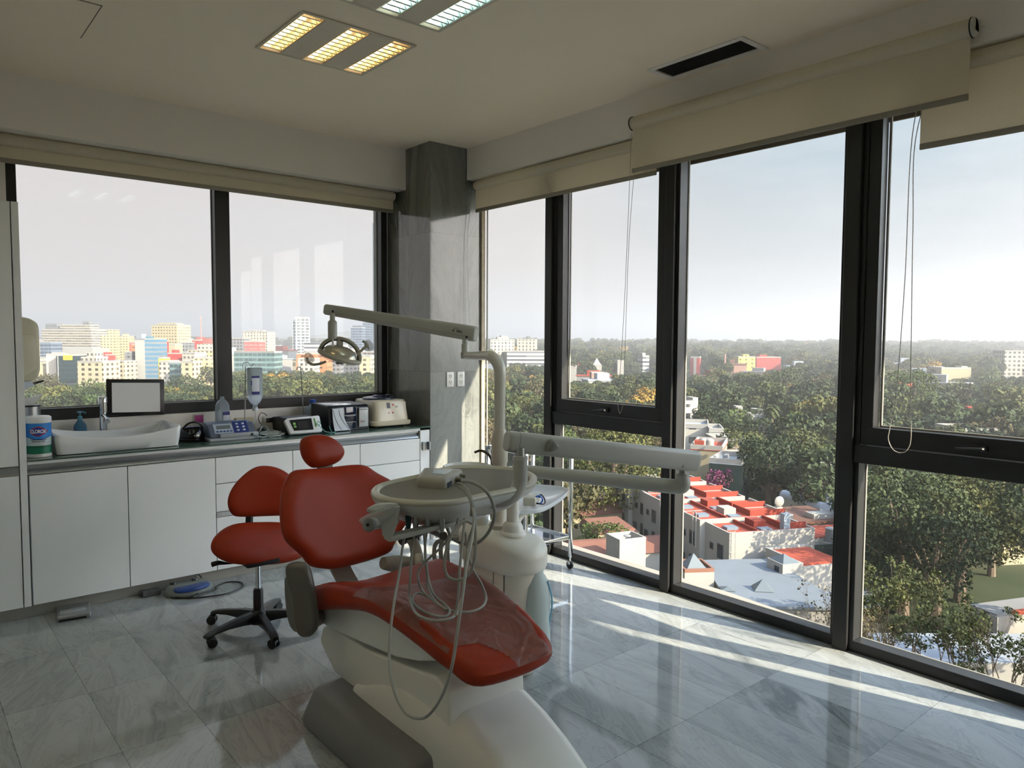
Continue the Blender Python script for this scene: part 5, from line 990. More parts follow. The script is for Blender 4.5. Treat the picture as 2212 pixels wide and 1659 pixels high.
bm = nb(); c_ = dep(718, 692, DL); zb = dep(718, 732, DL); lathe(bm, [(.001, 0), (.018, 0), (.025, -.008), (.0265, -.02), (.0265, zb.z - c_.z), (.001, zb.z - c_.z)], c_, n=32); obj('drop_tube', bm, LW, t)
# head: a shallow dish tilted to the chair, inside a yoke
hc = dep(734, 768, DL + .02)
ax = (CR * .30 + V((0, 0, 1)) * .93 - CF * .12).normalized()      # axis of the dish (its back looks up)
hu = (CR - ax * CR.dot(ax)).normalized(); hv = ax.cross(hu)
def hring(r, h, sx=1.0, sy=.78, n=40): return [hc + hu * (r * sx * math.cos(2 * math.pi * k / n)) + hv * (r * sy * math.sin(2 * math.pi * k / n)) + ax * h for k in range(n)]
OLV = mat('lamp head putty', (168, 166, 152), .28)
bm = nb(); rings(bm, [hring(.118, -.018), hring(.128, -.012), hring(.130, -.002), hring(.122, .006), hring(.104, .008), hring(.100, .0), hring(.104, -.016)], wrap=True, cap=False); obj('head_ring', bm, OLV, t, smooth=60)
bm = nb(); rings(bm, [hring(.106, .0), hring(.10, .018), hring(.085, .036), hring(.055, .050), hring(.02, .056)], cap=True); obj('reflector_shell', bm, mat('reflector gold grey', (186, 182, 166), .2, metal=.45), t, smooth=70)
bm = nb(); rings(bm, [hring(.112, -.018), hring(.10, -.03), hring(.07, -.04), hring(.03, -.045), hring(.003, -.046)], cap=True); obj('front_shield', bm, mat('clear shield', (214, 216, 214), .08, alpha=.35), t, smooth=70)
yk = []
for k in range(19):
    a = math.pi * k / 18; yk.append(hc + hu * (.118 * math.cos(a)) + (ax * .86 + CF * .05).normalized() * (.098 * math.sin(a)) + hv * 0)
bm = nb(); tube(bm, yk, .011, 10, 3); obj('yoke', bm, OLV, t, smooth=60)
bm = nb(); yk2 = [p + (hc - p) * .10 - CF * .004 for p in yk]; tube(bm, yk2, .0045, 8, 3); obj('yoke_slot', bm, BLKP, t)
bm = nb(); box(bm, hc + V((-.016, -.016, .045)), hc + V((.016, .016, .095)), .006); obj('head_mount', bm, OLV, t)
bm = nb(); tube(bm, [dep(719, 732, DL - .04), dep(719, 740, DL - .045), dep(719, 749, DL - .045)], [.004, .006, .005], 10); obj('switch_lever', bm, W_PL, t)
bm = nb(); q_ = hc - ax * .042 + hu * .01; box(bm, q_ - V((.02, .012, .008)), q_ + V((.02, .012, .008)), .003); obj('lamp_socket', bm, BLKP, t)
for sg, E in ((-1, [(704, 781), (690, 786), (674, 787), (665, 780), (663, 772)]), (1, [(770, 765), (781, 757), (789, 749), (792, 745)])):
    bm = nb(); tube(bm, [dep(x, y, DL - .03) for x, y in E], [.007, .008, .008, .009, .006][:len(E)], 10)
    if sg > 0: tube(bm, [dep(783, 737, DL - .03), dep(789, 740, DL - .03), dep(794, 748, DL - .03), dep(797, 754, DL - .03)], [.006, .009, .009, .005], 10)
    hd = obj('side_handle', bm, OLV, t, smooth=60)
    bm = nb(); pad(bm, [(E[-1][0] + a, E[-1][1] + b) for a, b in ((-4, -8), (6, -10), (14, -2), (16, 8), (6, 14), (-5, 10))], dep(E[-1][0], E[-1][1], DL - .03), (-.6, -.8, 0), .008, .01, sub=3, lay=3); obj('barrier_film', bm, CLW, hd, smooth=60)
# floor cable under the foot end
bm = nb(); tube(bm, [onz(1030, 1462, .02), onz(1060, 1478, .01), onz(1100, 1472, .01), onz(1128, 1455, .01), onz(1130, 1435, .015), onz(1105, 1425, .05), (1.78, 2.25, .10)], .0075, 8); tag(obj('supply_hose', bm, M_HO, loc=(1.8, 2.2, 0)), 'grey supply hose curving on the floor under the foot end of the chair', 'hose')
bm = nb(); tube(bm, [(1.79, 2.08, .36), onz(1121, 1430, .10), onz(1118, 1465, .05), onz(1105, 1500, .006), onz(1080, 1508, .006), onz(1085, 1498, .006), onz(1110, 1497, .006), onz(1122, 1510, .006), onz(1118, 1528, .006), onz(1105, 1518, .006), onz(1095, 1519, .006)], .0025, 8); tag(obj('thin_cord', bm, BLKP, loc=(1.8, 2.1, 0)), 'thin black cord dropping from the chair foot and coiling on the floor', 'cord')
# ---------------------------------------------------------------- trolley by the glass wall
t = thing('instrument_trolley', (3.41, 3.85, 0), 'chrome trolley on castors with two shelves standing against the glass wall', 'trolley')
for x, y in ((3.62, 3.65), (3.2, 3.65), (3.2, 4.05), (3.62, 4.05)):
    bm = nb(); box(bm, (x - .012, y - .012, .085), (x + .012, y + .012, .86), .003); obj('leg', bm, CHR, t)
    bm = nb(); cyl(bm, (x, y, .055), (x, y, .086), .008); box(bm, (x - .012, y - .008, .03), (x + .012, y + .02, .056), .004); obj('castor_fork', bm, CHR, t)
    bm = nb(); cyl(bm, (x - .010, y + .005, .030), (x + .010, y + .005, .030), .0295, n=28, bev=.004); obj('castor', bm, mat('rubber dark', (40, 38, 38), .5), t)
for z in (.225, .85):
    bm = nb(); box(bm, (3.2, 3.645, z - .012), (3.62, 3.655, z + .014), .001); box(bm, (3.2, 4.045, z - .012), (3.62, 4.055, z + .014), .001); box(bm, (3.195, 3.65, z - .012), (3.205, 4.05, z + .014), .001); box(bm, (3.615, 3.65, z - .012), (3.625, 4.05, z + .014), .001); obj('shelf_rail', bm, CHR, t)
    bm = nb(); box(bm, (3.205, 3.655, z - .008), (3.615, 4.045, z - .002)); obj('shelf', bm, mat('shelf steel', (190, 200, 214), .08, metal=.85), t)
t = thing('instrument_tray_box', (3.38, 3.8, .85), 'shallow dark tray with chrome clips on the top shelf of the trolley', 'tray')
bm = nb(); box(bm, (3.26, 3.70, .849), (3.52, 3.9, .872), .006); obj('tray', bm, mat('dark tray', (52, 54, 58), .3), t)
bm = nb(); tube(bm, [(3.28, 3.68, .875), (3.33, 3.69, .905), (3.38, 3.70, .88), (3.44, 3.69, .90), (3.49, 3.70, .878)], .005, 8); obj('clip', bm, CHR, t)
# ---------------------------------------------------------------- roller blinds
M_BR = mat('blind bracket', (206, 206, 200), .4)
def blind(x, y0, y1, zt, zb, r, label, bracket=True, sag=0.0):
    t = thing('roller_blind', (x, (y0 + y1) / 2, zt), label, 'roller blind', 'roller blinds')
    bm = nb(); cyl(bm, (x, y0, zt), (x, y1, zt), r, n=32); obj('tube', bm, M_FAB, t)
    bm = nb(); fx = x + r * .8
    rings(bm, [[V((x - r * .2, y, zt - r * .98)) + V((0, 0, 0)), V((x - r * .2 + .0015, y, zt - r * .98)), V((x - r * .2 + .0015, y, zb + .02)), V((x - r * .2, y, zb + .02))] for y in (y0 + .004, (y0 + y1) / 2, y1 - .004)]); obj('fabric', bm, M_FAB, t)
    bm = nb(); box(bm, (x - r * .2 - .006, y0 + .004, zb), (x - r * .2 + .007, y1 - .004, zb + .028), .004); obj('hem_bar', bm, mat('blind hem', (150, 144, 132), .7), t)
    for y, s in ((y0, -1), (y1, 1)):
        bm = nb(); cyl(bm, (x, y, zt), (x, y + s * .010, zt), r + .002, n=32, bev=.002); box(bm, (x, y + min(0, s * .010), zt - .01), (x + r + .012, y + max(0, s * .010), zt + r)); obj('end_bracket', bm, M_BR if s < 0 else M_BR, t)
        bm = nb(); cyl(bm, (x, y + s * .001, zt), (x, y - s * .003, zt), r + .004, n=32); obj('end_disc', bm, BLKS, t)
    return t
def chain(P, r, label, grp='bead chains of the blinds'):
    """beaded loop: a thin cord with beads strung on it, one mesh because it is one chain"""
    bm = nb(); Q = spline(P, 24); tube(bm, Q, r * .55, 6, 1, smooth=False); L = 0; last = Q[0]
    for a, b in zip(Q, Q[1:]):
        d = (b - a).length; k = 0
        while L + d >= r * 3.2:
            u = (r * 3.2 - L) / d; a = a + (b - a) * u; d = (b - a).length; L = 0
            t_ = bmesh.new(); bmesh.ops.create_icosphere(t_, subdivisions=1, radius=r); bmesh.ops.translate(t_, vec=a, verts=t_.verts); merge(bm, t_)
        L += d
    return tag(obj('bead_chain', bm, mat('bead chain', (176, 172, 164), .35), loc=P[0]), label, 'blind chain', grp)
blind(3.615, 1.235, 3.13, 2.945, 2.640, .040, 'long beige roller blind in the middle, nearest the viewer, overlapping both neighbours')
blind(3.725, 3.02, 4.88, 2.845, 2.630, .038, 'beige roller blind between the marble column and the long middle blind')
blind(3.725, -.3, 1.478, 2.845, 2.490, .038, 'beige roller blind cut by the right edge of the picture, hanging lowest')
t = thing('roller_blind', (1.9, 5.40, 2.80), 'wide cream roller blind across the top of the strip window above the counter', 'roller blind', 'roller blinds')
bm = nb(); cyl(bm, (.50, 5.40, 2.775), (3.262, 5.40, 2.775), .036, n=28); obj('tube', bm, M_FAB, t)
bm = nb(); box(bm, (.50, 5.405, 2.665), (3.262, 5.4065, 2.775)); obj('fabric', bm, M_FAB, t)
bm = nb(); box(bm, (.50, 5.398, 2.640), (3.262, 5.412, 2.668), .003); obj('hem_bar', bm, mat('blind hem', (150, 144, 132), .7), t)
bm = nb(); box(bm, (3.264, 5.38, 2.735), (3.274, 5.46, 2.812), .002); obj('end_bracket', bm, BLKS, t)
def cpts(X_c, pts): return [onx(x, y, X_c) for x, y in pts]
chain([(3.64, 3.165, 2.90)] + cpts(3.66, [(1359, 420), (1349, 650), (1340, 800), (1334, 850), (1335, 878), (1339, 893), (1344, 880), (1347, 850), (1352, 700), (1360, 500)]) + [V((3.66, 3.13, 2.90))], .0024, 'long bead chain loop hanging over the first openable window, nearer the column')
chain([V((3.70, 1.44, 2.87))] + cpts(3.70, [(1970, 300), (1955, 600), (1936, 850), (1922, 925), (1919, 950), (1930, 972), (1948, 978), (1962, 968), (1968, 940), (1967, 850), (1972, 500), (1978, 300)]) + [V((3.70, 1.40, 2.87))], .0032, 'long bead chain loop hanging in front of the right openable window')
chain([V((3.66, 4.88, 2.83))] + [ony(x, y, 4.895) for x, y in ((1003, 520), (1001, 700), (998, 850), (1000, 885), (1008, 897), (1016, 890), (1018, 860), (1014, 700), (1010, 520))] + [V((3.70, 4.885, 2.83))], .0016, 'thin bead chain loop hanging beside the sockets on the marble column')
chain([V((3.265, 5.38, 2.74))] + [onx(x, y, 3.275) for x, y in ((858, 560), (848, 720), (838, 830), (832, 846), (846, 780), (854, 700), (862, 560))] + [V((3.27, 5.42, 2.74))], .0014, 'thin chain hanging at the strip window corner behind the centrifuge')
# ================================================================ THE CITY BELOW
G = -28.0
CRh = V((CR.x, CR.y, 0)).normalized(); CFh = V((CF.x, CF.y, 0)).normalized(); YAW = math.atan2(CRh.y, CRh.x)
# open the courtyard ground under everything
def gmat():
    m = bpy.data.materials.new('ground cover'); m.use_nodes = True; t = m.node_tree; p = t.nodes['Principled BSDF']; c = nd(t, 'ShaderNodeTexCoord')
    n = nd(t, 'ShaderNodeTexNoise', i_Scale=.035, i_Detail=6.0); t.links.new(c.outputs['Object'], n.inputs['Vector']); r = nd(t, 'ShaderNodeValToRGB'); t.links.new(n.outputs[0], r.inputs[0])
    ramp(r, [(.35, lin(48, 56, 38)), (.5, lin(64, 68, 48)), (.62, lin(96, 92, 80)), (.75, lin(110, 106, 98))]); t.links.new(r.outputs[0], p.inputs['Base Color']); p.inputs['Roughness'].default_value = 1.0; p.inputs['Specular IOR Level'].default_value = .05; return m
bm = nb(); S_ = 9000.0
for q in (((-2500, 6.5), (9000, 6.5), (9000, 9000), (-2500, 9000)), ((5.2, -2500), (9000, -2500), (9000, 6.5), (5.2, 6.5))): bm.faces.new([bm.verts.new((x, y, G)) for x, y in q])
tag(obj('ground', bm, gmat(), smooth=0, loc=(100, 100, G)), kind='structure')
bm = nb(); box(bm, (-3.5, -12, G), (3.7, 5.3, -.35)); tag(obj('tower_base', bm, mat('own building', (150, 146, 138), .8), loc=(0, 0, G)), kind='structure')
# distant ridges
def ridge(pts, D, m):
    bm = nb(); a = [dep(x, y, D) for x, y in pts]; b = [V((p.x, p.y, G - 5)) for p in a]; back = [p + CFh * 900 + Z_ * 20 for p in a]; rings(bm, [b, a, back, [V((p.x, p.y, G - 5)) for p in back]], cap=False, close=False)
    tag(obj('ridge', bm, m, loc=a[0]), kind='structure')
HM = mat('hill', (104, 108, 96), 1.0, spec=.05, noise=.2, nscale=.02)
ridge([(-300, 738), (60, 738), (300, 732), (420, 736), (560, 734), (620, 729), (700, 722), (760, 714), (820, 705), (900, 715), (1020, 738), (1060, 730), (1100, 738), (1300, 747)], 3800, HM)
ridge([(1180, 746), (1450, 744), (1560, 735), (1680, 720), (1760, 712), (1830, 716), (1900, 724), (2020, 728), (2150, 716), (2250, 712), (2500, 740)], 7500, HM)
# ---------------------------------------------------------------- buildings
def facade(name, wall, glass=(64, 72, 82), fh=3.0, bw=3.0, wr=.6, hr=.5, rough=.8, gr=.15, z0=.2):
    if name in MATS: return MATS[name]
    wall = tuple(q * .80 for q in wall); glass = tuple(q * .55 for q in glass)
    m = bpy.data.materials.new(name); m.use_nodes = True; t = m.node_tree; p = t.nodes['Principled BSDF']; L = t.links.new
    def M(op, a, b=None):
        n = nd(t, 'ShaderNodeMath', operation=op)
        for i, q in enumerate((a, b)):
            if q is None: continue
            if isinstance(q, (int, float)): n.inputs[i].default_value = q
            else: L(q, n.inputs[i])
        return n.outputs[0]
    c = nd(t, 'ShaderNodeTexCoord'); s = nd(t, 'ShaderNodeSeparateXYZ'); L(c.outputs['Object'], s.inputs[0]); ns = nd(t, 'ShaderNodeSeparateXYZ'); L(c.outputs['Normal'], ns.inputs[0])
    side = M('GREATER_THAN', M('ABSOLUTE', ns.outputs[0]), .7); flat = M('LESS_THAN', M('ABSOLUTE', ns.outputs[2]), .5)
    u = M('ADD', M('MULTIPLY', s.outputs[0], M('SUBTRACT', 1.0, side)), M('MULTIPLY', s.outputs[1], side))
    fu = M('FRACT', M('ADD', M('DIVIDE', u, bw), 100.25)); fz = M('FRACT', M('SUBTRACT', M('DIVIDE', s.outputs[2], fh), z0))
    win = M('MULTIPLY', M('MULTIPLY', M('LESS_THAN', fu, wr), M('LESS_THAN', fz, hr)), flat)
    wn = nd(t, 'ShaderNodeTexWhiteNoise'); cc = nd(t, 'ShaderNodeCombineXYZ'); L(M('FLOOR', M('DIVIDE', u, bw)), cc.inputs[0]); L(M('FLOOR', M('DIVIDE', s.outputs[2], fh)), cc.inputs[1]); L(cc.outputs[0], wn.inputs['Vector'])
    gm_ = nd(t, 'ShaderNodeMix', data_type='RGBA'); L(M('MULTIPLY', wn.outputs[0], .35), gm_.inputs[0]); gm_.inputs[6].default_value = (*lin(*glass), 1); gm_.inputs[7].default_value = (*lin(*wall), 1)
    nz = nd(t, 'ShaderNodeTexNoise', i_Scale=.25, i_Detail=4.0); L(c.outputs['Object'], nz.inputs['Vector'])
    wm = nd(t, 'ShaderNodeMix', data_type='RGBA'); L(nz.outputs[0], wm.inputs[0]); wm.inputs[6].default_value = (*[q * .85 for q in lin(*wall)], 1); wm.inputs[7].default_value = (*[min(1, q * 1.12) for q in lin(*wall)], 1)
    x = nd(t, 'ShaderNodeMix', data_type='RGBA'); L(win, x.inputs[0]); L(wm.outputs[2], x.inputs[6]); L(gm_.outputs[2], x.inputs[7]); L(x.outputs[2], p.inputs['Base Color'])
    rg = nd(t, 'ShaderNodeMapRange'); L(win, rg.inputs[0]); rg.inputs['To Min'].default_value = rough; rg.inputs['To Max'].default_value = gr; L(rg.outputs[0], p.inputs['Roughness']); p.inputs['Specular IOR Level'].default_value = .3
    MATS[name] = m; return m
WHT = (141, 139, 132); CRM = (148, 137, 110); ROOFR = mat('red roof paint', (146, 62, 40), .85, noise=.15, nscale=.6); ROOFT = mat('terracotta tiles', (108, 72, 58), .9, noise=.2, nscale=2); ROOFW = mat('white roof', (138, 144, 150), .8, noise=.08, nscale=.4); ROOFG = mat('grey roof', (120, 120, 118), .9, noise=.15, nscale=.3)
WALLW = mat('white render', WHT, .85, noise=.07, nscale=.5); WALLC = mat('cream render', CRM, .85, noise=.06, nscale=.5); DKW = mat('dark window', (42, 48, 54), .15); 
BG = 'buildings in the city view'
def lbox(bm, a, b, fr, bev=0):
    q = nb(); box(q, a, b, bev, 1); bmesh.ops.transform(q, matrix=fr, verts=q.verts); merge(bm, q); return bm
def bld(name, label, cat, x0, x1, yt, D, dp=14, rot=0, m=None, roof=None, base=None, extra=(), group=BG, par=.6, ybase=None):
    c = dep((x0 + x1) / 2, yt, D); w = (x1 - x0) * D / FPX; zt = c.z; gz = G if ybase is None else dep((x0 + x1) / 2, ybase, D).z; h = zt - gz
    o = thing(name, (c.x, c.y, gz), label, cat, group); o.rotation_euler = (0, 0, YAW + math.radians(rot))
    def part(nm, bm, mm):
        bmesh.ops.recalc_face_normals(bm, faces=bm.faces); me = bpy.data.meshes.new(nm); bm.to_mesh(me); bm.free(); me.materials.append(mm); q = bpy.data.objects.new(nm, me); COL.objects.link(q); q.parent = o; return q
    o_part[0] = part
    bm = nb(); box(bm, (-w / 2, 0, 0), (w / 2, dp, h)); part('walls', bm, m or WALLW)
    bm = nb(); box(bm, (-w / 2 - .1, -.1, h), (w / 2 + .1, dp + .1, h + .12)); part('roof', bm, roof or ROOFG)
    if par:
        bm = nb()
        for a, b in (((-w/2, 0), (w/2, .25)), ((-w/2, dp - .25), (w/2, dp)), ((-w/2, .25), (-w/2 + .25, dp - .25)), ((w/2 - .25, .25), (w/2, dp - .25))): box(bm, (*a, h + .12), (*b, h + .12 + par))
        part('parapet', bm, WALLW if m is None or True else m)
    for nm, a, b, mm in extra:      # in fractions of width, metres of depth, metres above or below the roof
        bm = nb(); box(bm, (a[0] * w - w / 2, a[1], h + a[2]), (b[0] * w - w / 2, b[1], h + b[2])); part(nm, bm, mm)
    return o, w, h, part
o_part = [None]
def gable(o, w, dp, h, rise, m, part, over=.3):
    bm = nb(); prism(bm, [(-w/2 - over, 0), (w/2 + over, 0), (0, rise)], (0, -over, h), (1, 0, 0), (0, 0, 1), (0, 1, 0), dp + 2 * over); part('pitched_roof', bm, m)
def hip(o, w, dp, h, rise, m, part, over=.4):
    bm = nb(); a, b = -w/2 - over, w/2 + over; c, d = -over, dp + over; q = min(b - a, d - c) * .42
    rings(bm, [[V((a, c, h)), V((b, c, h)), V((b, d, h)), V((a, d, h))], [V((a, c, h + .25)), V((b, c, h + .25)), V((b, d, h + .25)), V((a, d, h + .25))], [V((a + q, c + q, h + rise)), V((b - q, c + q, h + rise)), V((b - q, d - q, h + rise)), V((a + q, d - q, h + rise))]]); part('pitched_roof', bm, m)
F1 = facade('banded cream flats', (206, 196, 172), (92, 88, 84), 3.0, 4.0, .94, .50); F2 = facade('yellow flats', (214, 198, 148), (110, 104, 92), 3.0, 3.2, .5, .45)
F3 = facade('white flats', (204, 198, 182), (96, 94, 92), 3.0, 3.0, .55, .5); F4 = facade('blue bands', (88, 134, 162), (214, 220, 220), 3.1, 20.0, 1.0, .42)
F5 = facade('dark green glass', (44, 74, 78), (34, 58, 62), 3.2, 1.6, .9, .85, .15); F6 = facade('cream windows', (210, 196, 160), (70, 62, 54), 3.0, 4.5, .45, .5)
F7 = facade('white grid tower', (196, 202, 204), (92, 104, 112), 3.6, 5.0, .72, .62); F8 = facade('slate blue tower', (118, 134, 152), (72, 90, 116), 3.4, 4.0, .85, .6); F9 = facade('teal glass tower', (110, 140, 150), (86, 122, 136), 3.8, 2.0, .9, .9, .2)
F10 = facade('pink flats', (198, 92, 82), (226, 214, 206), 3.2, 9.0, .8, .35); F11 = facade('ribbed white flats', (206, 200, 180), (92, 92, 92), 3.1, 3.4, .42, .62); F12 = facade('green glass low', (120, 150, 148), (76, 108, 112), 3.4, 3.0, .9, .6)
F13 = facade('grey flats', (140, 142, 142), (76, 80, 84), 3.0, 3.0, .6, .5); F14 = facade('orange walls', (206, 130, 76), (96, 70, 50), 4.0, 6.0, .5, .3); F15 = facade('red walls', (176, 62, 52), (190, 180, 170), 3.2, 5.0, .3, .3); F16 = facade('yellow walls', (222, 200, 118), (110, 100, 70), 3.2, 5.0, .3, .35)
F17 = facade('office bands', (212, 212, 208), (90, 100, 110), 3.4, 30.0, 1.0, .45)
WM = mat('white wall', WHT, .8); YEL = mat('sign yellow', (226, 190, 40), .5); MREDW = mat('coral wall', (150, 50, 40), .8)
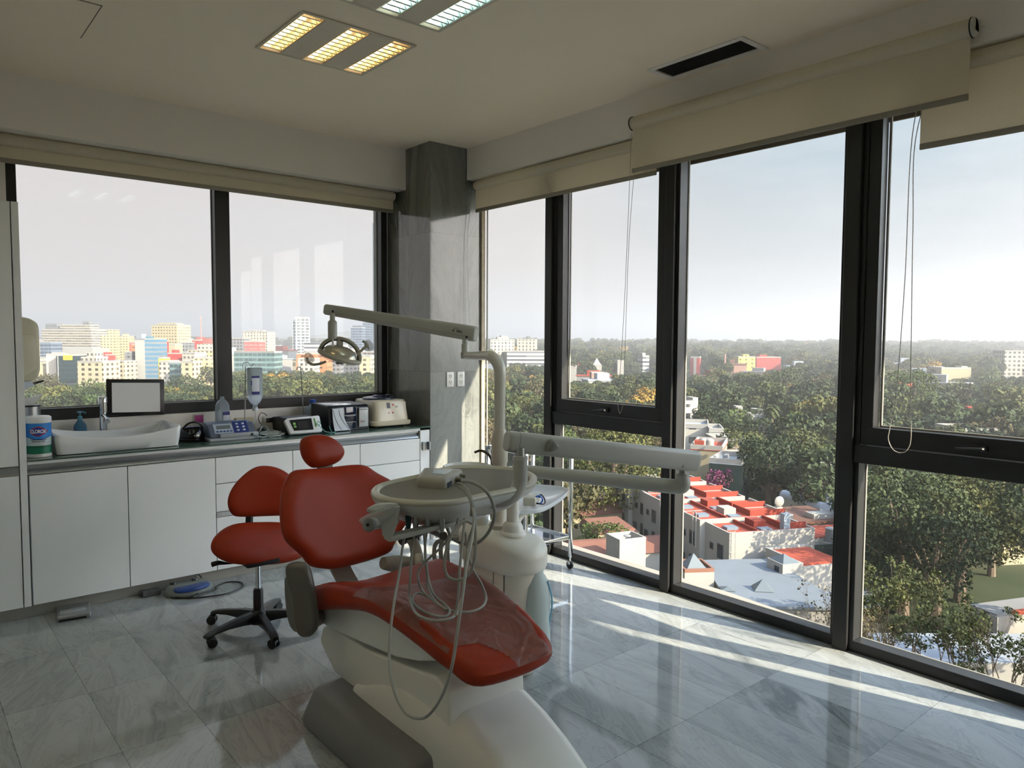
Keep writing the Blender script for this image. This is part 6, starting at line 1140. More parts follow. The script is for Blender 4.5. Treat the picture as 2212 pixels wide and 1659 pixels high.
LB = [  # name, label, x0, x1, ytop, D, depth, rot, facade, roof, extras
 ('apartment_block', 'broad cream terraced apartment block on the left skyline', 86, 200, 712, 900, 30, -6, F1, ROOFG, [('stepped_top', (.35, 2, 0), (.95, 20, 6), F1), ('plant_room', (.05, 2, 0), (.28, 12, 7), F13), ('plant_room', (.78, 5, 6), (.9, 12, 10), F13)]),
 ('apartment_block', 'stepped cream terraces on the right flank of the broad apartment block', 200, 214, 725, 940, 26, -6, F1, ROOFG, []),
 ('apartment_tower', 'narrow yellow apartment tower right of the broad cream block', 232, 247, 713, 800, 16, 10, F2, ROOFG, [('shoulder', (-.9, 0, -40), (0, 14, -6), F2)]),
 ('apartment_tower', 'small yellowish tower between narrow yellow tower and blue building', 257, 277, 727, 850, 16, 5, F2, ROOFG, [('stair_head', (.3, 2, 0), (.7, 10, 3), F2)]),
 ('apartment_tower', 'tall yellow and white apartment tower behind the blue building', 323, 386, 703, 760, 22, -12, F2, ROOFG, [('crown', (.2, 2, 0), (.9, 14, 2.5), F2)]),
 ('office_block', 'light blue banded office block with a blank white side, left window', 313, 342, 734, 520, 18, 8, F4, mat('teal roof', (70, 110, 120), .8), [('blank_wall', (-.66, -.5, -60), (.0, 14, -.5), WM), ('plant_room', (.0, 2, 0), (.35, 9, 2.2), mat('teal box', (60, 104, 116), .8))]),
 ('apartment_block', 'tall narrow red walled block touching the blue office block', 341, 351, 738, 540, 14, 8, F15, ROOFR, []),
 ('office_block', 'dark green glass office block with a yellow rooftop sign', 122, 162, 769, 480, 16, 6, F5, ROOFG, [('sign_board', (.38, -.4, -2.6), (.84, -.1, .5), YEL), ('sign_lines', (.42, -.45, -1.0), (.8, -.42, -.6), mat('sign red', (200, 80, 40), .5)), ('sign_lines', (.46, -.45, -1.9), (.76, -.42, -1.5), mat('sign red', (200, 80, 40), .5)), ('corner_strip', (.08, -.4, -40), (.12, -.1, 0), WM)]),
 ('office_block', 'grey concrete block attached left of the green glass office', 100, 121, 767, 485, 16, 6, mat('pinkish concrete', (176, 164, 148), .85, noise=.1, nscale=.3), ROOFG, []),
 ('apartment_block', 'cream apartment block with open balconies below the skyline, left window', 164, 224, 783, 450, 16, -8, F6, ROOFG, [('upper_floor', (.1, 1, 0), (.7, 12, 3.4), F3), ('upper_floor', (.3, 2, 3.4), (.6, 10, 6), F3)]),
 ('apartment_block', 'low cream block with small dark windows right of the balconied block', 226, 269, 782, 500, 14, -8, F6, ROOFG, []),
 ('office_block', 'blue glass office block half hidden by the ivory dispenser', 86, 109, 740, 700, 18, 0, F8, ROOFG, []),
 ('warehouse', 'long white low roof behind the green glass office', 109, 200, 752, 720, 30, 0, WALLW, ROOFW, []),
 ('house', 'bright red gabled building left of the cream low block', 196, 229, 768, 600, 14, 0, MREDW, ROOFR, [('gable_roof', (.3, 0, 0), (.9, 12, 2.5), MREDW)]),
 ('house', 'orange walled building next to the white blank wall', 283, 297, 745, 640, 12, 0, F14, ROOFR, []),
 ('house', 'brown red flat building behind the orange one', 279, 296, 741, 680, 12, 0, mat('brown red wall', (150, 76, 64), .8), ROOFR, []),
 ('apartment_block', 'grey block with white frame right of the yellow tower', 390, 416, 741, 650, 16, 6, F13, ROOFG, [('plant_room', (.5, 2, 0), (.8, 8, 4), WM)]),
 ('apartment_block', 'slim bright red block beside the grey framed block', 415, 427, 736, 655, 14, 6, F15, ROOFR, []),
 ('house', 'pale yellow block below the tall yellow tower', 357, 378, 745, 600, 14, 0, CRM and WALLC, ROOFG, []),
 ('house', 'red low building in front of the yellow block', 362, 392, 765, 520, 14, 0, MREDW, ROOFR, [('upper_box', (.25, 1, 0), (.5, 8, 3), MREDW)]),
 ('house', 'white stepped building with dark windows in the left window', 392, 422, 764, 510, 14, -10, F3, ROOFG, []),
 ('house', 'yellow painted cube in the left window', 342, 352, 775, 480, 10, 0, YEL, ROOFG, []),
 ('office_block', 'white block with small square windows in the left window', 344, 366, 782, 470, 14, 0, F3, ROOFG, []),
 ('office_block', 'green glass fronted low block in the left window', 366, 390, 784, 470, 14, 0, F12, ROOFW, []),
 ('apartment_block', 'cream block with rows of windows right of the green glass front', 390, 418, 783, 460, 14, -6, F6, ROOFG, []),
 ('apartment_block', 'yellowish balconied block at the mullion of the left window', 418, 452, 775, 470, 14, 4, F2, ROOFG, []),
 ('apartment_block', 'cream apartments behind the left window mullion', 405, 470, 758, 560, 14, 0, F2, ROOFG, [('upper_floor', (.3, 1, 0), (.8, 10, 5), F3)]),
 ('apartment_block', 'white apartments behind the slim red block', 432, 468, 745, 720, 14, 0, F3, ROOFG, []),
 ('office_block', 'slate office between the white blank wall and the cream low block', 270, 284, 762, 520, 12, 0, F13, ROOFG, []),
 # right half of the strip window
 ('apartment_tower', 'cream tower with dark windows in the middle of the strip window', 522, 578, 718, 800, 20, -8, F11, ROOFG, [('plant_room', (.3, 2, 0), (.8, 10, 2.5), F3), ('plant_room', (.1, 2, 0), (.25, 10, 1.5), F3)]),
 ('apartment_block', 'pink and white striped block under the cream tower', 527, 560, 739, 660, 16, 0, F10, ROOFR, []),
 ('apartment_block', 'dark grey block just right of the window mullion', 500, 527, 732, 700, 16, 0, F13, ROOFG, []),
 ('office_block', 'long greenish glass office below the pink block', 505, 592, 762, 500, 18, 0, F12, ROOFW, [('roof_rail', (0, 0, 0), (1, 1, 1.2), WM)]),
 ('office_tower', 'white gridded glass tower rising alone in the strip window', 638, 668, 686, 900, 26, 14, F7, ROOFG, [('wing', (-.2, 3, -90), (0, 20, -3.5), F7)]),
 ('office_tower', 'slate blue twin tower, left half with a stepped crown', 758, 782, 708, 980, 24, 0, F8, mat('bluish roof', (120, 140, 170), .8), [('crown', (.1, 2, 0), (.9, 20, 3), F8)]),
 ('office_tower', 'slate blue twin tower, right half, darker and taller', 783, 806, 696, 1010, 24, 0, F8, ROOFG, []),
 ('office_tower', 'very tall slender teal glass tower at the edge of the strip window', 803, 830, 482, 760, 30, -20, F9, ROOFG, []),
 ('warehouse', 'long cream building with a strip of windows beside the gridded tower', 657, 742, 741, 640, 18, 0, F17, ROOFW, []),
 ('warehouse', 'white hall with a curved edge in front of the gridded tower', 660, 690, 758, 560, 18, 0, WALLW, ROOFW, []),
 ('house', 'orange walled hall below the white halls', 640, 706, 766, 520, 16, 0, F14, mat('orange roof', (165, 96, 56), .8), []),
 ('house', 'white house under the orange hall', 643, 680, 777, 470, 12, 0, F3, ROOFG, []),
 ('house', 'grey blue house behind the lamp head', 706, 735, 762, 540, 12, 0, F13, ROOFG, []),
 ('house', 'white block behind the lamp head', 736, 780, 756, 560, 12, 0, F3, ROOFW, []),
 ('house', 'cream block right of the lamp head with two dark openings', 776, 800, 771, 470, 12, -5, F6, ROOFG, []),
 ('house', 'dark roofed house beneath the slate twin tower', 782, 812, 762, 540, 12, -5, F13, ROOFR, []),
 ('radio_mast', 'red and white radio mast on the left skyline', 432.6, 434.0, 683, 900, 1, 0, mat('mast paint', (190, 120, 110), .6), WM, []),
 # bay window nearest the column
 ('apartment_tower', 'cream ribbed tower with tall core seen beside the marble column', 1059, 1112, 735, 700, 18, 10, F11, ROOFG, [('core', (.3, 1, 0), (.75, 10, 3), F11), ('core', (.45, 1, 3), (.7, 10, 4.5), WM)]),
 ('apartment_tower', 'grey ribbed tower left of the first mullion of the glass wall', 1117, 1159, 734, 710, 18, -4, F11, ROOFG, [('core', (.45, 1, 0), (.65, 10, 3.5), F13)]),
 ('office_block', 'low pale block at the foot of the ribbed towers', 1095, 1180, 760, 660, 16, 0, F17, ROOFW, []),
 ('office_tower', 'small white six storey block standing in the trees, second bay', 1388, 1403, 770, 620, 12, 12, F17, ROOFW, [('roof_box', (0, 1, 0), (.5, 8, 3), WM)]),
 ('house', 'pinkish house with red roof above the trees in the second bay', 1243, 1268, 792, 470, 12, 8, mat('mauve wall', (150, 120, 114), .85), ROOFR, [('upper_room', (.25, 1, 0), (.7, 8, 2.2), ROOFR)]),
 ('house', 'white villa among trees left of the pinkish house', 1222, 1244, 795, 460, 12, -8, WALLW, ROOFR, []),
 ('house', 'white chapel with a pointed roof in the second bay', 1281, 1300, 790, 500, 10, 0, WALLW, ROOFW, []),
 ('house', 'small white villa among trees, middle of the second bay', 1334, 1348, 781, 540, 10, 0, WALLW, ROOFW, []),
 ('house', 'low pink villa deep in the trees of the second bay', 1278, 1312, 808, 400, 10, 0, mat('salmon wall', (160, 122, 106), .85), ROOFT, []),
 # third bay
 ('apartment_block', 'red and white block at the left of the third bay', 1492, 1511, 773, 640, 12, -20, F15, ROOFW, [('white_side', (.35, -.5, -40), (.65, -.1, .5), WM)]),
 ('apartment_block', 'yellow block in the trees next to the red one, third bay', 1595, 1632, 772, 620, 14, 0, F16, ROOFG, [('tower', (.3, 1, 0), (.65, 10, 2.5), F16)]),
 ('apartment_block', 'plain red block in the trees next to the yellow one, third bay', 1634, 1687, 773, 620, 14, 0, mat('rose red wall', (145, 60, 54), .8), ROOFR, [('tower', (.15, 1, 0), (.45, 10, 2.4), MREDW)]),
 ('office_block', 'small cream block alone on the far horizon, third bay', 1679, 1687, 741, 2200, 20, 0, WALLC, ROOFG, []),
 ('office_block', 'wide pale block on the far horizon right of the cream one', 1731, 1755, 744, 2300, 20, 0, WALLC, ROOFG, []),
 ('radio_mast', 'red and white lattice mast above the trees, third bay', 1566, 1568, 765, 560, 1, 0, mat('mast paint', (190, 120, 110), .6), WM, []),
 ('house', 'white cube house with dark windows at the left of the third bay', 1474, 1502, 873, 190, 10, 14, facade('house white', (208, 204, 192), (60, 68, 74), 3.0, 3.2, .4, .5), ROOFW, [('tank_room', (1.15, 2, -3), (1.6, 6, 1.5), WM)]),
 ('house', 'flat white house group in the trees, middle of the third bay', 1580, 1622, 898, 205, 9, -6, facade('house white', (208, 204, 192), (60, 68, 74), 3.0, 3.2, .4, .5), ROOFW, [('upper_room', (.3, 2, 0), (.65, 7, 2.4), WM)]),
 ('house', 'long low white roofed house beside the palm, third bay', 1622, 1662, 902, 205, 9, 8, WALLW, ROOFW, [('upper_room', (.55, 3, 0), (.95, 7, 2.0), WM)]),
 ('house', 'white two storey villa with terrace on the left of the third bay', 1468, 1530, 925, 165, 11, -14, facade('villa white', (210, 205, 190), (64, 70, 76), 3.1, 4.4, .36, .46), ROOFW, [('terrace', (1.0, 1, -5.5), (1.5, 8, -2.6), WM)]),
 ('house', 'white villa wing with a dark opening right of the terrace villa', 1532, 1563, 934, 160, 9, -10, facade('villa white', (210, 205, 190), (64, 70, 76), 3.1, 4.4, .36, .46), ROOFW, []),
 ('house', 'red roofed house with two round white tanks', 1492, 1560, 973, 135, 12, -20, WALLC, ROOFR, [('chimney_wall', (.1, 1, 0), (.4, 3, 1.6), ROOFR)]),
 ('house', 'cream house with sloping red roof behind the cypress', 1548, 1600, 982, 140, 9, 6, WALLC, ROOFR, []),
 ('house', 'white roofed villa with a water tank right of the two round tanks', 1548, 1612, 958, 150, 9, 0, WALLC, ROOFW, [('parapet_box', (.2, 1, 0), (.5, 5, 1.2), WM)]),
 ('house', 'dark green walled house with metal roof in front of the big tree', 1532, 1600, 1003, 122, 9, -28, mat('dark green wall', (40, 56, 48), .8), mat('metal roof', (176, 184, 190), .3, metal=.5), [('cooler', (.3, 3, 0), (.42, 5, 1.0), ROOFG)]),
 ('house', 'terracotta roofed house right of the big tree, third bay', 1722, 1790, 992, 140, 10, 12, WALLC, ROOFR, [('chimney', (.5, 3, 0), (.62, 5, 1.5), WM)]),
 ('house', 'cream villa with dark windows right of the big tree, third bay', 1755, 1800, 1010, 125, 10, 8, facade('villa cream', (204, 190, 152), (54, 52, 48), 3.0, 5.0, .55, .5), ROOFG, []),
 # fourth bay
 ('apartment_block', 'white seven storey block at the right edge of the picture', 2174, 2250, 760, 520, 16, -8, F3, ROOFW, []),
 ('house', 'long pale flat building among trees in the right window', 2034, 2098, 797, 420, 14, 0, WALLC, ROOFW, [('upper_room', (.75, 2, 0), (.95, 8, 1.5), WM)]),
 ('house', 'pink house group in the middle of the right window', 2078, 2124, 893, 215, 10, 4, mat('salmon wall', (160, 122, 106), .85), ROOFR, [('upper_room', (.2, 2, 0), (.7, 7, 1.8), MREDW)]),
 ('house', 'white house with pale roofs under the pink group', 2084, 2128, 912, 190, 9, 0, WALLW, ROOFW, []),
 ('house', 'green and white market hall at the foot of the right window', 2082, 2162, 934, 165, 10, 6, mat('green wall', (74, 120, 84), .8), ROOFW, [('shop_front', (.35, -.6, -3), (1.0, -.1, -.2), WM)]),
 ('house', 'red roofed hut at the far right above the transom', 2188, 2240, 927, 170, 8, 0, MREDW, ROOFG, []),
 ('house', 'white villa peeking behind the right sash on the left', 1895, 1922, 850, 260, 10, 0, WALLW, ROOFR, []),
]
for nm, lab, x0, x1, yt, D, dp, rot, fm, rf, ex in LB:
    o, w, h, part = bld(nm, lab, 'mast' if 'mast' in nm else 'building', x0, x1, yt, D, dp, rot, fm, rf, extra=ex, par=0 if 'mast' in nm or 'warehouse' in nm else .8, group=None if 'mast' in nm else BG)
    if 'chapel' in lab:
        bm = nb(); rings(bm, [[V((-3, 1, h)), V((3, 1, h)), V((3, 7, h)), V((-3, 7, h))], [V((-.1, 3.9, h + 5)), V((.1, 3.9, h + 5)), V((.1, 4.1, h + 5)), V((-.1, 4.1, h + 5))]]); part('spire', bm, WM)
    if 'two round white tanks' in lab:
        for k in (-.12, .06):
            bm = nb(); cyl(bm, (k * w, 2, h), (k * w, 2, h + 1.6), .8, n=20); ball(bm, (k * w, 2, h + 1.6), .8, 16, (1, 1, .5)); part('water_tank', bm, WM)
# ------------------------------------------------- houses close below, built wall by wall
def fr(o, ang): return Matrix.Translation(V(o)) @ Matrix.Rotation(ang, 4, 'Z')
def near(name, label, o, ang, group=None):
    t = thing(name, o, label, 'building', group); t.rotation_euler = (0, 0, ang)
    def part(nm, bm, m, parent=None):
        bmesh.ops.recalc_face_normals(bm, faces=bm.faces); me = bpy.data.meshes.new(nm); bm.to_mesh(me); bm.free(); me.materials.append(m); q = bpy.data.objects.new(nm, me); COL.objects.link(q); q.parent = parent or t; return q
    return t, part
UA = math.atan2(-.444, .896)           # the terrace row: local x along its end wall, local y up the street
RZ = -20.0
INR = mat('red parapet inside', (130, 52, 36), .85, noise=.12, nscale=1.0); SKY_ = mat('skylight', (104, 118, 128), .3)
ends = [(0, 0), (-.7, 5.4), (0, 10.8), (-.7, 16.2), (0, 21.6), (-.6, 27.0)]
o0 = V((70.6, 46.4, G)); ux = V((math.cos(UA), math.sin(UA), 0)); uy = V((-ux.y, ux.x, 0))
WF = mat('window frame grey', (84, 88, 90), .4)
ordn = ['nearest one with the long blank end wall', 'second one from the blank end wall', 'third one from the blank end wall', 'fourth one from the blank end wall', 'fifth one, just below the arm pivot', 'farthest one']
for i, (dx, dy) in enumerate(ends):
    o = o0 + ux * dx + uy * dy; rz = RZ - G + (.25 * i % .5); w = 10.8 if i == 0 else 12.4; d = 5.4
    t, part = near('terrace_house', 'white terraced house with red roof deck, ' + ordn[i], o, UA, 'terraced houses with red roof decks')
    bm = nb(); box(bm, (0, 0, 0), (w, d, rz)); part('walls', bm, WALLW)
    bm = nb(); box(bm, (.2, .2, rz), (w - .2, d, rz + .1)); part('roof_deck', bm, ROOFR)
    bm = nb()
    for a, b in (((0, 0), (w, .22)), ((0, .22), (.22, d)), ((w - .22, .22), (w, d))): box(bm, (*a, rz), (*b, rz + .4))
    part('parapet', bm, WALLW)
    bm = nb(); box(bm, (.23, .225, rz + .05), (w - .23, .30, rz + .42)); box(bm, (3.6, .3, rz + .1), (3.8, d, rz + .5)); box(bm, (7.4, 1.4, rz + .1), (7.6, d, rz + .8)); box(bm, (7.6, 1.4, rz + .1), (w - .2, 1.6, rz + .8)); part('deck_walls', bm, INR)
    bm = nb(); box(bm, (4.6, 2.6, rz + .1), (6.2, d - .9, rz + .9)); part('stair_head', bm, WALLW if i % 2 else INR)
    for a, b in ((1.0, 2.2), (4.4, .7)):
        bm = nb(); box(bm, (a, b, rz + .1), (a + 1.4, b + 1.1, rz + .42)); part('skylight', bm, SKY_)
    for yy, z0, ww, hh in ((1.2, rz - 3.0, 1.3, 1.7), (3.4, rz - 2.4, .8, .8), (1.4, rz - 6.4, 1.0, 2.2), (3.6, rz - 5.8, 1.3, 1.3)):
        bm = nb(); box(bm, (-.06, yy, z0), (.02, yy + ww, z0 + hh)); f = part('window', bm, WF); bm = nb(); box(bm, (-.075, yy + .08, z0 + .08), (-.055, yy + ww - .08, z0 + hh - .08)); part('pane', bm, DKW, f)
    if i == 0:
        bm = nb(); box(bm, (5.6, -.05, rz - 2.6), (6.3, .02, rz - 1.4)); f = part('window', bm, WF); bm = nb(); box(bm, (5.7, -.065, rz - 2.5), (6.2, -.045, rz - 1.5)); part('pane', bm, DKW, f)
        bm = nb()
        for x in (-.15, .55): tube(bm, [(x, -.35, rz - 5.5), (x, -.35, rz + .9)], .035, 6, 1)
        for k in range(9): tube(bm, [(-.15, -.35, rz - 5.4 + k * .75), (.55, -.35, rz - 5.4 + k * .75)], .03, 6, 1)
        part('ladder_frame', bm, WM)
        bm = nb(); box(bm, (7.2, .6, rz + .1), (8.0, 1.4, rz + 2.0)); part('flue_box', bm, mat('grey cladding', (130, 140, 146), .5))
    if i == 1:
        bm = nb(); tube(bm, [(-.3, .4, rz - 3), (-.3, .4, rz + 1.2)], .05, 6, 1); tube(bm, [(-.3, 1.2, rz - 3), (-.3, 1.2, rz + 1.2)], .05, 6, 1); tube(bm, [(-.3, .4, rz + 1.2), (-.3, 1.2, rz + 1.2)], .04, 6, 1); part('balcony_frame', bm, WM)
o = o0 + ux * 12.2 + uy * 8; t, part = near('house', 'dark brown roofed house with a satellite dish right of the terraces', o, UA)
bm = nb(); box(bm, (0, 0, 0), (9, 8, 6.6)); part('walls', bm, WALLW); bm = nb(); box(bm, (-.2, -.2, 6.6), (9.2, 8.2, 6.9)); part('roof', bm, mat('brown roof', (92, 62, 48), .9)); bm = nb(); box(bm, (1, 3, 6.9), (1.8, 3.8, 8.2)); part('chimney', bm, WALLW)
bm = nb(); ball(bm, (1.4, 3.2, 8.9), .7, 16, (1, .35, 1)); part('satellite_dish', bm, WM); bm = nb(); box(bm, (5, 1, 6.9), (8.6, 2.8, 7.5)); part('roof_step', bm, WALLW)
o = o0 + ux * 11.2 + uy * 2.6; t, part = near('house', 'low red decked house between the terrace end and the dark green wall', o, UA)
bm = nb(); box(bm, (0, 0, 0), (8, 5, 6.4)); part('walls', bm, WALLW); bm = nb(); box(bm, (0, 0, 6.4), (8, 5, 6.5)); part('roof', bm, ROOFR); bm = nb(); box(bm, (3, -.1, 6.5), (8, .15, 7.1)); part('parapet', bm, WALLW)
bm = nb(); lbox(bm, (11.2, .6, 0), (22, .8, 6.2), fr(o0, UA)); tag(obj('garden_wall', bm, mat('dark green fence', (34, 46, 40), .9), loc=o0 + ux * 14), 'dark green screen wall right of the terrace end wall', 'wall')
# big pale roof with pyramid skylights
t = thing('flat_roofed_hall', (64, 39, G), 'large pale blue white flat roof with two pyramid skylights below the glass wall', 'building')
zr = -22.2
bm = nb(); prism(bm, [(58.6, 38.6), (59.6, 35.0), (64.6, 30.2), (72.4, 42.6), (66.4, 46.8)], (0, 0, G), X_, Y_, Z_, zr - G); obj('walls', bm, WALLW, t, smooth=0)
bm = nb(); prism(bm, [(58.4, 38.6), (59.4, 34.8), (64.6, 29.9), (72.7, 42.6), (66.4, 47.1)], (0, 0, zr), X_, Y_, Z_, .25); obj('roof', bm, mat('shade-darkened pale roof', (100, 107, 112), .8, noise=.15, nscale=.5), t, smooth=0)  # pale roof, its colour darkened to stand in for the shade on it
for (px, py), s in (((1647, 1272), 1.25), ((1572, 1272), .95)):
    c = onz(px, py, zr + .3); bm = nb(); a0 = UA + .4; P = [c + V((math.cos(a0 + k * math.pi / 2), math.sin(a0 + k * math.pi / 2), 0)) * s for k in range(4)]; rings(bm, [P, [c + (p - c) * .02 + Z_ * (s * .75 if s > 1 else .25) for p in P]]); obj('skylight', bm, mat('hazy glass', (88, 96, 98), .45), t, smooth=0)
t, part = near('rooftop_block', 'white cube with a glass pyramid left of the big pale roof', onz(1478, 1292, -23.5), math.atan2(-.55, .83))
bm = nb(); box(bm, (0, 0, -5), (3.0, 3.4, 2.5)); part('walls', bm, WALLW); bm = nb()
for a, b in (((0, 0), (3, .2)), ((0, 3.2), (3, 3.4)), ((0, .2), (.2, 3.2)), ((2.8, .2), (3, 3.2))): box(bm, (*a, 2.5), (*b, 2.85))
part('parapet', bm, mat('brick brown cap', (120, 84, 68), .9)); bm = nb(); rings(bm, [[V((.5, .7, 2.6)), V((2.5, .7, 2.6)), V((2.5, 2.7, 2.6)), V((.5, 2.7, 2.6))], [V((1.48, 1.68, 3.9)), V((1.52, 1.68, 3.9)), V((1.52, 1.72, 3.9)), V((1.48, 1.72, 3.9))]]); part('glass_pyramid', bm, mat('hazy glass', (88, 96, 98), .45))
t, part = near('rooftop_block', 'white open cube with a satellite dish at the foot of the second bay', onz(1338, 1222, -23.4), math.atan2(-.3, .95))
bm = nb(); box(bm, (0, 0, -5), (3.4, 3.0, 2.0)); part('walls', bm, WALLW); bm = nb()
for a, b in (((0, 0), (3.4, .18)), ((0, 2.82), (3.4, 3)), ((0, .18), (.18, 2.82)), ((3.22, .18), (3.4, 2.82))): box(bm, (*a, 2.0), (*b, 2.9))
part('parapet', bm, WALLW); bm = nb(); ball(bm, (1.5, .9, 3.0), .45, 14, (1, 1, .25)); part('satellite_dish', bm, ROOFG)
t, part = near('house', 'house with mottled red tiled roofs under the white open cube', onz(1238, 1215, -24.3), math.atan2(-.45, .89))
bm = nb(); box(bm, (0, 0, -4), (13, 6, .6)); part('walls', bm, WALLW); bm = nb(); rings(bm, [[V((-.3, -.3, .6)), V((13.3, -.3, .6)), V((13.3, 6.3, .6)), V((-.3, 6.3, .6))], [V((.6, 2.6, 1.7)), V((12.4, 2.6, 1.7)), V((12.4, 3.4, 1.7)), V((.6, 3.4, 1.7))]]); part('tiled_roof', bm, ROOFT)
t, part = near('garden_house', 'small ochre house with a terracotta slab roof in the second bay', onz(1296, 1200, -26), math.atan2(-.38, .92))
bm = nb(); box(bm, (0, 0, -2), (4.6, 5, 2.4)); part('walls', bm, WALLC); bm = nb(); box(bm, (-.5, -.5, 2.4), (5.3, 5.6, 2.8)); part('eaves', bm, WALLC); bm = nb(); rings(bm, [[V((-.5, -.5, 2.8)), V((5.3, -.5, 2.8)), V((5.3, 5.6, 2.8)), V((-.5, 5.6, 2.8))], [V((-.1, 0, 3.2)), V((4.9, 0, 3.2)), V((4.9, 5.2, 3.6)), V((-.1, 5.2, 3.6))]]); part('slab_roof', bm, ROOFT)
bm = nb(); box(bm, (3.0, -.06, .8), (4.4, .02, 2.1)); part('window', bm, DKW)
t, part = near('house', 'low tiled bungalow behind the tree trunks in the second bay', onz(1215, 1150, -26), math.atan2(-.3, .95))
bm = nb(); box(bm, (0, 0, -2), (15, 6, 2.2)); part('walls', bm, WALLC); bm = nb(); rings(bm, [[V((-.6, -.6, 2.2)), V((15.6, -.6, 2.2)), V((15.6, 6.6, 2.2)), V((-.6, 6.6, 2.2))], [V((2, 2.6, 3.6)), V((13, 2.6, 3.6)), V((13, 3.4, 3.6)), V((2, 3.4, 3.6))]]); part('tiled_roof', bm, ROOFT)
t, part = near('white_townhouse', 'white house with a long shaded wall and red roof right of the pale flat roof', onz(1690, 1262, -23) + V((0, 0, -1.3)), UA + .05)
bm = nb(); box(bm, (0, 0, -5), (2.2, 2.6, 3.3)); box(bm, (2.2, 0.0, -5), (7.5, 6, 2.9)); part('walls', bm, WALLW); bm = nb(); box(bm, (2.4, .2, 2.9), (7.5, 5.8, 3.05)); part('roof_deck', bm, ROOFR); bm = nb(); box(bm, (2.2, 0, 2.9), (2.45, 6, 3.3)); box(bm, (2.45, 5.7, 2.9), (7.5, 6, 3.3)); part('parapet', bm, WALLW)
bm = nb(); box(bm, (.2, -.06, .0), (1.3, .02, 1.0)); part('brick_panel', bm, MREDW); bm = nb(); rings(bm, [[V((.1, .1, 3.3)), V((2.1, .1, 3.3)), V((2.1, 2.5, 3.3)), V((.1, 2.5, 3.3))], [V((1.0, 1.2, 4.0)), V((1.1, 1.2, 4.0)), V((1.1, 1.3, 4.0)), V((1.0, 1.3, 4.0))]]); part('glass_pyramid', bm, mat('hazy glass', (88, 96, 98), .45))
bm = nb(); box(bm, (-.06, .6, .9), (.02, 1.3, 2.9)); part('window', bm, DKW)
t, part = near('workshop', 'grey white workshop with a ridged vaulted roof at the third mullion', V((dep(1768, 1140, 104).x, dep(1768, 1140, 104).y, G)), YAW + .25)
bm = nb(); box(bm, (0, 0, -1), (12, 9, 6.4)); part('walls', bm, WALLW); bm = nb()
for k in range(8): cyl(bm, (.7 + k * 1.5, -.2, 6.3), (.7 + k * 1.5, 9.2, 6.3), .78, n=16)
part('vaulted_roof', bm, ROOFW); bm = nb(); box(bm, (.3, -.07, 4.2), (6.4, .03, 5.8)); f = part('window', bm, WF)
for k in range(4):
    bm = nb(); box(bm, (.5 + k * 1.5, -.085, 4.3), (1.85 + k * 1.5, -.065, 5.7)); part('pane', bm, DKW, f)
t, part = near('water_tank', 'tall grey drum tank beside the workshop', onz(1797, 1170, -22), 0); bm = nb(); cyl(bm, (0, 0, 0), (0, 0, 1.6), .75, n=24); part('drum', bm, ROOFG); bm = nb(); box(bm, (-1, -1, -6), (1, 1, 0)); part('stand', bm, WALLW)
t, part = near('house', 'cream house with a flat parapet roof at the far right of the lower pane', onz(2165, 1205, G + 1), YAW + .15)
bm = nb(); box(bm, (0, 0, -1), (10, 8, 6.5)); part('walls', bm, WALLC); bm = nb(); box(bm, (-.3, -.3, 6.5), (10, 8.3, 7.0)); part('roof', bm, ROOFG)
for z in (1.5, 4.4):
    bm = nb(); box(bm, (1.2, -.06, z), (8, .02, z + 1.3)); part('window', bm, DKW)
t, part = near('house', 'grey concrete house with red roof edge at the bottom right', onz(2150, 1440, G), YAW + .3)
bm = nb(); box(bm, (0, 0, -1), (9, 3, 4.6)); part('walls', bm, mat('stained concrete', (136, 132, 124), .9, noise=.2, nscale=1.0)); bm = nb(); box(bm, (.2, .2, 4.6), (9, 3, 4.75)); part('roof', bm, ROOFG); bm = nb(); box(bm, (2, -.1, 4.6), (9.1, .3, 4.95)); part('roof_edge', bm, ROOFR)
t, part = near('house', 'white flat roof glimpsed through the bare branches at the bottom right', onz(2020, 1520, G), YAW)
bm = nb(); box(bm, (-3, 0, -1), (14, 6, 3.4)); part('walls', bm, WALLW); bm = nb(); box(bm, (-3, 0, 3.4), (14, 6, 3.5)); part('roof', bm, ROOFW)
t, part = near('house', 'cream low wall and white yard below the pale flat roof', onz(1600, 1365, G), YAW - .25)
bm = nb(); box(bm, (0, 0, -1), (13, 5, 3.6)); part('walls', bm, WALLC); bm = nb(); box(bm, (0, 0, 3.6), (13, 5, 3.7)); part('roof', bm, ROOFW); 
for k, (lab, (px, py), w, d, h, a) in enumerate((('white garden house left of the first mullion, sunlit', (1052, 920), 9, 7, 4.5, .2), ('white roofed hall left of the first mullion, below the garden house', (1095, 975), 9, 8, 3.0, .1), ('small white house with orange shed by the first mullion', (1120, 905), 5, 4, 3, 0), ('white house partly seen left of the upper arm', (1058, 985), 6, 4, 2, .3), ('pale house by the second mullion between trunks', (1400, 1165), 12, 8, 7.5, -.5), ('white house seen low beside the second mullion', (1222, 935), 8, 6, 5, 0))):
    t, part = near('house', lab, onz(px, py, G), YAW + a, None); bm = nb(); box(bm, (-w/2, 0, 0), (w/2, d, h)); part('walls', bm, WALLW); bm = nb(); box(bm, (-w/2 - .2, -.2, h), (w/2 + .2, d + .2, h + .3)); part('roof', bm, ROOFW if k != 2 else ROOFT); bm = nb(); box(bm, (-w/4, -.06, h * .35), (w/4, .02, h * .7)); part('window', bm, DKW)
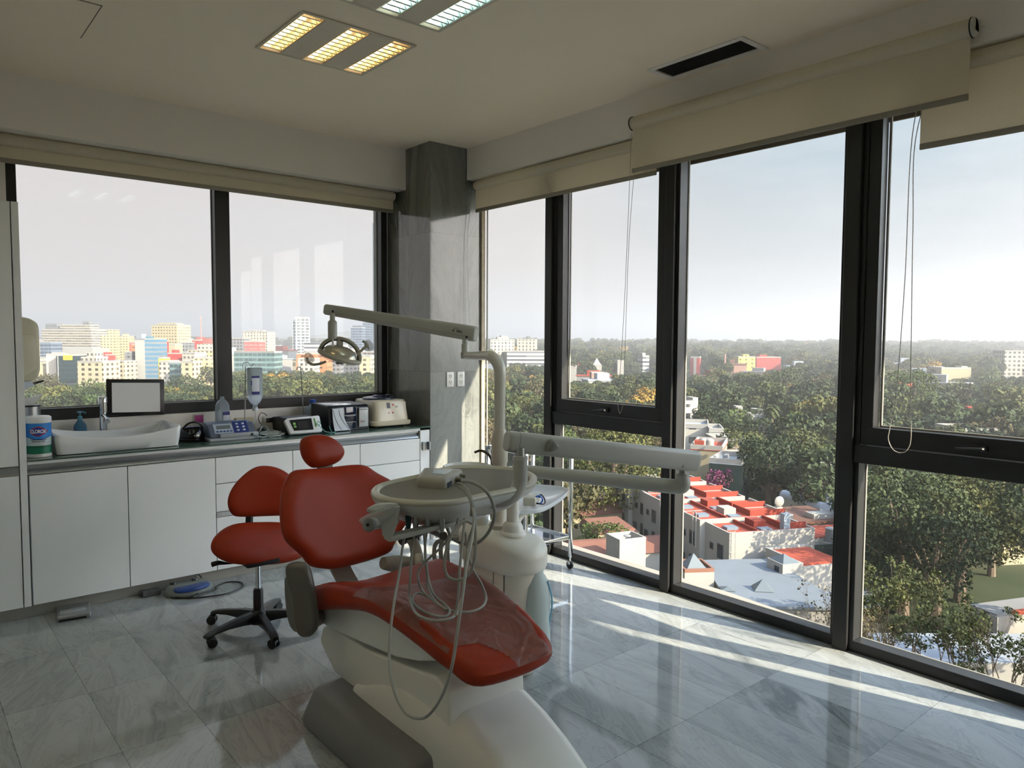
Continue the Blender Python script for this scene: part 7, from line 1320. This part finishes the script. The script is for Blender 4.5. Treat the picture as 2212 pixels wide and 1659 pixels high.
# ---------------------------------------------------------------- filler houses deep in the city
rr = random.Random(21); n_h = 0
HP = []
for k, (wm, rm) in enumerate(((WALLW, ROOFW), (WALLC, ROOFG), (WALLW, ROOFR), (mat('salmon wall', (160, 122, 106), .85), ROOFT), (F3, ROOFW), (F6, ROOFG))):
    def mk(nm, bm, m):
        bmesh.ops.recalc_face_normals(bm, faces=bm.faces); me = bpy.data.meshes.new(nm); bm.to_mesh(me); bm.free(); me.materials.append(m); return me
    bm = nb(); box(bm, (-5, -4, 0), (5, 4, 6)); a = mk('walls', bm, wm); bm = nb(); box(bm, (-5.2, -4.2, 6), (5.2, 4.2, 6.4)); box(bm, (-2, -2, 6.4), (1.5, 2, 8.2)); b = mk('roof', bm, rm); HP.append((a, b))
def filler(x, y, ang, s, k, name, label, group, cat='building'):
    o = thing(name, (x, y, G), label, cat, group); o.rotation_euler = (0, 0, ang); o.scale = s
    for nm, me in zip(('walls', 'roof'), HP[k]): q = bpy.data.objects.new(nm, me); COL.objects.link(q); q.parent = o
KEEPB = [(1585, 1692, 764, 790), (1490, 1514, 770, 792), (1386, 1405, 766, 790), (2030, 2212, 757, 806), (1222, 1350, 778, 812), (1050, 1182, 728, 790), (1470, 1665, 850, 1035), (1700, 1830, 975, 1140), (2075, 2165, 880, 945)]
HOUSES = []; TOWN = [(V(wpos(q)), 2.2) for q in bpy.data.objects if q.parent is None and q.get('group') == BG]
for i in range(150):      # the dense quarter beyond the trees, left window
    px = rr.uniform(60, 815); D = rr.uniform(500, 1100) if i % 3 else rr.uniform(1100, 2500)
    p = dep(px, 740, D); s = rr.uniform(1.1, 2.0) * (1 + D / 2500)
    if any((p - q_).length < 9.5 * (s + s_) for q_, s_ in TOWN) : continue
    TOWN.append((p, s)); k = rr.choice((0, 1, 0, 4, 5, 2, 1))
    filler(p.x, p.y, YAW + rr.uniform(-.5, .5), (s * rr.uniform(.9, 1.5), s, s * rr.uniform(.8, 1.5)), k, 'town_house', 'small pale building in the dense quarter seen through the strip window', 'pale town buildings of the dense quarter')
for i in range(95):      # villas lost in the trees, right windows
    px = rr.uniform(1045, 2230); D = 270 * (7 ** rr.random()); p = dep(px, 760, D); s = rr.uniform(.8, 1.25) * (1 + D / 1200)
    xx, yy = toimg((p.x, p.y, G + 8)); ww = 9 * s * FPX / D
    if any(xx + ww > a and xx - ww < b and yy < d and yy + 30 > c for a, b, c, d in KEEPB): continue
    if any(math.hypot(p.x - a, p.y - b) < 1.2 * (8 * s + c) for a, b, c in HOUSES) or any((V((p.x, p.y, 0)) - V((q_.x, q_.y, 0))).length < 20 for q_, s_ in TOWN): continue
    HOUSES.append((p.x, p.y, 8 * s)); filler(p.x, p.y, YAW + rr.uniform(-.7, .7), (s * rr.uniform(.9, 1.6), s, s * rr.uniform(.9, 1.25)), rr.choice((0, 0, 1, 2, 3, 0)), 'villa', 'small pale villa half buried in the trees seen through the glass wall', 'pale villas among the trees')
# ================================================================ TREES
def leafmat(name, c0, c1, c2):
    m = bpy.data.materials.new(name); m.use_nodes = True; t = m.node_tree; p = t.nodes['Principled BSDF']; L = t.links.new
    oi = nd(t, 'ShaderNodeObjectInfo'); c = nd(t, 'ShaderNodeTexCoord'); n = nd(t, 'ShaderNodeTexNoise', i_Scale=.6, i_Detail=5.0); L(c.outputs['Object'], n.inputs['Vector'])
    a = nd(t, 'ShaderNodeMath', operation='MULTIPLY_ADD'); L(oi.outputs['Random'], a.inputs[0]); a.inputs[1].default_value = .45; s = nd(t, 'ShaderNodeMath', operation='SUBTRACT'); L(n.outputs[0], s.inputs[0]); s.inputs[1].default_value = .2; L(s.outputs[0], a.inputs[2])
    r = nd(t, 'ShaderNodeValToRGB'); L(a.outputs[0], r.inputs[0]); c0, c1, c2 = [tuple(.74 * (q * .84 + sum(c) / 3 * .16) for q in c) for c in (c0, c1, c2)]; ramp(r, [(.1, lin(*c0)), (.45, lin(*c1)), (.8, lin(*c2))]); L(r.outputs[0], p.inputs['Base Color']); p.inputs['Roughness'].default_value = .7; p.inputs['Specular IOR Level'].default_value = .15
    return m
LM = [leafmat('leaves deep green', (44, 60, 34), (60, 78, 42), (84, 98, 52)), leafmat('leaves olive', (66, 80, 38), (90, 100, 48), (118, 118, 56)), leafmat('leaves fresh', (58, 84, 36), (80, 104, 44), (108, 124, 56)), leafmat('leaves yellow', (160, 130, 44), (194, 150, 50), (214, 168, 66)), leafmat('leaves brownish', (80, 80, 48), (98, 94, 54), (122, 106, 62))]
BARK = mat('bark', (104, 90, 74), .95, noise=.3, nscale=3)
def leafmesh(name, blobs, n, size, m, seed, core=.72, flat=.35):
    """many single leaves spread through the outer shell of a few lobes"""
    q = np.random.RandomState(seed); w = np.array([b[3] ** 2 for b in blobs]); w = w / w.sum(); idx = q.choice(len(blobs), n, p=w); B = np.array(blobs)[idx]
    d = q.normal(size=(n, 3)); d /= np.linalg.norm(d, axis=1)[:, None]; r = B[:, 3] * (core + (1.06 - core) * q.rand(n)); r *= 1 + .13 * np.sin(d[:, 0] * 9 + idx) * np.cos(d[:, 2] * 8 + idx * 2)
    c = B[:, :3] + d * r[:, None] * np.array([1, 1, .85]); keep = np.ones(n, bool)
    for j, b in enumerate(blobs):
        e = (c - np.array(b[:3])) / (b[3] * .74); keep &= ~((np.sum(e * e, axis=1) < 1) & (idx != j))
    c = c[keep]; d = d[keep]; n = len(c)
    nn = d + q.normal(scale=.75, size=(n, 3)); nn /= np.linalg.norm(nn, axis=1)[:, None]; t = q.normal(size=(n, 3)); u = np.cross(nn, t); u /= np.linalg.norm(u, axis=1)[:, None]; v = np.cross(nn, u)
    s = (size * (.6 + .8 * q.rand(n)))[:, None]; co = np.stack([c - u * s * .5, c - v * s * .32, c + u * s * .5, c + v * s * .32], axis=1).reshape(-1, 3)
    me = bpy.data.meshes.new(name); me.vertices.add(4 * n); me.vertices.foreach_set('co', co.astype(np.float32).ravel()); me.loops.add(4 * n); me.loops.foreach_set('vertex_index', np.arange(4 * n, dtype=np.int32)); me.polygons.add(n); me.polygons.foreach_set('loop_start', np.arange(0, 4 * n, 4, dtype=np.int32)); me.polygons.foreach_set('loop_total', np.full(n, 4, dtype=np.int32)); me.update(); me.materials.append(m); return me
def trunkmesh(h, r, blobs, seed, name='trunk'):
    q = random.Random(seed); bm = nb(); tube(bm, [(0, 0, -.3), (.1, 0, h * .25), (-.1, .1, h * .5), (0, 0, h * .72)], [r * 1.4, r, r * .8, r * .5], 8, 4)
    for b in blobs: tube(bm, [(0, 0, h * q.uniform(.22, .42)), (b[0] * .5, b[1] * .5, (b[2] + h * .3) * .5), (b[0], b[1], b[2])], [r * .55, r * .35, r * .12], 6, 4)
    me = bpy.data.meshes.new(name); bm.to_mesh(me); bm.free(); me.materials.append(BARK); return me
def lobes(seed, R, h, n, sq=1.0):
    q = random.Random(seed); o = [(0, 0, h * .66, R * .62)]
    for k in range(n):
        a = 2.4 * k + q.uniform(-.4, .4); rr_ = R * q.uniform(.35, .68); o.append((rr_ * math.cos(a), rr_ * math.sin(a), h * q.uniform(.42, .86) * sq + (1 - sq) * h * .6, R * q.uniform(.28, .46)))
    return o
TP = []      # unit trees, about ten metres tall
for k, (R, h, n, mi, nl, sz_) in enumerate(((4.6, 10, 10, 0, 2600, .75), (4.2, 10, 9, 1, 2400, .70), (3.6, 11, 9, 0, 2400, .62), (4.8, 9, 11, 2, 2600, .72), (4.0, 10, 9, 3, 2300, .62), (4.4, 10, 10, 4, 1700, .60), (3.4, 12, 8, 1, 2300, .60))):
    b = lobes(50 + k, R, h, n); TP.append((leafmesh('foliage', b, nl, sz_, LM[mi], 70 + k), trunkmesh(h, .28, b[1:5], k)))
def tree(me, x, y, s, a, name, label, group=None, sz2=None):
    o = thing(name, (x, y, G), label, 'tree', group); o.scale = (s, s, s * (sz2 or 1)); o.rotation_euler = (0, 0, a)
    for nm, m in zip(('foliage', 'trunk'), me): q = bpy.data.objects.new(nm, m); COL.objects.link(q); q.parent = o
    return o
def attree(px, ytop, D, R, mi, nl, sz_, label, name='tree', nlobe=12, seed=1, group=None, ybot=None, sq=1.0, core=.72):
    """one tree built for its place: px of the crown centre, picture height of its top, depth"""
    p = dep(px, ytop, D); h = p.z - G; b = lobes(seed, R, h, nlobe, sq); me = (leafmesh('foliage', b, nl, sz_, LM[mi], seed, core), trunkmesh(h, .035 * h, b[1:7], seed)); return tree(me, p.x, p.y, 1, 0, name, label, group)
SPEC = [(1662, 936, 124, 6.6, 0, 9000, .50, 'big dark green tree in the middle of the third bay, with branches showing', 11),
 (1735, 925, 150, 7.0, 1, 7000, .55, 'broad olive tree behind and right of the big dark one', 12), (1600, 925, 150, 5.5, 1, 5000, .5, 'olive green tree left behind the big dark one', 13),
 (1775, 862, 210, 8.0, 3, 7000, .62, 'golden orange autumn tree at the right of the third bay', 14), (1540, 872, 185, 7.5, 0, 7000, .6, 'round dark green tree between the white houses, third bay', 15),
 (1700, 792, 300, 8, 0, 4500, .7, 'tall dark tree right below the plain red block', 16), (1640, 895, 175, 6, 0, 5000, .6, 'dark green tree right of the low white roofs, third bay', 29),
 (1330, 910, 112, 8.2, 1, 12000, .42, 'wide yellow green tree crown filling the second bay under the transom', 17), (1235, 925, 118, 6.0, 2, 7000, .42, 'yellow green tree at the left of the second bay under the transom', 18),
 (1300, 1125, 95, 3.6, 2, 4000, .32, 'low green bushy tree beside the ochre garden house', 19), (1148, 850, 200, 6, 1, 5500, .55, 'yellowish tree just left of the first mullion', 20), (1065, 800, 270, 7, 4, 5000, .6, 'brownish tree beside the marble column', 21),
 (1978, 798, 230, 8.5, 2, 8000, .6, 'bright green tree with a rounded top in the right upper sash', 22), (2165, 815, 260, 8, 1, 5500, .65, 'olive tree at the right of the upper right sash', 23),
 (1960, 1000, 80, 7.0, 0, 14000, .36, 'large dark tree filling the left of the lower right pane', 24), (2085, 1010, 84, 7.2, 1, 14000, .36, 'large olive brown tree filling the right of the lower right pane', 25),
 (2030, 1085, 76, 5.5, 0, 9000, .34, 'dark leafy crown in the centre of the lower right pane', 26),
 (195, 843, 300, 13, 2, 8000, .8, 'big bright green tree behind the basin', 27), (395, 818, 330, 11, 0, 6000, .9, 'dark green tree beside the framed panel', 28), (600, 806, 350, 6, 3, 3500, .8, 'yellow tree in the middle of the strip window', 30),
 (455, 790, 420, 8, 0, 4000, .8, 'dark tree at the mullion of the left window', 31), (95, 812, 330, 9, 4, 4000, .8, 'brown autumn tree under the ivory dispenser', 32), (1260, 845, 260, 8, 4, 5000, .7, 'brownish round tree low in the second bay', 33), (1380, 830, 260, 9, 1, 6000, .7, 'olive tree with golden tips at the right of the second bay', 34)]
for px, yt, D, R, mi, nl, sz_, lab, sd in SPEC: attree(px, yt, D, R, mi, nl, sz_, lab, seed=sd)
# sparse young trees close below the right pane: bare twigs with thin leaves
def twiggy(px, ytop, D, R, label, seed, mi=1, leaves=2600, lsz=.22):
    p = dep(px, ytop, D); h = p.z - G; q = random.Random(seed); bm = nb(); tips = []
    def grow(a, d, L, r, lv):
        b = a + d * L; m_ = a + d * (L * .5) + V((q.uniform(-1, 1), q.uniform(-1, 1), q.uniform(-.3, .5))) * L * .08; tube(bm, [a, m_, b], [r, r * .8, r * .55], 5, 2); tips.append((b, lv))
        if lv < 5:
            for k in range(3 if lv < 4 else 2):
                e = (d + V((q.uniform(-1, 1), q.uniform(-1, 1), q.uniform(-.35, .75))) * .75).normalized(); grow(b, e, L * q.uniform(.55, .8), r * .55, lv + 1)
    for k in range(3): grow(V((q.uniform(-.3, .3), q.uniform(-.3, .3), 0)), V((q.uniform(-.35, .35), q.uniform(-.35, .35), 1)).normalized(), h * .30, .13, 1)
    me = bpy.data.meshes.new('branches'); bm.to_mesh(me); bm.free(); me.materials.append(BARK)
    s = R / max(1e-3, max(math.hypot(t[0].x, t[0].y) for t in tips)); s2 = h / max(t[0].z for t in tips); me.transform(Matrix.Diagonal((s, s, s2, 1)))
    bl = [(t[0].x * s, t[0].y * s, t[0].z * s2, R * .12) for t in tips if t[1] >= 3]; q.shuffle(bl)
    o = thing('young_tree', (p.x, p.y, G), label, 'tree'); lf = leafmesh('foliage', bl[:120], leaves, lsz, LM[mi], seed, .1)
    for nm, m in (('foliage', lf), ('branches', me)): x = bpy.data.objects.new(nm, m); COL.objects.link(x); x.parent = o
twiggy(1950, 1225, 60, 5.0, 'thin leafy tree with visible twigs at the bottom left of the lower right pane', 41, 1, 7000, .26)
twiggy(2060, 1290, 56, 4.6, 'twiggy olive tree in the bottom middle of the lower right pane', 42, 1, 5000, .24)
twiggy(2180, 1330, 52, 3.8, 'olive tree with bare lower branches at the bottom right corner', 43, 1, 4500, .24)
twiggy(1795, 1250, 62, 3.2, 'almost bare branching shrub tree beside the third mullion', 44, 4, 700, .2)
twiggy(1890, 1300, 58, 3.6, 'grey twiggy bush tree left of the leafy ones in the lower right pane', 45, 4, 1600, .2)
for px, yt, D, lab in ((1578, 930, 132, 'slim dark cypress standing beside the red roofs'), ):
    p = dep(px, yt, D); h = p.z - G; b = [(0, 0, h * f, h * w) for f, w in ((.2, .055), (.35, .06), (.5, .055), (.65, .048), (.8, .036), (.92, .022))]; tree((leafmesh('foliage', b, 3500, .3, LM[0], 9, .6), trunkmesh(h * .5, .12, [], 3)), p.x, p.y, 1, 0, 'cypress', lab)
def palm(px, yt, D, label, seed):
    p = dep(px, yt, D); h = p.z - G - 1.5; o = thing('palm', (p.x, p.y, G), label, 'tree'); q = random.Random(seed); bm = nb(); tube(bm, [(0, 0, 0), (.15, 0, h * .5), (0, 0, h)], [.4, .35, .45], 10, 4); me = bpy.data.meshes.new('trunk'); bm.to_mesh(me); bm.free(); me.materials.append(BARK); x = bpy.data.objects.new('trunk', me); COL.objects.link(x); x.parent = o
    bm = nb()
    for k in range(46):
        a = 2.4 * k; e = 1.2 - 2.2 * k / 46; L = q.uniform(2.0, 2.8); P = [V((0, 0, h)) + V((math.cos(a) * math.cos(e), math.sin(a) * math.cos(e), math.sin(e))) * (L * u) - Z_ * (1.3 * u * u) for u in (0, .3, .6, 1)]; s = V((-math.sin(a), math.cos(a), 0))
        rings(bm, [[c_ - s * w, c_ - Z_ * .1, c_ + s * w, c_ + Z_ * .03] for c_, w in zip(P, (.1, .45, .5, .06))])
    me = bpy.data.meshes.new('fronds'); bm.to_mesh(me); bm.free(); me.materials.append(LM[1]); x = bpy.data.objects.new('fronds', me); COL.objects.link(x); x.parent = o
palm(1668, 868, 195, 'palm with a shaggy crown beside the low white roofs, third bay', 4); palm(1330, 806, 330, 'small distant palm in the second bay', 5)
bm = nb()
for k, (px, py, D) in enumerate(((1547, 1050, 118), (1760, 1072, 112))): pass
def bush(px, py, D, R, label, col, seed):
    p = dep(px, py, D); q = random.Random(seed); bl = [(q.uniform(-R, R), q.uniform(-R * .5, R * .5), q.uniform(0, R * .5), R * .45) for _ in range(8)]; m = leafmat('blossom %d' % seed, *col); me = leafmesh('blossom', bl, 1500, .35, m, seed); tag_ = thing('flowering_bush', (p.x, p.y, p.z), label, 'bush'); x = bpy.data.objects.new('blossom', me); COL.objects.link(x); x.parent = tag_
MG = ((120, 40, 90), (150, 60, 110), (90, 80, 50))
bush(1545, 1046, 121, 3.0, 'magenta flowering bush behind the red roof decks', MG, 61); bush(1752, 1068, 108, 2.2, 'magenta flowering bush left of the ridged workshop', MG, 62)
for k, (x, y, zt_, R) in enumerate(((70, 11, -9, 6), (79, 16, -8, 6.0), (62, 5, -9, 5), (95, 24, -9, 6.5))):
    h = zt_ - G; b = lobes(90 + k, R, h, 12); tree((leafmesh('foliage', b, 7000, .38, LM[0], 90 + k), trunkmesh(h, .5, b[1:5], k)), x, y, 1, 0, 'tree', ('tall street tree just outside the right edge, shading the pale flat roof', 'tall street tree outside the right edge behind the first one', 'tall tree nearest the tower outside the right edge', 'tall dark tree at the very right edge behind the lower pane')[k])
# ---------------------------------------------------------------- the sea of trees
KEEP = [(1225, 1440, 1120, 1260, 92), (1440, 1800, 1030, 1400, 101), (1470, 1565, 905, 965, 150), (1490, 1620, 955, 1035, 118), (1715, 1800, 975, 1140, 105), (1474, 1502, 873, 905, 185), (1575, 1665, 880, 912, 200), (1590, 1690, 768, 788, 640), (1490, 1512, 772, 792, 650), (1386, 1405, 766, 790, 630), (2172, 2212, 758, 800, 530), (2034, 2100, 793, 806, 430), (2075, 2165, 880, 945, 160), (1222, 1312, 788, 806, 470), (1332, 1350, 778, 790, 545), (1050, 1182, 728, 775, 670), (1045, 1130, 880, 985, 170), (60, 480, 690, 815, 440), (495, 815, 690, 790, 440), (2140, 2212, 1050, 1400, 56), (1850, 2212, 1000, 1700, 74), (1370, 1460, 1060, 1170, 105)]
rr = random.Random(5); PT = []
tries = 0; cell = {}
def okpos(x, y, r):
    ci, cj = int(x // 16), int(y // 16)
    for i in (-1, 0, 1):
        for j in (-1, 0, 1):
            for (a, b, c) in cell.get((ci + i, cj + j), ()):
                if (a - x) ** 2 + (b - y) ** 2 < ((r + c) * .62) ** 2: return False
    return True
bigs = [(dep(s[0], s[1], s[2]), s[3]) for s in SPEC]
for _ in range(60000):
    left = rr.random() < .30
    D = 80 + (1500 - 80) * (rr.random() ** 1.35) if not left else rr.uniform(250, 430)
    px = rr.uniform(1030, 2260) if not left else rr.uniform(30, 1030)
    if D > 350 and rr.random() < .25: D = rr.uniform(100, 350)
    p = dep(px, 760, D); s = rr.uniform(1.05, 1.7) * (1 + max(0, D - 400) / 1000); r = 4.4 * s
    if not okpos(p.x, p.y, r): continue
    h = 12.4 * s; zt = G + h; x0, yt = toimg((p.x, p.y, zt)); x1, yb = toimg((p.x, p.y, G + 1)); rw = 1.1 * r * FPX / D
    bad = any(D < k[4] and x0 + rw > k[0] and x0 - rw < k[1] and yt < k[3] and yb > k[2] for k in KEEP) or any((q.x - p.x) ** 2 + (q.y - p.y) ** 2 < (R + r * .5) ** 2 for q, R in bigs)
    if bad or any((hx - p.x) ** 2 + (hy - p.y) ** 2 < (hr * .75 + r * .5) ** 2 for hx, hy, hr in HOUSES): continue
    if left and D < 250: continue
    cell.setdefault((int(p.x // 16), int(p.y // 16)), []).append((p.x, p.y, r)); PT.append((D, p.x, p.y, s, rr.random() * 6.3, rr.choices(range(7), (34, 18, 20, 9, 1, 9, 9))[0], x0))
PT.sort(key=lambda q: q[0] / q[3])
KN = {0: ('dark green', 'round'), 1: ('olive', 'round'), 2: ('dark green', 'narrow'), 3: ('fresh green', 'wide'), 4: ('yellow', 'round'), 5: ('brownish', 'thin leaved'), 6: ('olive', 'tall')}
for D, x, y, s, a, k, x0 in PT[:255]:
    side = 'seen through the strip window' if x0 < 840 else 'seen through the glass wall'; far = 'near' if D < 200 else 'middle distance'
    c1, c2 = KN[k]; tree(TP[k], x, y, s, a, 'tree', '%s %s tree in the %s woodland %s' % (c2, c1, far, side), '%s %s trees, %s, %s' % (c2, c1, far, side))
FAR = PT[255:]
print('trees', len(PT), 'near D', PT[254][0] if len(PT) > 254 else None)
# everything farther: one object, instanced tree shapes on scattered points
for m_ in range(2600):
    D = 1450 + 4500 * rr.random() ** 1.3; px = rr.uniform(-50, 2260); p = dep(px, 750, D); FAR.append((D, p.x, p.y, rr.uniform(1.8, 3.4), rr.random() * 6.3, rr.choice((0, 1, 2, 5)), px))
pm = bpy.data.meshes.new('distant_woodland'); pm.vertices.add(len(FAR)); pm.vertices.foreach_set('co', np.array([(q[1], q[2], G) for q in FAR], dtype=np.float32).ravel())
for nm, ty, vals in (('sc', 'FLOAT', [q[3] for q in FAR]), ('rt', 'FLOAT', [q[4] for q in FAR]), ('id', 'INT', [q[5] for q in FAR])):
    at = pm.attributes.new(nm, ty, 'POINT'); at.data.foreach_set('value', vals)
fo = bpy.data.objects.new('distant_woodland', pm); COL.objects.link(fo); tag(fo, 'dense woodland canopy stretching to the horizon between the houses', 'trees', kind='stuff')
pc = bpy.data.collections.new('crown shapes')
for k in range(7): q = bpy.data.objects.new('crown_%d' % k, TP[k][0]); pc.objects.link(q)
gn = bpy.data.node_groups.new('woodland', 'GeometryNodeTree'); gn.interface.new_socket('Geometry', in_out='INPUT', socket_type='NodeSocketGeometry'); gn.interface.new_socket('Geometry', in_out='OUTPUT', socket_type='NodeSocketGeometry')
gi = gn.nodes.new('NodeGroupInput'); go = gn.nodes.new('NodeGroupOutput'); ip = gn.nodes.new('GeometryNodeInstanceOnPoints'); ci = gn.nodes.new('GeometryNodeCollectionInfo'); ci.inputs[0].default_value = pc; ci.inputs['Separate Children'].default_value = True; ci.inputs['Reset Children'].default_value = True
def natt(nm, ty): n = gn.nodes.new('GeometryNodeInputNamedAttribute'); n.data_type = ty; n.inputs[0].default_value = nm; return n.outputs[0]
cmb = gn.nodes.new('ShaderNodeCombineXYZ'); gn.links.new(natt('rt', 'FLOAT'), cmb.inputs[2]); cs = gn.nodes.new('ShaderNodeCombineXYZ'); sc_ = natt('sc', 'FLOAT')
for i in range(3): gn.links.new(sc_, cs.inputs[i])
gn.links.new(gi.outputs[0], ip.inputs['Points']); gn.links.new(ci.outputs[0], ip.inputs['Instance']); ip.inputs['Pick Instance'].default_value = True; gn.links.new(natt('id', 'INT'), ip.inputs['Instance Index'])
gn.links.new(cmb.outputs[0], ip.inputs['Rotation']); gn.links.new(cs.outputs[0], ip.inputs['Scale']); gn.links.new(ip.outputs[0], go.inputs[0]); md = fo.modifiers.new('woodland', 'NODES'); md.node_group = gn
# ---------------------------------------------------------------- haze over the city
HZ = 0.00062
hm = bpy.data.materials.new('haze'); hm.use_nodes = True; t = hm.node_tree; t.nodes.clear(); vs_ = nd(t, 'ShaderNodeVolumeScatter'); vs_.inputs['Color'].default_value = (.93, .89, .87, 1); vs_.inputs['Density'].default_value = HZ; vs_.inputs['Anisotropy'].default_value = .45
ho = nd(t, 'ShaderNodeOutputMaterial'); t.links.new(vs_.outputs[0], ho.inputs['Volume'])
bm = nb(); prism(bm, [(45, -2400), (8800, -2400), (8800, 8800), (-2400, 8800), (-2400, 45), (45, 45)], (0, 0, G - 2), X_, Y_, Z_, 165.0)
ha = obj('haze', bm, hm, smooth=0, loc=(60, 60, 0)); tag(ha, 'thin grey haze lying over the city', 'haze', kind='stuff')
